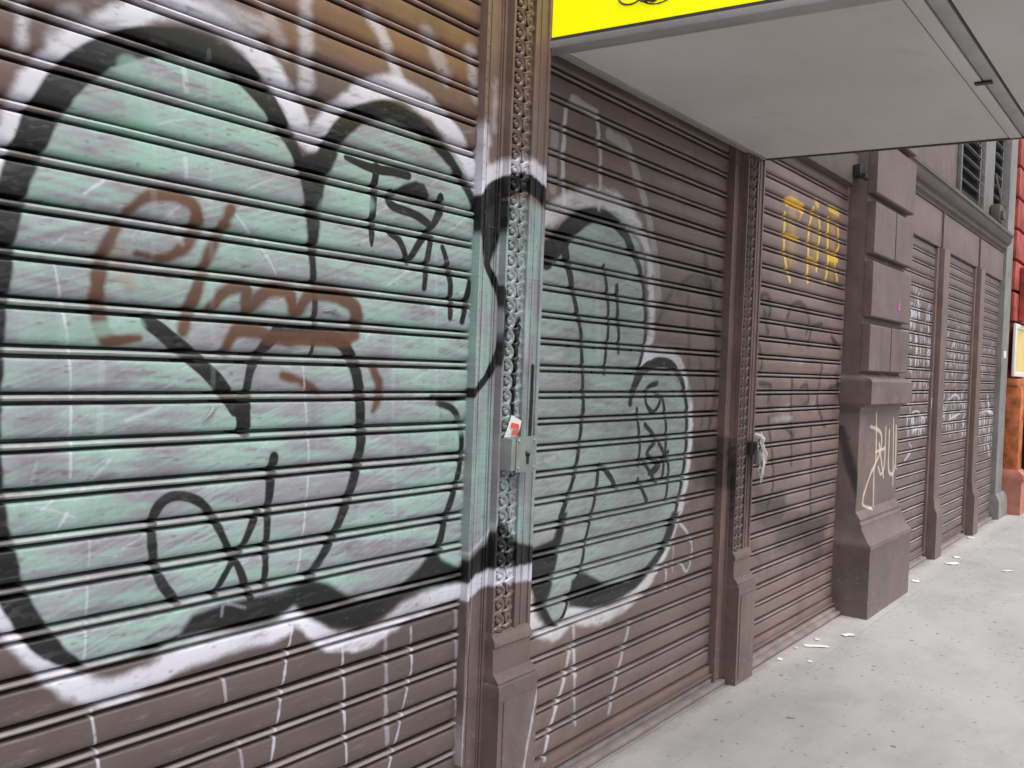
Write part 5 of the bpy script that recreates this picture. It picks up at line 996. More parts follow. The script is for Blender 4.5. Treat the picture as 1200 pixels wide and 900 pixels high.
def s2l(*c): return np.array([((v/255+.055)/1.055)**2.4 if v > 10 else v/255/12.92 for v in c])
CL = {'white': s2l(214, 213, 226), 'white2': s2l(224, 224, 228), 'black': s2l(17, 17, 19), 'mint': s2l(146, 173, 166), 'mint2': s2l(158, 178, 171),  # white2 raised to offset the darker light under the awning
      'mintpure': s2l(142, 178, 166), 'rust': s2l(88, 54, 34), 'orange': s2l(158, 104, 62), 'yellow': s2l(240, 196, 44), 'cream': s2l(205, 192, 172), 'grey': s2l(118, 112, 118)}
RNG = np.random.default_rng(3)
def vnoise(h, w, ch, cw):
    gh, gw = max(2, int(h/ch)+2), max(2, int(w/cw)+2)
    g = RNG.random((gh, gw)); y = np.linspace(0, gh-1.001, h); x = np.linspace(0, gw-1.001, w)
    yi = y.astype(int); xi = x.astype(int); fy = (y-yi)[:, None]; fx = (x-xi)[None]
    fy = fy*fy*(3-2*fy); fx = fx*fx*(3-2*fx)
    a = g[np.ix_(yi, xi)]; b = g[np.ix_(yi, xi+1)]; c = g[np.ix_(yi+1, xi)]; d = g[np.ix_(yi+1, xi+1)]
    return (a*(1-fx)+b*fx)*(1-fy)+(c*(1-fx)+d*fx)*fy
def blur(a, k):
    k = max(1, int(k))
    for ax in (0, 1):
        for _ in range(2):
            c = np.cumsum(np.pad(a, [(k+1, k) if i == ax else (0, 0) for i in (0, 1)], mode='edge'), axis=ax)
            n = a.shape[ax]
            a = (np.take(c, range(2*k+1, 2*k+1+n), axis=ax)-np.take(c, range(0, n), axis=ax))/(2*k+1)
    return a
def smooth_line(pts, ws):
    if len(pts) < 3: return pts, ws
    P = np.array(pts); Wd = np.array(ws); op = []; ow = []
    E = np.vstack([2*P[0]-P[1], P, 2*P[-1]-P[-2]])
    for i in range(len(P)-1):
        p0, p1, p2, p3 = E[i:i+4]
        for t in np.linspace(0, 1, 6)[:-1]:
            op.append(.5*(2*p1+(p2-p0)*t+(2*p0-5*p1+4*p2-p3)*t*t+(3*p1-p0-3*p2+p3)*t**3)); ow.append(Wd[i]*(1-t)+Wd[i+1]*t)
    op.append(P[-1]); ow.append(Wd[-1])
    return op, ow
def paint_layer(name, items, x0, x1, z0, z1, res, vertical=False):
    w, h = int((x1-x0)/res), int((z1-z0)/res)
    rgb = np.zeros((h, w, 3)); al = np.zeros((h, w))
    fine = vnoise(h, w, 2, 2); mid = vnoise(h, w, 9, 14); big = vnoise(h, w, 60, 60)
    # wiped, streaky roller paint: several streak fields at slightly different slants
    st = np.zeros((h, w)); shear = np.arange(w)
    for ch, cw, sl, wt in ((5, 90, .10, .40), (3, 50, -.06, .25), (9, 160, .22, .30), (2.5, 60, -.38, .42), (14, 26, .9, .15)):
        n = vnoise(h+int(abs(sl)*w)+4, w, ch, cw)
        off = (shear*abs(sl)).astype(int) if sl >= 0 else ((w-shear)*abs(sl)).astype(int)
        st += wt*n[np.arange(h)[:, None]+off[None], np.arange(w)[None]]
    st /= 1.52
    st = .5+(st-.5)*1.25
    if vertical: st = vnoise(h, w, 70, 4)*.5+vnoise(h, w, 120, 9)*.35+mid*.15
    fine2 = vnoise(h, w, 2, 40)*.6+fine*.4
    def comp(r0, r1, c0, c1, cov, col):
        A = al[r0:r1, c0:c1]; C = rgb[r0:r1, c0:c1]
        na = cov+A*(1-cov); k = (cov/np.maximum(na, 1e-5))[..., None]
        C[:] = C*(1-k)+col*k; A[:] = na
    for typ, pts, ws, col, soft, a in items:
        cc = CL[col]
        if typ == 's':
            P, Wd = smooth_line(pts, ws)
            P = np.array([((p[0]-x0)/res, (p[1]-z0)/res) for p in P]); Wd = np.array(Wd)/res; sf = max(soft/res, .6)
            mg = Wd.max()/2+sf*2+2
            c0, c1 = int(max(0, P[:, 0].min()-mg)), int(min(w, P[:, 0].max()+mg)); r0, r1 = int(max(0, P[:, 1].min()-mg)), int(min(h, P[:, 1].max()+mg))
            if c1 <= c0 or r1 <= r0: continue
            sd_ = np.full((r1-r0, c1-c0), 1e3)
            for i in range(len(P)-1):
                a0, a1 = P[i], P[i+1]; mm = max(Wd[i], Wd[i+1])/2+sf*2+2
                q0, q1 = int(max(c0, min(a0[0], a1[0])-mm)), int(min(c1, max(a0[0], a1[0])+mm)); s0, s1 = int(max(r0, min(a0[1], a1[1])-mm)), int(min(r1, max(a0[1], a1[1])+mm))
                if q1 <= q0 or s1 <= s0: continue
                X, Z = np.meshgrid(np.arange(q0, q1), np.arange(s0, s1)); dx, dz = a1-a0; L = dx*dx+dz*dz+1e-6
                t = np.clip(((X-a0[0])*dx+(Z-a0[1])*dz)/L, 0, 1)
                dd = np.hypot(X-a0[0]-t*dx, Z-a0[1]-t*dz)-(Wd[i]*(1-t)+Wd[i+1]*t)/2
                V = sd_[s0-r0:s1-r0, q0-c0:q1-c0]; np.minimum(V, dd, out=V)
            sd_ += (mid[r0:r1, c0:c1]-.5)*sf*.9
            cov = np.clip(.5-sd_/(2*sf), 0, 1); cov = cov*cov*(3-2*cov)
        else:
            P = np.array([((p[0]-x0)/res, (p[1]-z0)/res) for p in pts]); sf = soft/res
            mg = sf*3+2
            c0, c1 = int(max(0, P[:, 0].min()-mg)), int(min(w, P[:, 0].max()+mg)); r0, r1 = int(max(0, P[:, 1].min()-mg)), int(min(h, P[:, 1].max()+mg))
            if c1 <= c0 or r1 <= r0: continue
            X, Z = np.meshgrid(np.arange(c0, c1)+.5, np.arange(r0, r1)+.5); ins = np.zeros(X.shape, bool)
            for i in range(len(P)):
                (xa, za), (xb, zb) = P[i], P[(i+1) % len(P)]
                if za == zb: continue
                cr = ((za > Z) != (zb > Z)) & (X < (xb-xa)*(Z-za)/(zb-za)+xa); ins ^= cr
            cov = blur(ins.astype(float), sf)
        S_ = st[r0:r1, c0:c1]; fn = fine[r0:r1, c0:c1]; bgn = big[r0:r1, c0:c1]
        if col in ('mint', 'mint2'):
            q = np.clip((S_-.31)*2.5+(bgn-.5)*1.0, 0, 1)[..., None]
            grey = s2l(141, 140, 146); g2 = s2l(158, 162, 160) if col == 'mint2' else grey
            cc = CL[col]*q+(grey*.5+g2*.5)*(1-q)
            cc = cc*(1+.22*(fine2[r0:r1, c0:c1]-.5))[..., None]
            cov = cov*np.clip(.985-.30*np.clip((.36-S_)*6, 0, 1), 0, 1)
        elif col == 'rust': cov = cov*np.clip(1.0+.4*(fn-.5)*(cov < .9), 0, 1)
        elif col in ('white', 'white2', 'orange'):
            cov = cov*np.clip(.86+.3*(bgn-.5)+.35*(fn-.5)*(cov < .9)-.35*np.clip((.40-S_)*5, 0, 1), 0, 1)
        elif col == 'black':
            cov = cov*np.clip(.995-.06*(S_ < .40)+.4*(fn-.5)*(cov < .85), 0, 1)
        elif col == 'yellow':
            cov = cov*np.clip(.8+.5*(mid[r0:r1, c0:c1]-.3), 0, 1)
        comp(r0, r1, c0, c1, np.clip(cov*a, 0, 1), cc)
    # chips and rub marks along the slats where the metal shows again
    al *= 1-.5*np.clip((vnoise(h, w, 3, 12)-.86)*9, 0, 1)
    srgb = np.where(rgb <= .0031308, rgb*12.92, 1.055*np.maximum(rgb, 1e-6)**(1/2.4)-.055)
    px = np.dstack([srgb, al]).astype(np.float32)
    im = bpy.data.images.new(name, w, h, alpha=True); im.alpha_mode = 'CHANNEL_PACKED'
    im.pixels.foreach_set(px.ravel()); im.update(); im.pack()
    return im, (x0, z0), (x1-x0, z1-z0)

# ------------------------------------------------------------ materials
class Mat:
    def __init__(s, name, rough=.6, metal=0, spec=.4):
        s.m = bpy.data.materials.new(name); s.m.use_nodes = True; s.t = s.m.node_tree; s.n = s.t.nodes; s.l = s.t.links
        s.b = s.n['Principled BSDF']; s.b.inputs['Roughness'].default_value = rough; s.b.inputs['Metallic'].default_value = metal
        s.b.inputs['Specular IOR Level'].default_value = spec
        s.pos = s.n.new('ShaderNodeNewGeometry').outputs['Position']
    def vec(s, scale=(1, 1, 1), off=(0, 0, 0)):
        a = s.n.new('ShaderNodeVectorMath'); a.operation = 'SUBTRACT'; s.l.new(s.pos, a.inputs[0]); a.inputs[1].default_value = off
        b = s.n.new('ShaderNodeVectorMath'); b.operation = 'MULTIPLY'; s.l.new(a.outputs[0], b.inputs[0]); b.inputs[1].default_value = scale
        return b.outputs[0]
    def noise(s, scale, vecscale=(1, 1, 1), detail=4, rough=.55):
        n = s.n.new('ShaderNodeTexNoise'); n.inputs['Scale'].default_value = scale; n.inputs['Detail'].default_value = detail; n.inputs['Roughness'].default_value = rough
        s.l.new(s.vec(vecscale), n.inputs['Vector']); return n.outputs['Fac']
    def ramp(s, fac, stops):
        r = s.n.new('ShaderNodeValToRGB'); e = r.color_ramp.elements
        while len(e) < len(stops): e.new(.5)
        for el, (p, c) in zip(e, stops): el.position = p; el.color = (*c, 1) if len(c) == 3 else c
        s.l.new(fac, r.inputs[0]); return r.outputs[0]
    def mix(s, fac, a, b, mode='MIX'):
        x = s.n.new('ShaderNodeMix'); x.data_type = 'RGBA'; x.blend_type = mode
        for sock, v in ((x.inputs[0], fac), (x.inputs[6], a), (x.inputs[7], b)):
            if isinstance(v, (int, float)): sock.default_value = v
            elif isinstance(v, (tuple, list)): sock.default_value = (*v, 1)
            else: s.l.new(v, sock)
        return x.outputs[2]
    def math(s, op, a, b=0.):
        x = s.n.new('ShaderNodeMath'); x.operation = op
        for sock, v in ((x.inputs[0], a), (x.inputs[1], b)):
            if isinstance(v, (int, float)): sock.default_value = v
            else: s.l.new(v, sock)
        return x.outputs[0]
    def image(s, layer):
        im, o, sz = layer
        v = s.vec((1/sz[0], 1, 1/sz[1]), (o[0], 0, o[1]))
        sp = s.n.new('ShaderNodeSeparateXYZ'); s.l.new(v, sp.inputs[0]); cb = s.n.new('ShaderNodeCombineXYZ'); s.l.new(sp.outputs[0], cb.inputs[0]); s.l.new(sp.outputs[2], cb.inputs[1])
        t = s.n.new('ShaderNodeTexImage'); t.image = im; t.extension = 'CLIP'; t.interpolation = 'Linear'; s.l.new(cb.outputs[0], t.inputs[0])
        return t.outputs[0], t.outputs[1]
    def color(s, c):
        if isinstance(c, tuple): s.b.inputs['Base Color'].default_value = (*c, 1)
        else: s.l.new(c, s.b.inputs['Base Color'])
    def rough(s, v): s.l.new(v, s.b.inputs['Roughness'])
    def bump(s, fac, dist, strength=1):
        bn = s.n.new('ShaderNodeBump'); bn.inputs['Distance'].default_value = dist; bn.inputs['Strength'].default_value = strength
        s.l.new(fac, bn.inputs['Height']); s.l.new(bn.outputs[0], s.b.inputs['Normal'])

layer_near = paint_layer('paint_near', NEAR, .3, 6.35, -.02, 3.15, .0025)
layer_far = paint_layer('paint_far', FAR, 7.0, 12.4, .0, 3.0, .005)
layer_pil = paint_layer('paint_pilaster', PIL, 2.2, 2.8, 0, 3.1, .002, True)
layer_pier = paint_layer('paint_pier', PIER, 6.0, 7.3, .5, 1.6, .005)

def painted_metal(name, c1, c2, layer=None, rough=.5, wear=.35, streak='x', spec=.45, grime=True, worn=0, rust=.35):
    M = Mat(name, rough, 0, spec)
    n1 = M.noise(2.2, (1, 1, 1), 5); n2 = M.noise(6, (.4, 1, 2.5) if streak == 'x' else (1.5, 1.5, 1.2), 5)
    base = M.mix(M.ramp(n1, [(.3, (0, 0, 0)), (.7, (1, 1, 1))]), c1, c2)
    k = M.ramp(n2, [(.33, (.84, .84, .84)), (.67, (1.12, 1.12, 1.12))])
    base = M.mix(1, base, k, 'MULTIPLY')
    if streak == 'z':
        ru = M.noise(3.4, (1.5, 1.5, .8), 6, .7)
        base = M.mix(M.math('MULTIPLY', M.ramp(ru, [(.5, (0, 0, 0)), (.62, (1, 1, 1))]), rust), base, (.225, .115, .085))
    # dust and fine scuffs
    d = M.noise(34, (.35, 1, 1.6) if streak == 'x' else (1, 1, .8), 6, .7)
    base = M.mix(M.math('MULTIPLY', M.ramp(d, [(.56, (0, 0, 0)), (.8, (1, 1, 1))]), wear), base, (.36, .35, .35))
    if streak == 'z':
        sz = M.n.new('ShaderNodeSeparateXYZ'); M.l.new(M.pos, sz.inputs[0])
        low = M.ramp(sz.outputs[2], [(.02, (1, 1, 1)), (.42, (0, 0, 0))])
        chip = M.ramp(M.noise(55, (1, 1, 1), 4, .6), [(.64, (0, 0, 0)), (.68, (1, 1, 1))])
        spl = M.ramp(M.noise(8, (1, 1, .6), 6, .7), [(.42, (0, 0, 0)), (.62, (1, 1, 1))])
        base = M.mix(M.math('MULTIPLY', M.math('MULTIPLY', low, spl), .55), base, (.15, .145, .14))
        base = M.mix(M.math('MULTIPLY', M.math('MULTIPLY', low, chip), .8), base, (.5, .48, .46))
    if layer:
        col, a = M.image(layer)
        if worn: a = M.math('MULTIPLY', a, M.ramp(M.noise(9, (.5, 1, 1), 5, .7), [(.36, (.6,)*3), (.6, (1,)*3)]))
        base = M.mix(a, base, col)
    if worn:
        wn_ = M.ramp(M.noise(14, (.3, 1, 2), 6, .7), [(.36, (0, 0, 0)), (.66, (1, 1, 1))])
        base = M.mix(M.math('MULTIPLY', wn_, worn), base, (.62, .60, .60))
    base = M.mix(M.math('MULTIPLY', M.ramp(M.noise(50, (.3, 1, 2) if streak == 'x' else (1.2, 1.2, .7), 6, .75), [(.62, (0, 0, 0)), (.8, (1, 1, 1))]), wear*.35), base, (.34, .33, .33))
    if grime:
        g = M.noise(5, (.8, .8, .4), 6, .65)
        base = M.mix(M.math('MULTIPLY', M.ramp(g, [(.5, (0, 0, 0)), (.75, (1, 1, 1))]), .35), base, (.045, .04, .04))
    M.color(base)
    M.rough(M.ramp(n2, [(.3, (rough-.12,)*3), (.7, (rough+.15,)*3)]))
    M.bump(M.math('ADD', M.math('MULTIPLY', M.noise(16, (.5, 1, 1), 4), .3), M.noise(3.1, (.8, 1, 2.2), 2)), .0045)
    return M.m
BROWN, BROWN2 = (.122, .090, .088), (.162, .116, .110)
m_shut = painted_metal('shutter_brown_sprayed', (.088, .066, .066), (.118, .086, .083), layer_near, .42)  # brown darkened to even out the brighter light on this bay
m_shut2 = painted_metal('shutter_brown_lifted_for_shade', (0.171, 0.120, 0.111), (0.220, 0.153, 0.136), layer_near, .42)  # brown lightened to make up for the shade under the awning
m_shut3 = painted_metal('shutter_reddish_brown', (0.176, 0.124, 0.117), (0.225, 0.155, 0.140), layer_near, .42)  # redder brown, also lightened to even out light between bays
m_bead = painted_metal('bead_worn_glint_sprayed', (.15, .118, .114), (.21, .165, .158), layer_near, .36, .15, 'x', .6, False, .2)  # worn beads, base lightened to carry part of their highlight
m_bead_far = painted_metal('bead_worn_glint_far', (.24, .20, .195), (.30, .25, .245), layer_far, .35, .2, 'x', .6, False, .4)  # far beads: worn, with some of the glint put into the colour
m_shut_far = painted_metal('shutter_brown_far', (0.150, 0.108, 0.102), (0.188, 0.134, 0.126), layer_far, .45)
m_pil = painted_metal('iron_brown_sprayed', BROWN, (.18, .125, .11), layer_pil, .4, .3, 'z', rust=.15)
m_iron = painted_metal('iron_brown', (0.157, 0.109, 0.103), (0.209, 0.135, 0.120), layer_near, .42, .3, 'z')
m_iron_plain = painted_metal('iron_brown_plain', (.12, .092, .09), (.16, .115, .105), None, .45, .3, 'z')
m_iron_far = painted_metal('iron_brown_far', (0.144, 0.103, 0.095), (0.188, 0.131, 0.121), layer_far, .5, .3, 'z')
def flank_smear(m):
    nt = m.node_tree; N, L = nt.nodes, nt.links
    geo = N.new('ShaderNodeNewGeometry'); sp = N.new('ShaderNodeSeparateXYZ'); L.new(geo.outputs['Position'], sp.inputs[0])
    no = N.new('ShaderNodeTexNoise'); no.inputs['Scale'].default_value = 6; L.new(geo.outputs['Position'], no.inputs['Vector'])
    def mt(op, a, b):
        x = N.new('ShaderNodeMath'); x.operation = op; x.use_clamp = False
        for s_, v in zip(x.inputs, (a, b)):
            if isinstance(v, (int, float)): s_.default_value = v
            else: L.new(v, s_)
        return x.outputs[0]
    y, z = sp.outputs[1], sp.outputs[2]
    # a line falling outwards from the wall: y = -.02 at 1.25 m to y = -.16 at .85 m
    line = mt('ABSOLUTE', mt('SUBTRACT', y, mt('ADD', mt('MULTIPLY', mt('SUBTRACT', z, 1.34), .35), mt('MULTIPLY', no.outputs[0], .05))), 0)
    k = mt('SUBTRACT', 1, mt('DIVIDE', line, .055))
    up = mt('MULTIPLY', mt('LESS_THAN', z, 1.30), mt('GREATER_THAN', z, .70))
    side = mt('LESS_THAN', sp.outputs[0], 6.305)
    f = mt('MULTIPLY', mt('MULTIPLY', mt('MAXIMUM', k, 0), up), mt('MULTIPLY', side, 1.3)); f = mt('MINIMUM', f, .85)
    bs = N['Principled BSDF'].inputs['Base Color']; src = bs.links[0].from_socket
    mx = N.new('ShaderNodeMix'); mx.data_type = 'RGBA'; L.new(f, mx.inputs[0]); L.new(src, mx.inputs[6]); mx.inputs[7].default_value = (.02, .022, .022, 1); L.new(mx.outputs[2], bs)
m_pier = painted_metal('pier_brown', (0.140, 0.106, 0.102), (0.180, 0.134, 0.126), layer_pier, .55, .25, 'z')
flank_smear(m_pier)
m_orn = painted_metal('ornament_iron_sprayed', (.12, .09, .085), (.17, .12, .105), layer_pil, .36, .4, 'z')
m_orn2 = painted_metal('ornament_iron', (.10, .072, .070), (.15, .10, .09), None, .4, .3, 'z')
m_fascia = painted_metal('fascia_brown', (0.181, 0.134, 0.126), (0.223, 0.163, 0.155), None, .55, .2, 'z')
m_cornice = painted_metal('cornice_brown', (0.105, 0.082, 0.076), (0.140, 0.107, 0.096), None, .6, .3)
m_greycol = painted_metal('column_grey', (.215, .21, .205), (.27, .265, .26), None, .6, .25, 'z', rust=.05)
m_lock = painted_metal('lock_steel_sprayed', (.25, .275, .265), (.21, .25, .235), None, .38, .5, 'z')
m_back = painted_metal('wall_dark', (.09, .075, .07), (.11, .09, .085), None, .8, .1)

def simple(name, c, rough=.5, metal=0, var=.12, scale=8, spec=.4):
    M = Mat(name, rough, metal, spec)
    n = M.noise(scale, (1, 1, 1), 5)
    lo = tuple(v*(1-var) for v in c); hi = tuple(min(.95, v*(1+var)) for v in c)
    M.color(M.ramp(n, [(.3, lo), (.7, hi)])); M.bump(M.noise(60, (1, 1, 1), 3), .0006)
    return M.m
m_sill = simple('sill_dusty', (.21, .19, .185), .75, 0, .25, 7)
m_sill2 = simple('sill_dusty_pink', (.27, .22, .21), .75, 0, .22, 9)
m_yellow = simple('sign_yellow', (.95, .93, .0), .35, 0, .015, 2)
yb = m_yellow.node_tree.nodes['Principled BSDF']; yb.inputs['Emission Color'].default_value = (1, .97, 0, 1); yb.inputs['Emission Strength'].default_value = .38   # glow added to make the yellow brighter, no known lamp behind it
m_trim = simple('awning_trim_grey', (.40, .39, .40), .4, .2, .12)
m_trimdark = simple('awning_trim_dark', (.07, .065, .065), .5)
m_mark = simple('sign_print_dark', (.11, .07, .03), .5, 0, .3, 40)
m_mark2 = simple('sign_print_ochre', (.62, .50, .02), .5, 0, .1, 40)
m_pink = simple('sticker_pink', (.85, .06, .42), .4, 0, .05)
m_paper = simple('paper_white', (.76, .75, .73), .7, 0, .12, 30)
m_red = simple('print_red', (.62, .10, .07), .6)
m_steel = simple('padlock_steel', (.42, .42, .43), .3, .8, .1)
m_black = simple('black_iron', (.025, .024, .025), .5)
m_plastic = simple('bag_plastic', (.68, .68, .64), .35, 0, .12, 30)
m_tan = simple('tan_cloth', (.50, .36, .27), .7, 0, .15, 30)
m_redboard = simple('red_boards', (.40, .075, .06), .6, 0, .45, 6)
m_orange = simple('orange_pier', (.50, .15, .055), .65, 0, .5, 7)
m_salmon = simple('salmon_base', (.50, .20, .155), .6, 0, .2, 9)
m_amber = simple('amber_panel', (.80, .40, .06), .5, 0, .15, 5)
m_cream = simple('poster_cream', (.80, .62, .24), .5, 0, .08, 3)
m_framewhite = simple('frame_white', (.78, .77, .73), .5, 0, .06)
m_green = simple('dark_green_bin', (.018, .04, .028), .4, 0, .2)
m_glassdark = simple('dark_opening', (.015, .015, .016), .6)

def make_soffit():
    M = Mat('soffit_panel_paint', .55, 0, .3)
    n = M.noise(.9, (1, 1, 1), 3); st_ = M.noise(5, (1, 1, 1), 7, .7)
    c = M.mix(M.ramp(n, [(.35, (0, 0, 0)), (.65, (1, 1, 1))]), (.61, .565, .55), (.70, .66, .65))
    c = M.mix(M.math('MULTIPLY', M.ramp(st_, [(.56, (0, 0, 0)), (.76, (1, 1, 1))]), .3), c, (.36, .31, .28))
    dr = M.noise(2.4, (.5, 3.5, 1), 7, .72)
    c = M.mix(M.math('MULTIPLY', M.ramp(dr, [(.58, (0, 0, 0)), (.7, (1, 1, 1))]), .12), c, (.36, .32, .30))
    M.color(c); M.bump(M.noise(3, (1, 1, 1), 3), .004); return M.m
m_soffit = make_soffit()

def make_pavement():
    M = Mat('pavement_concrete', .85, 0, .25)
    big = M.noise(.55, (1, 1, 1), 5, .6); mid = M.noise(3.2, (.6, 1.6, 1), 6, .7); fine = M.noise(160, (1, 1, 1), 3, .8)
    c = M.ramp(big, [(.25, (.36, .36, .359)), (.75, (.435, .435, .434))])
    c = M.mix(1, c, M.ramp(mid, [(.25, (.92, .92, .915)), (.75, (1.06, 1.06, 1.06))]), 'MULTIPLY')
    c = M.mix(1, c, M.ramp(fine, [(.3, (.85, .85, .85)), (.7, (1.12, 1.12, 1.12))]), 'MULTIPLY')
    # trodden-in gum and dark spots
    for sc_, th, dark, off in ((9, .085, .12, 0), (14, .10, .16, 3.3), (19, .12, .20, 7.7)):
        v = M.n.new('ShaderNodeTexVoronoi'); v.inputs['Scale'].default_value = sc_; v.inputs['Randomness'].default_value = 1
        M.l.new(M.vec((1, 1, 0), (off, off, 0)), v.inputs['Vector'])
        wob = M.math('ADD', v.outputs['Distance'], M.math('MULTIPLY', M.math('SUBTRACT', M.noise(40, (1, 1, 0), 3), .5), .12))
        pick = M.n.new('ShaderNodeSeparateColor'); M.l.new(v.outputs['Color'], pick.inputs[0])
        thr = M.math('MULTIPLY', pick.outputs[0], th*1.7)
        spot = M.math('MULTIPLY', M.math('LESS_THAN', wob, thr), M.math('GREATER_THAN', pick.outputs[1], .3))
        c = M.mix(M.math('MULTIPLY', spot, .85), c, (dark, dark, dark))
    # washed-out paint drips near the building foot
    sp = M.n.new('ShaderNodeSeparateXYZ'); M.l.new(M.pos, sp.inputs[0])
    band = M.math('MULTIPLY', M.ramp(M.math('ADD', M.math('MULTIPLY', M.math('ADD', sp.outputs[1], .30), 2.2), M.math('MULTIPLY', mid, .55)), [(.34, (0, 0, 0)), (.62, (1, 1, 1))]), .5)
    c = M.mix(band, c, (.52, .465, .455))
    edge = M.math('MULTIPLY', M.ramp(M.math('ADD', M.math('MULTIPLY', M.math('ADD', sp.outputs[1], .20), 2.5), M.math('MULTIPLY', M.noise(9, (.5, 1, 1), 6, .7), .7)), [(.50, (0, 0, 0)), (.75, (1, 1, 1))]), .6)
    stain = M.math('MULTIPLY', M.ramp(M.noise(1.7, (.7, 1.3, 1), 7, .68), [(.47, (0, 0, 0)), (.70, (1, 1, 1))]), .5)
    c = M.mix(stain, c, (.25, .247, .243))
    worn_ = M.math('MULTIPLY', M.ramp(M.noise(4.3, (1.4, .6, 1), 7, .7), [(.56, (0, 0, 0)), (.74, (1, 1, 1))]), .35)
    c = M.mix(worn_, c, (.50, .495, .485))
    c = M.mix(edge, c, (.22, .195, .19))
    M.color(c); M.bump(fine, .0012); return M.m
m_pave = make_pavement()
m_joint = simple('joint_mortar', (.40, .36, .35), .9, 0, .2, 20)
m_road = simple('asphalt', (.05, .05, .052), .9, 0, .3, 20)
m_kerb = simple('kerb_granite', (.30, .30, .30), .8, 0, .15, 30)

# ------------------------------------------------------------ the setting
tag(MB().box(-600, 600, -600, 600, -.4, -.13).build('road', m_road, smooth=0), kind='structure')
pv = MB().box(-8, 60, -4.2, -.304, -.126, 0).box(-8, 60, -.298, -.073, -.126, .001).build('sidewalk', m_pave, smooth=0)
tag(MB().box(-8, 60, -.3035, -.2985, -.126, -.002).build('pavement_joint', m_joint, smooth=0), kind='structure'); tag(pv, kind='structure')
tag(MB().box(-8, 60, -.066, .5, -.126, -.002).build('footing', m_pave, smooth=0), kind='structure')
tag(MB().box(-8, 60, -4.36, -4.204, -.126, .006, .012).build('kerb', m_kerb), kind='structure')

# ------------------------------------------------------------ shutters
PITCH, BEAD = .1019, 1.526
prof = [(0, .060), (-.0050, .060), (-.0054, .004)]
for k in range(7):
    a = math.pi*k/6
    prof.append((-.0118+.0061*math.cos(a), .004-.0085*math.sin(a)))
NB = len(prof)
prof += [(-.0182, .004), (-.0186, .060), (-.0272, .060), (-.0276, .0030), (-.0288, .0004), (-.0312, -.0022), (-.034, -.0030), (-.055, -.0036), (-.078, -.0032), (-.088, -.0020), (-.0930, .0004), (-.0960, .0036), (-.0985, .0085), (-PITCH, .060)]
def slat_mesh(L, seed):
    mb = MB(); nx = max(2, int(L/.16)); rings = []; rr = random.Random(seed); w = 0
    for i in range(nx+1):
        w = w*.6+rr.uniform(-.0011, .0011); s = rr.uniform(-.0006, .0006)
        rings.append([(L*i/nx, y+w, z+s) for z, y in prof])
    mb.loft(rings, closed=False)
    return mb
BEAD_FACES = set(range(2, NB))
def shutter(x0, x1, top, mat, bead, label, ylift=0, phase=BEAD):
    t = thing('roller_shutter', label, 'roller shutter', (x0, ylift, 0), 'rolled down steel shutters')
    protos = []; n = -14
    z = phase+n*PITCH+.0118
    i = 0
    while z < top:
        if len(protos) < 4:
            o = slat_mesh(x1-x0, int(x0*100)+i).build('slat', mat, t, 40, recalc=False)
            # faces towards the street
            if o.data.polygons[8].normal.y > 0: o.data.flip_normals()
            o.data.materials.append(bead)
            for k, p in enumerate(o.data.polygons):
                if k % (len(prof)-1) in BEAD_FACES: p.material_index = 1
            protos.append(o); o.location = (0, 0, z+PITCH)
        else:
            o = copy_obj(protos[(i*7+i//4) % 4], t, (random.uniform(-.002, .002), random.uniform(-.0015, .0015), z+PITCH+random.uniform(-.0007, .0007)))
        o.rotation_euler = (random.uniform(-.012, .012), random.uniform(-.0006, .0006), random.uniform(-.0007, .0007))
        z += PITCH; i += 1
    zb = phase-14*PITCH+.0118
    mb = MB().box(0, x1-x0, -.012, .016, zb-.046, zb-.0015, .003)
    mb.box(.01, x1-x0-.01, -.03, -.0115, zb-.046, zb-.040, .001)
    mb.build('bottom_bar', mat, t)
    return t
sh1 = shutter(-1.2, 2.36, 3.08, m_shut, m_bead, 'roller shutter nearest the camera, covered in a big mint bubble graffiti with brown scribble')
sh2 = shutter(2.60, 4.37, 2.93, m_shut2, m_bead, 'roller shutter under the yellow awning, half covered by a mint and white graffiti', .004)
sh3 = shutter(4.62, 6.275, 2.95, m_shut3, m_bead, 'brown roller shutter with yellow spray letters, between ornate pilaster and rusticated pier', .003, 1.530)
far_x = [(7.25, 8.83, 'brown far shutter right after the rusticated pier, with dense white tag marks'),
         (9.10, 10.52, 'middle one of the three far brown shutters, between the two plain pilasters'),
         (10.80, 12.03, 'farthest brown shutter, beside the grey column, with a white vertical scrawl')]
for a, b, l in far_x: shutter(a, b, 2.83, m_shut_far, m_bead_far, l, .0, 1.527)
# torn bits of metal on the first shutter
for dx, dz, ln, an in ((1.315, 1.485, .05, .9), (1.325, 1.492, .035, .7), (1.70, 1.772, .05, .15), (1.72, 1.765, .06, -.3)):
    x, z = dx+1.2, dz
    tf = MB(); tf.tube([(x-ln/2*math.cos(an), -.005, z-ln/2*math.sin(an)), (x, -.013, z), (x+ln/2*math.cos(an), -.006, z+ln/2*math.sin(an))], [.0015, .004, .0012], 5); tf.build('torn_metal_flap', m_steel, sh1)


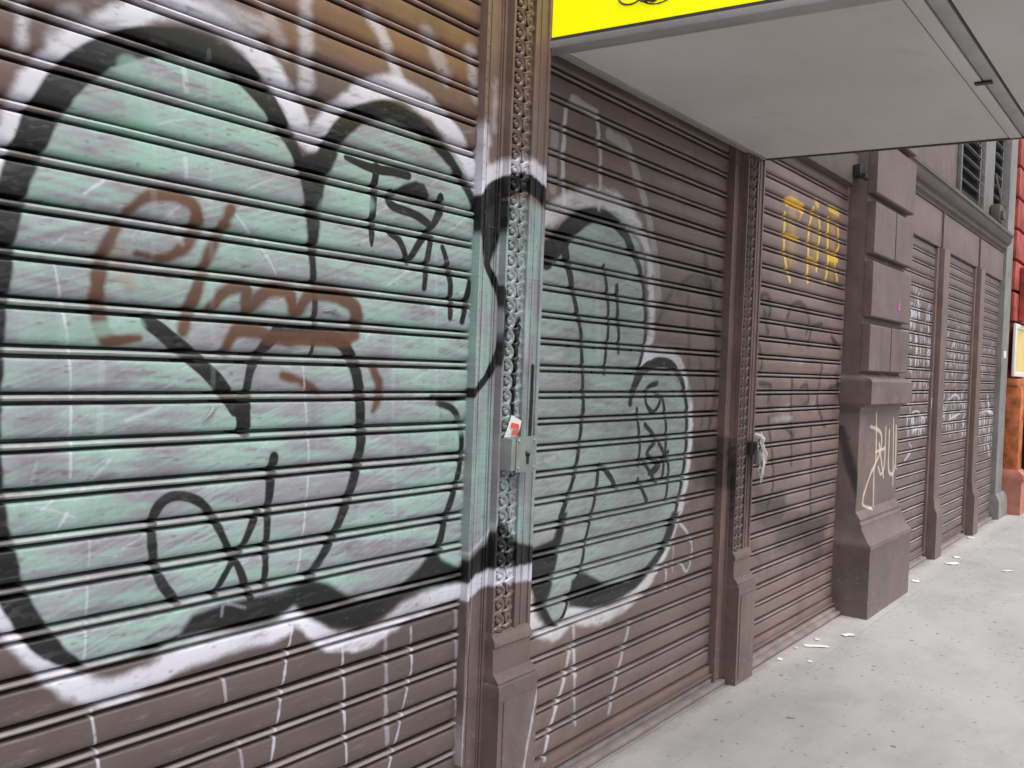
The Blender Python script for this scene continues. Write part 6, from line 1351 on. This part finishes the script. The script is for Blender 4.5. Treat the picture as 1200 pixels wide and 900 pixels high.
# sills
def sill(x0, x1, label, yf, mat):
    t = thing('door_sill', label, 'sill', (x0, 0, 0), 'sills under the shutters')
    L = x1-x0
    MB().box(0, L, yf+.035, .12, .004, .046, .004).build('sill_plate', mat, t)
    MB().box(0, L, yf, yf+.033, .004, .028, .005).build('sill_edge', m_sill2, t)
    return t
sill(-1.2, 2.40, 'worn iron sill under the nearest shutter', -.06, m_sill)
sill(2.612, 4.42, 'worn iron sill under the shutter below the awning', -.055, m_sill)
sill(4.665, 6.285, 'pinkish worn sill under the shutter with yellow letters', -.07, m_sill2)
sill(7.31, 8.76, 'worn sill under the far shutter next to the pier', -.05, m_sill2)
sill(9.12, 10.42, 'worn sill under the middle far shutter', -.05, m_sill2)
sill(10.82, 12.0, 'worn sill under the farthest shutter by the grey column', -.05, m_sill2)

# ------------------------------------------------------------ iron pilasters with scrollwork
def scroll_mesh(mat, par):
    mb = MB()
    pts = []
    for i in range(9):      # rising S curl round the bead
        a = -2.2+i*.62; r = .0205-.0008*i
        pts.append((r*math.cos(a), -.005-.004*math.sin(i/8*math.pi), r*math.sin(a)))
    mb.tube(pts, [.004, .0062, .0076, .008, .008, .0076, .007, .006, .004], 5)
    mb.tube([(-.023, -.003, -.026), (-.012, -.009, -.022), (.002, -.011, -.0265), (.014, -.008, -.034), (.024, -.002, -.033)], [.004, .0075, .0085, .0075, .004], 5)
    mb.ball((0, -.005, 0), .0118, 1, .95, 1, 1)
    o = mb.build('scroll_ornament', mat, par, 60)
    return o
scroll_src = {}
def pilaster(x, label, mats, orn, top=3.15):
    body, = mats
    t = thing('iron_pilaster', label, 'pilaster', (x, 0, 0), 'ornate iron pilasters between shutters')
    # guide rail on the left with ridges, x 2.31..2.425 relative 0
    mb = MB()
    mb.box(.0, .014, -.036, .05, .03, top, .002)
    mb.box(.014, .085, -.026, .05, .03, top, .001); mb.box(.085, .090, -.032, .05, .03, top, .001); mb.box(.096, .1115, -.034, .05, .03, top, .002)
    mb.box(.090, .096, -.024, .05, .03, top); mb.box(.030, .034, -.029, -.0265, .03, top, .001)
    mb.build('guide_rail', body, t)
    mb = MB(); nz = int((top-.1)/.055)
    for k in range(nz): mb.ball((.007, -.036, .06+k*.055), .0045, 1, .6, 1, 1)
    # (rivet heads down the edge of the rail: below the size that can be picked apart)
    rv = mb.build('rivet', body, t); rv['kind'] = 'stuff'
    # shaft: side walls round a sunk channel
    mb = MB()
    mb.box(.112, .124, -.060, .05, .60, top, .002)
    mb.box(.124, .238, -.046, .05, .60, top)
    mb.box(.238, .252, -.060, .05, .60, top, .002); mb.box(.252, .318, -.054, .05, .60, top, .001); mb.box(.318, .335, -.060, .05, .60, top, .002)
    mb.box(.275, .279, -.057, -.0535, .70, top, .001)
    mb.build('shaft', body, t)
    u = .0525; z = .735; i = 0
    while z < top-.03:
        for cx, sgn in ((.153, 1), (.209, -1)):
            if orn not in scroll_src:
                o = scroll_mesh(orn, t); o.location = (cx, -.046, z); scroll_src[orn] = o
            else:
                o = copy_obj(scroll_src[orn], t, (cx, -.046, z+(.012 if sgn < 0 else 0)))
            o.scale = (sgn*1.12, .95, 1.12)
            o.rotation_euler = (0, random.uniform(-.08, .08), 0)
        z += u; i += 1
    # moulded base
    mb = MB()
    def prism(zz): return [[(.103-e, -f, z), (.327+(e*.3), -f, z), (.327+(e*.3), .05, z), (.103-e, .05, z)] for z, f, e in zz]
    mb.loft(prism([(.0, .108, .0), (.505, .108, .0), (.522, .106, .0), (.528, .098, -.004), (.534, .100, -.003), (.553, .084, -.004), (.560, .072, -.006), (.648, .070, -.006), (.655, .078, -.005), (.672, .076, -.005), (.690, .064, -.007), (.70, .05, -.008)]))
    mb.box(.128, .306, -.113, -.107, .03, .47, .003)
    b = mb.build('base', body, t)
    return t
pil1 = pilaster(2.312, 'ornate iron pilaster with mint and black spray paint, nearest the camera', (m_pil,), m_orn)
pil2 = pilaster(4.322, 'plain brown ornate iron pilaster at the far end of the awning', (m_iron,), m_orn2)

def far_pilaster(x, w, label):
    t = thing('iron_pilaster', label, 'pilaster', (x, 0, 0), 'plain far pilasters')
    MB().box(0, .06, -.025, .05, .02, 2.84, .004).build('guide_rail', m_iron_far, t)
    mb = MB(); mb.box(.061, w-.05, -.072, .05, .5, 2.84, .012); mb.box(w-.049, w, -.025, .05, .02, 2.83, .004)
    mb.build('shaft', m_iron_far, t)
    mb = MB(); secs = [[(.055-e, -f, z), (w-.045+e, -f, z), (w-.045+e, .05, z), (.055-e, .05, z)] for z, f, e in ((0, .108, .008), (.40, .108, .008), (.43, .106, .006), (.47, .085, .004), (.56, .076, .002))]
    mb.loft(secs); mb.build('base', m_iron_far, t)
    return t
far_pilaster(8.77, .33, 'nearer of the two plain far pilasters, right of the first far shutter')
far_pilaster(10.47, .33, 'farther of the two plain far pilasters, left of the last shutter')

# ------------------------------------------------------------ rusticated pier
pr = thing('stone_pier', 'brown painted rusticated pier with a pale tag on its shaft, standing out from the wall', 'pier', (6.29, .036, 0))
W_ = 1.0
MB().box(0, W_, -.168, .30, .40, 1.5, .004).build('shaft', m_pier, pr)
MB().box(.002, W_-.002, -.155, .30, 1.66, 3.9, .004).build('core', m_pier, pr)
MB().box(-.036, -.002, -.03, .06, .7, 3.2, .004).build('guide_rail', m_iron_plain, pr)
def block(x0, x1, z0, z1):
    mb = MB(); s = .010
    mb.loft([[(x0, -.1545, z0), (x1, -.1545, z0), (x1, -.1545, z1), (x0, -.1545, z1)], [(x0, -.202, z0), (x1, -.202, z0), (x1, -.202, z1), (x0, -.202, z1)],
             [(x0+s*.3, -.211, z0+s*.8), (x1-s*.3, -.211, z0+s*.8), (x1-s*.3, -.211, z1-s*.8), (x0+s*.3, -.211, z1-s*.8)]])
    return mb.build('block', m_pier, pr, 20)
for (z0, z1, sp) in ((1.68, 2.00, .52), (2.055, 2.43, None), (2.485, 2.835, .52), (2.89, 3.28, .0), (3.335, 3.75, .5)):
    if sp: block(0, sp-.011, z0, z1); block(sp+.011, W_, z0, z1)
    else: block(0, W_, z0, z1)
mb = MB(); secs = [[(-e, -f, z), (W_+e, -f, z), (W_+e, .2, z), (-e, .2, z)] for z, f, e in ((1.40, .168, 0.003), (1.43, .175, .005), (1.452, .225, .02), (1.458, .245, .026), (1.61, .245, .026), (1.628, .236, .02), (1.645, .18, .006), (1.66, .168, .003))]
mb.loft(secs); mb.build('ledge', m_pier, pr, 25)
mb = MB(); secs = [[(-e, -f, z), (W_+e, -f, z), (W_+e, .2, z), (-e, .2, z)] for z, f, e in ((0, .282, .03), (.46, .282, .03), (.475, .288, .034), (.50, .284, .032), (.52, .262, .022), (.60, .215, .01), (.63, .212, .01), (.645, .20, .008), (.665, .203, .008), (.69, .185, .004), (.715, .168, .003))]
mb.loft(secs); mb.build('base', m_pier, pr, 25)
SX = 6.965
st = MB(); st.loft([[(x+a, y, z+b) for a, b in ((-.022, -.03), (.024, -.028), (.012, .004), (.006, .03), (-.004, .028), (-.012, .002))] for x, y, z in ((SX, -.1795, 2.17), (SX, -.176, 2.17))])
tag(st.build('pink_sticker', m_pink), 'small bright pink sticker on the upper block of the pier', 'sticker')

# ------------------------------------------------------------ building above and behind
wall = thing('shop_building', 'brown shop building whose street front carries the row of shutters', 'building', (0, 0, 0))
MB().box(-1.2, 12.75, .14, .6, 0, 5.6).build('wall', m_back, wall, 0)
MB().box(-1.2, 2.30, -.02, .139, 3.06, 5.6, .01).build('lintel', m_fascia, wall)
MB().box(2.66, 4.31, .02, .139, 2.90, 5.6, .01).build('lintel', m_fascia, wall)
MB().box(4.67, 6.245, -.06, .139, 2.93, 3.14, .01).build('lintel', m_cornice, wall)
MB().box(4.67, 6.245, -.03, .139, 3.145, 5.6, .01).build('lintel', m_fascia, wall)
MB().box(2.305, 2.655, -.07, .139, 3.155, 5.6, .01).build('pilaster_head', m_iron, wall)
MB().box(4.315, 4.665, -.07, .139, 3.155, 5.6, .01).build('pilaster_head', m_iron, wall)
hk = MB().box(6.13, 6.235, -.11, -.0605, 2.98, 3.06, .008); hk.cyl((6.19, -.12, 2.98), .02, .08, 'x'); hk.build('shutter_bracket', m_black, wall)
# fascia panels above the far shutters
for x0, x1 in ((7.29, 8.86), (8.90, 10.56), (10.60, 12.02)):
    mb = MB(); mb.box(x0, x1, -.03, .139, 2.845, 3.17, .006)
    mb.build('fascia_panel', m_fascia, wall)
for x0 in (8.868, 10.568):
    MB().box(x0, x0+.024, -.045, .02, 2.83, 3.17, .004).build('cover_strip', m_iron_far, wall)
# cornice: stepped moulding
mb = MB()
pc = [(.139, 3.175), (-.036, 3.175), (-.042, 3.20), (-.066, 3.215), (-.070, 3.25), (-.095, 3.265), (-.112, 3.30), (-.118, 3.345), (-.130, 3.35), (-.130, 3.385), (.139, 3.42)]
mb.loft([[(x, y, z) for y, z in pc] for x in (7.285, 9.4, 11.98)]); mb.build('cornice', m_cornice, wall, 20)
# upper frieze wall and louvred windows
MB().box(7.285, 12.12, .06, .139, 3.425, 5.6, .004).build('frieze', m_fascia, wall)
def louver(x0, x1, z0, z1, label):
    t = thing('louvred_window', label, 'louvred window', (x0, 0, z0), 'louvred windows above the cornice')
    L, H = x1-x0, z1-z0
    mb = MB()
    for a in ((0, .05, .02, .058, 0, H), (L-.05, L, .02, .058, 0, H), (.051, L-.051, .02, .058, 0, .06), (.051, L-.051, .02, .058, H-.06, H)): mb.box(*a, bev=.004)
    mb.build('frame', m_greycol, t)
    MB().box(.051, L-.051, .045, .057, .061, H-.061).build('dark_back', m_glassdark, t, 0)
    n = int((H-.12)/.12); src = None
    for k in range(n):
        p = (.052, .0, .10+k*.12)
        if src is None:
            mb = MB(); mb.loft([[(x, -.035, -.03), (x, -.031, -.034), (x, .035, .022), (x, .031, .026)] for x in (0, L-.104)])
            src = mb.build('blade', m_trim, t, 0); src.location = p
        else: copy_obj(src, t, p)
louver(9.78, 10.74, 3.43, 5.0, 'black louvred window above the cornice, left of the grey post')
louver(11.28, 12.02, 3.43, 5.0, 'narrow looking louvred window between the grey post and the grey column')
mb = MB(); mb.box(10.75, 11.27, -.02, .058, 3.43, 5.5, .01); mb.build('window_post', m_greycol, wall)
# clutter box on the cornice
dv = MB().box(11.05, 11.26, -.13, -.03, 3.405, 3.60, .02); dv.box(11.08, 11.22, -.16, -.1305, 3.44, 3.53, .01); dv.tube([(11.30, -.09, 3.40), (11.32, -.10, 3.55), (11.29, -.08, 3.75), (11.30, -.03, 3.95)], .014, 6)
tag(dv.build('electric_box', m_cornice), 'dark weathered box with pipe standing on the cornice before the louvres', 'electric box')
# grey column at the end of the front
gc = thing('grey_column', 'tall grey metal column closing the row, beside the red shop', 'column', (12.03, 0, 0))
MB().box(0, .42, -.06, .2, .30, 5.6, .01).build('shaft', m_greycol, gc)
MB().box(.422, .565, -.03, .2, .30, 5.6, .01).build('side_strip', m_greycol, gc)
mb = MB(); mb.loft([[(-.02-e, -f, z), (.56+e, -f, z), (.56+e, .2, z), (-.02-e, .2, z)] for z, f, e in ((0, .11, .02), (.20, .11, .02), (.24, .10, .015), (.299, .07, .01))]); mb.build('base', m_greycol, gc)
MB().box(.1, .25, -.065, -.0605, 1.93, 2.02, .001).build('white_sticker', m_paper, gc)

# ------------------------------------------------------------ red neighbour shop
rd = thing('red_shop', 'red and orange painted neighbouring shop front at the far right', 'shop', (12.60, 0, 0))
MB().box(0, 6, .0, .6, 0, 6.5).build('wall', m_redboard, rd, 0)
for k in range(9):
    MB().box(.0, 6, -.075, -.002, 2.42+.385*k, 2.42+.385*k+.345, .012).build('red_board', m_redboard, rd)
mb = MB(); mb.box(.02, .30, -.20, -.002, .55, 1.60, .02); mb.build('orange_pilaster', m_orange, rd)
mb = MB(); mb.loft([[(-.0-e, -f, z), (.32+e, -f, z), (.32+e, -.002, z), (-.0-e, -.002, z)] for z, f, e in ((0, .25, 0), (.40, .25, 0), (.44, .28, .02), (.50, .27, .02), (.56, .205, 0))]); mb.build('pilaster_base', m_salmon, rd)
MB().box(.0, 1.4, -.16, -.002, 1.602, 1.69, .008).build('ledge', m_orange, rd)
MB().box(.31, 1.5, -.05, -.002, .10, 1.60, .01).build('amber_panel', m_amber, rd)
sg = thing('framed_poster', 'cream coloured board in a white frame on the red shop front', 'poster', (12.62, -.078, 1.72))
mb = MB()
for a in ((0, .10, -.03, .0, 0, .66), (1.3, 1.39, -.03, 0, 0, .66), (.101, 1.299, -.03, 0, 0, .06), (.101, 1.299, -.03, 0, .60, .66)): mb.box(*a, bev=.006)
mb.build('frame', m_framewhite, sg); MB().box(.102, 1.298, -.02, -.002, .061, .599).build('board', m_cream, sg, 0)
vs = thing('hanging_sign', 'small red sign with white vertical lettering on the red shop', 'sign', (12.95, -.10, 2.45))
MB().box(-.02, .30, -.08, .02, -.02, .66, .006).build('panel', m_redboard, vs)
mb = MB()
for zz, seg in ((.48, ((0, 0), (1, 0), (0, 1), (1, 1), (.5, .5))), (.27, ((0, 0), (1, 0), (.5, 0), (.5, 1))), (.06, ((0, .5), (1, .5), (.5, 0), (.5, 1)))):
    mb.box(.07, .21, -.086, -.081, zz, zz+.025); mb.box(.07, .21, -.086, -.081, zz+.06, zz+.085); mb.box(.07, .21, -.086, -.081, zz+.12, zz+.145)
    mb.box(.07, .10, -.0865, -.0815, zz+.026, zz+.119); 
    if seg[0][0] == 0: mb.box(.18, .21, -.0865, -.0815, zz+.026, zz+.119)
mb.build('lettering', m_framewhite, vs, 0)
bn = MB(); bn.loft([[(13.12+.22*math.cos(a)*r, -.28+.2*math.sin(a)*r, z) for a in [k*math.pi/8 for k in range(16)]] for z, r in ((.55, .7), (.62, .92), (.9, 1), (1.2, 1), (1.35, .9), (1.40, .6))])
bn.box(13.05, 13.2, -.35, -.2, 0, .56, .01)
tag(bn.build('street_bin', m_green), 'dark green rounded street box before the orange shop front', 'street box')

# ------------------------------------------------------------ awning box over the second bay
SK = .117
aw = thing('awning_sign', 'box awning with a yellow end panel and grey soffit over the second shutter', 'awning', (2.636, 0, 0))
AL, AZ, AH = 1.985, 2.786, .95
def ab(x0, x1, y0, y1, z0, z1, bev=0): return MB().box(x0, x1, y0, y1, z0, z1, bev, SK)
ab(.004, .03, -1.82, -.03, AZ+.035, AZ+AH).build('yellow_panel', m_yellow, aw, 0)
ab(-.006, .075, -1.82, -.02, AZ-.004, AZ+.022, .003).build('bottom_trim', m_trim, aw)
ab(-.002, .032, -1.82, -.026, AZ+.0225, AZ+.0345).build('shadow_gap', m_trimdark, aw, 0)
ab(-.010, .03, -.029, -.004, AZ+.024, AZ+AH, .003).build('edge_trim', m_trimdark, aw)
ab(.031, AL, -.034, -.030, AZ+.0205, AZ+AH-.021).build('back_panel', m_trim, aw, 0)
ab(.076, AL, -1.20, -.075, AZ+.004, AZ+.02).build('soffit_panel', m_soffit, aw, 0)
ab(.076, AL, -.073, -.035, AZ-.003, AZ+.02, .002).build('wall_trim', m_trim, aw)
ab(.076, AL, -1.255, -1.206, AZ, AZ+.02, .002).build('joint_strip', m_soffit, aw)
ab(.076, AL, -1.312, -1.262, AZ+.001, AZ+.02, .002).build('joint_strip', m_trim, aw)
ab(.076, AL, -1.82, -1.322, AZ+.004, AZ+.02).build('soffit_panel', m_soffit, aw, 0)
ab(.06, AL, -1.325, -1.19, AZ+.0205, AZ+.03).build('joint_backing', m_trimdark, aw, 0)
ab(AL+.001, AL+.014, -1.82, -.03, AZ-.004, AZ+.02, .002).build('end_trim', m_trimdark, aw)
ab(AL+.001, AL+.018, -1.82, -.03, AZ+.021, AZ+AH).build('far_panel', m_trim, aw, 0)
ab(.031, AL, -1.82, -.03, AZ+AH-.02, AZ+AH+.02).build('roof', m_trim, aw, 0)
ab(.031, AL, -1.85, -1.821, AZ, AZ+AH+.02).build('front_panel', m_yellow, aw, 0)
cl = MB().box(1.02, 1.05, -1.29, -1.23, AZ-.008, AZ-.0005, .002, SK); cl.build('clip', m_black, aw)
# foot of the printed emblem on the yellow panel (only its lower edge is in view)
mk = MB()
def curl(cy, cz, r, a0, a1, rad):
    pts = []
    for k in range(12):
        a = a0+(a1-a0)*k/11; y = cy+r*math.cos(a); pts.append((.003-SK*y, y, cz+r*.8*math.sin(a)))
    mk.tube(pts, rad, 4)
for c in ((-.36, 2.925, .045, 3.4, 6.0, .004), (-.42, 2.915, .03, 3.0, 6.6, .006), (-.445, 2.905, .02, 2.0, 7.0, .008), (-.49, 2.915, .03, 3.2, 6.2, .004), (-.46, 2.935, .075, 3.6, 5.9, .003)): curl(*c)
mk.build('emblem_print', m_mark, aw)

# ------------------------------------------------------------ lock box, paper, lock on the second pilaster
lb = thing('lock_box', 'steel lock box with keyhole plate bolted on the sprayed pilaster', 'lock box', (2.436, -.055, 1.27))
MB().box(0, .128, -.052, -.001, 0, .112, .004).build('box', m_lock, lb)
MB().box(.022, .134, -.0575, -.0525, -.006, .118, .002).build('plate', m_lock, lb)
pb = None
for bx, bz in ((.034, .008), (.122, .008), (.034, .104), (.122, .104)):
    if pb is None: pb = MB().ball((0, 0, 0), .006, 1, .6, 1, 2).build('bolt', m_steel, lb, 60); pb.location = (bx, -.0585, bz)
    else: copy_obj(pb, lb, (bx, -.0585, bz))
kh = MB(); kh.cyl((.084, -.0595, .058), .012, .006); kh.box(.079, .089, -.0625, -.0575, .022, .058, .001); kh.build('keyhole', m_black, lb)
MB().cyl((.080, -.064, .064), .006, .008).build('lock_core', m_steel, lb)
pp = MB(); pp.loft([[(2.438, -.070, 1.384), (2.487, -.086, 1.384)], [(2.448, -.078, 1.42), (2.497, -.093, 1.415)], [(2.461, -.082, 1.462), (2.503, -.094, 1.442)]], closed=False)
pw = pp.build('paper_scrap', m_paper, None, 0, recalc=False); md = pw.modifiers.new('s', 'SOLIDIFY'); md.thickness = .001
tag(pw, 'white and red paper scrap tucked behind the lock box', 'paper')
pq = MB()
for a, b, c, d in (((2.462, -.0865, 1.395), (2.478, -.0915, 1.395), (2.478, -.0915, 1.412), (2.466, -.088, 1.412)), ((2.456, -.0835, 1.417), (2.487, -.0935, 1.417), (2.49, -.0945, 1.43), (2.46, -.0855, 1.436)), ((2.478, -.0915, 1.39), (2.484, -.0935, 1.39), (2.492, -.0955, 1.425), (2.486, -.0935, 1.425))):
    v = [pq.bm.verts.new(p) for p in (a, b, c, d)]; pq.bm.faces.new(v)
pr_ = pq.build('red_print', m_red, pw, 0, recalc=False); md = pr_.modifiers.new('s', 'SOLIDIFY'); md.thickness = .0008

lk = thing('padlock', 'padlock with torn plastic strips hanging on the brown ornate pilaster', 'padlock', (4.62, -.075, 1.18))
MB().box(-.035, .035, -.05, -.012, -.03, .045, .008).build('body', m_steel, lk)
MB().tube([(-.022, -.03, .045), (-.022, -.03, .085), (-.012, -.03, .103), (.012, -.03, .103), (.022, -.03, .085), (.022, -.03, .045)], .006, 8).build('shackle', m_steel, lk, 60)
MB().box(-.06, .02, -.012, .02, .02, .09, .004).build('hasp', m_black, lk)
bagm = MB()
rr = random.Random(5)
for k in range(7):
    x = rr.uniform(-.03, .06); zt = rr.uniform(.03, .12); pts = [(x*.5, -.04, zt+.03)]
    for j in range(5): pts.append((x+rr.uniform(-.012, .012), -.05+rr.uniform(-.012, .012), zt-.035*(j+1)+rr.uniform(-.01, .01)))
    bagm.tube(pts, [.004, .006, .005, .004, .005, .002], 4)
b = bagm.build('plastic_strip', m_plastic, lk, 60)
tw = MB().ball((.055, -.03, -.005), .03, .7, .8, 1.1, 2)
for v in tw.bm.verts: v.co += Vector((rr.uniform(-.004, .004),)*3)
tw.build('cloth_knot', m_tan, lk, 60)
tp = MB()
tp.tube([(-.05, -.02, .135), (-.03, -.045, .125), (.0, -.05, .10), (.03, -.045, .115)], [.008, .013, .012, .004], 6)
tp.build('plastic_wrap', m_plastic, lk, 60)

# ------------------------------------------------------------ litter on the pavement
def litter(x, y, w, l, rz, label, mat, nm='paper_scrap'):
    mb = MB(); r2 = random.Random(int(x*977+y*131))
    rows = []
    for i in range(4):
        row = []
        for j in range(3):
            px_, py_ = (i/3-.5)*l+r2.uniform(-.15, .15)*l/3, (j/2-.5)*w+r2.uniform(-.15, .15)*w/2
            row.append((px_, py_, .003+r2.uniform(0, .012)*min(1, w*12)))
        rows.append(row)
    mb.loft(rows, closed=False)
    o = mb.build(nm, mat, None, 0, recalc=False); md = o.modifiers.new('s', 'SOLIDIFY'); md.thickness = .0015; md.offset = 1
    o.scale = (.85, .85, .85); o.location = (x, y, .002); o.rotation_euler = (0, 0, rz)
    return tag(o, label, 'litter', 'paper litter on the sidewalk')
litter(5.42, -.195, .05, .17, -.9, 'long white paper strip lying before the shutter with yellow letters', m_paper)
litter(5.80, -.270, .05, .10, -.6, 'white paper scrap just before the rusticated pier', m_paper)
litter(5.56, -.150, .03, .05, .4, 'small folded paper bit nearest the sill beside the long strip', m_paper)
litter(5.02, -.120, .03, .05, .2, 'small pale scrap lying right of the brown ornate pilaster foot', m_paper)
litter(5.10, -.265, .03, .035, 1.2, 'tiny white crumb of paper farthest out from the wall before the third shutter', m_paper)
litter(5.30, -.110, .02, .035, 1.2, 'tiny paper crumb against the pinkish sill', m_paper)
litter(8.75, -.265, .08, .16, -.4, 'crumpled white paper beyond the pier, the largest of the far scraps', m_paper)
litter(9.10, -.235, .06, .11, .5, 'smaller crumpled white paper behind the largest far scrap', m_paper)
litter(7.75, -.20, .06, .08, .2, 'pale scrap close to the far corner of the pier', m_paper)
litter(8.80, -.70, .035, .13, -.8, 'flattened pale paper out on the far sidewalk', m_paper)
litter(10.35, -.12, .08, .10, .3, 'white scrap at the foot of the farther plain pilaster', m_paper)
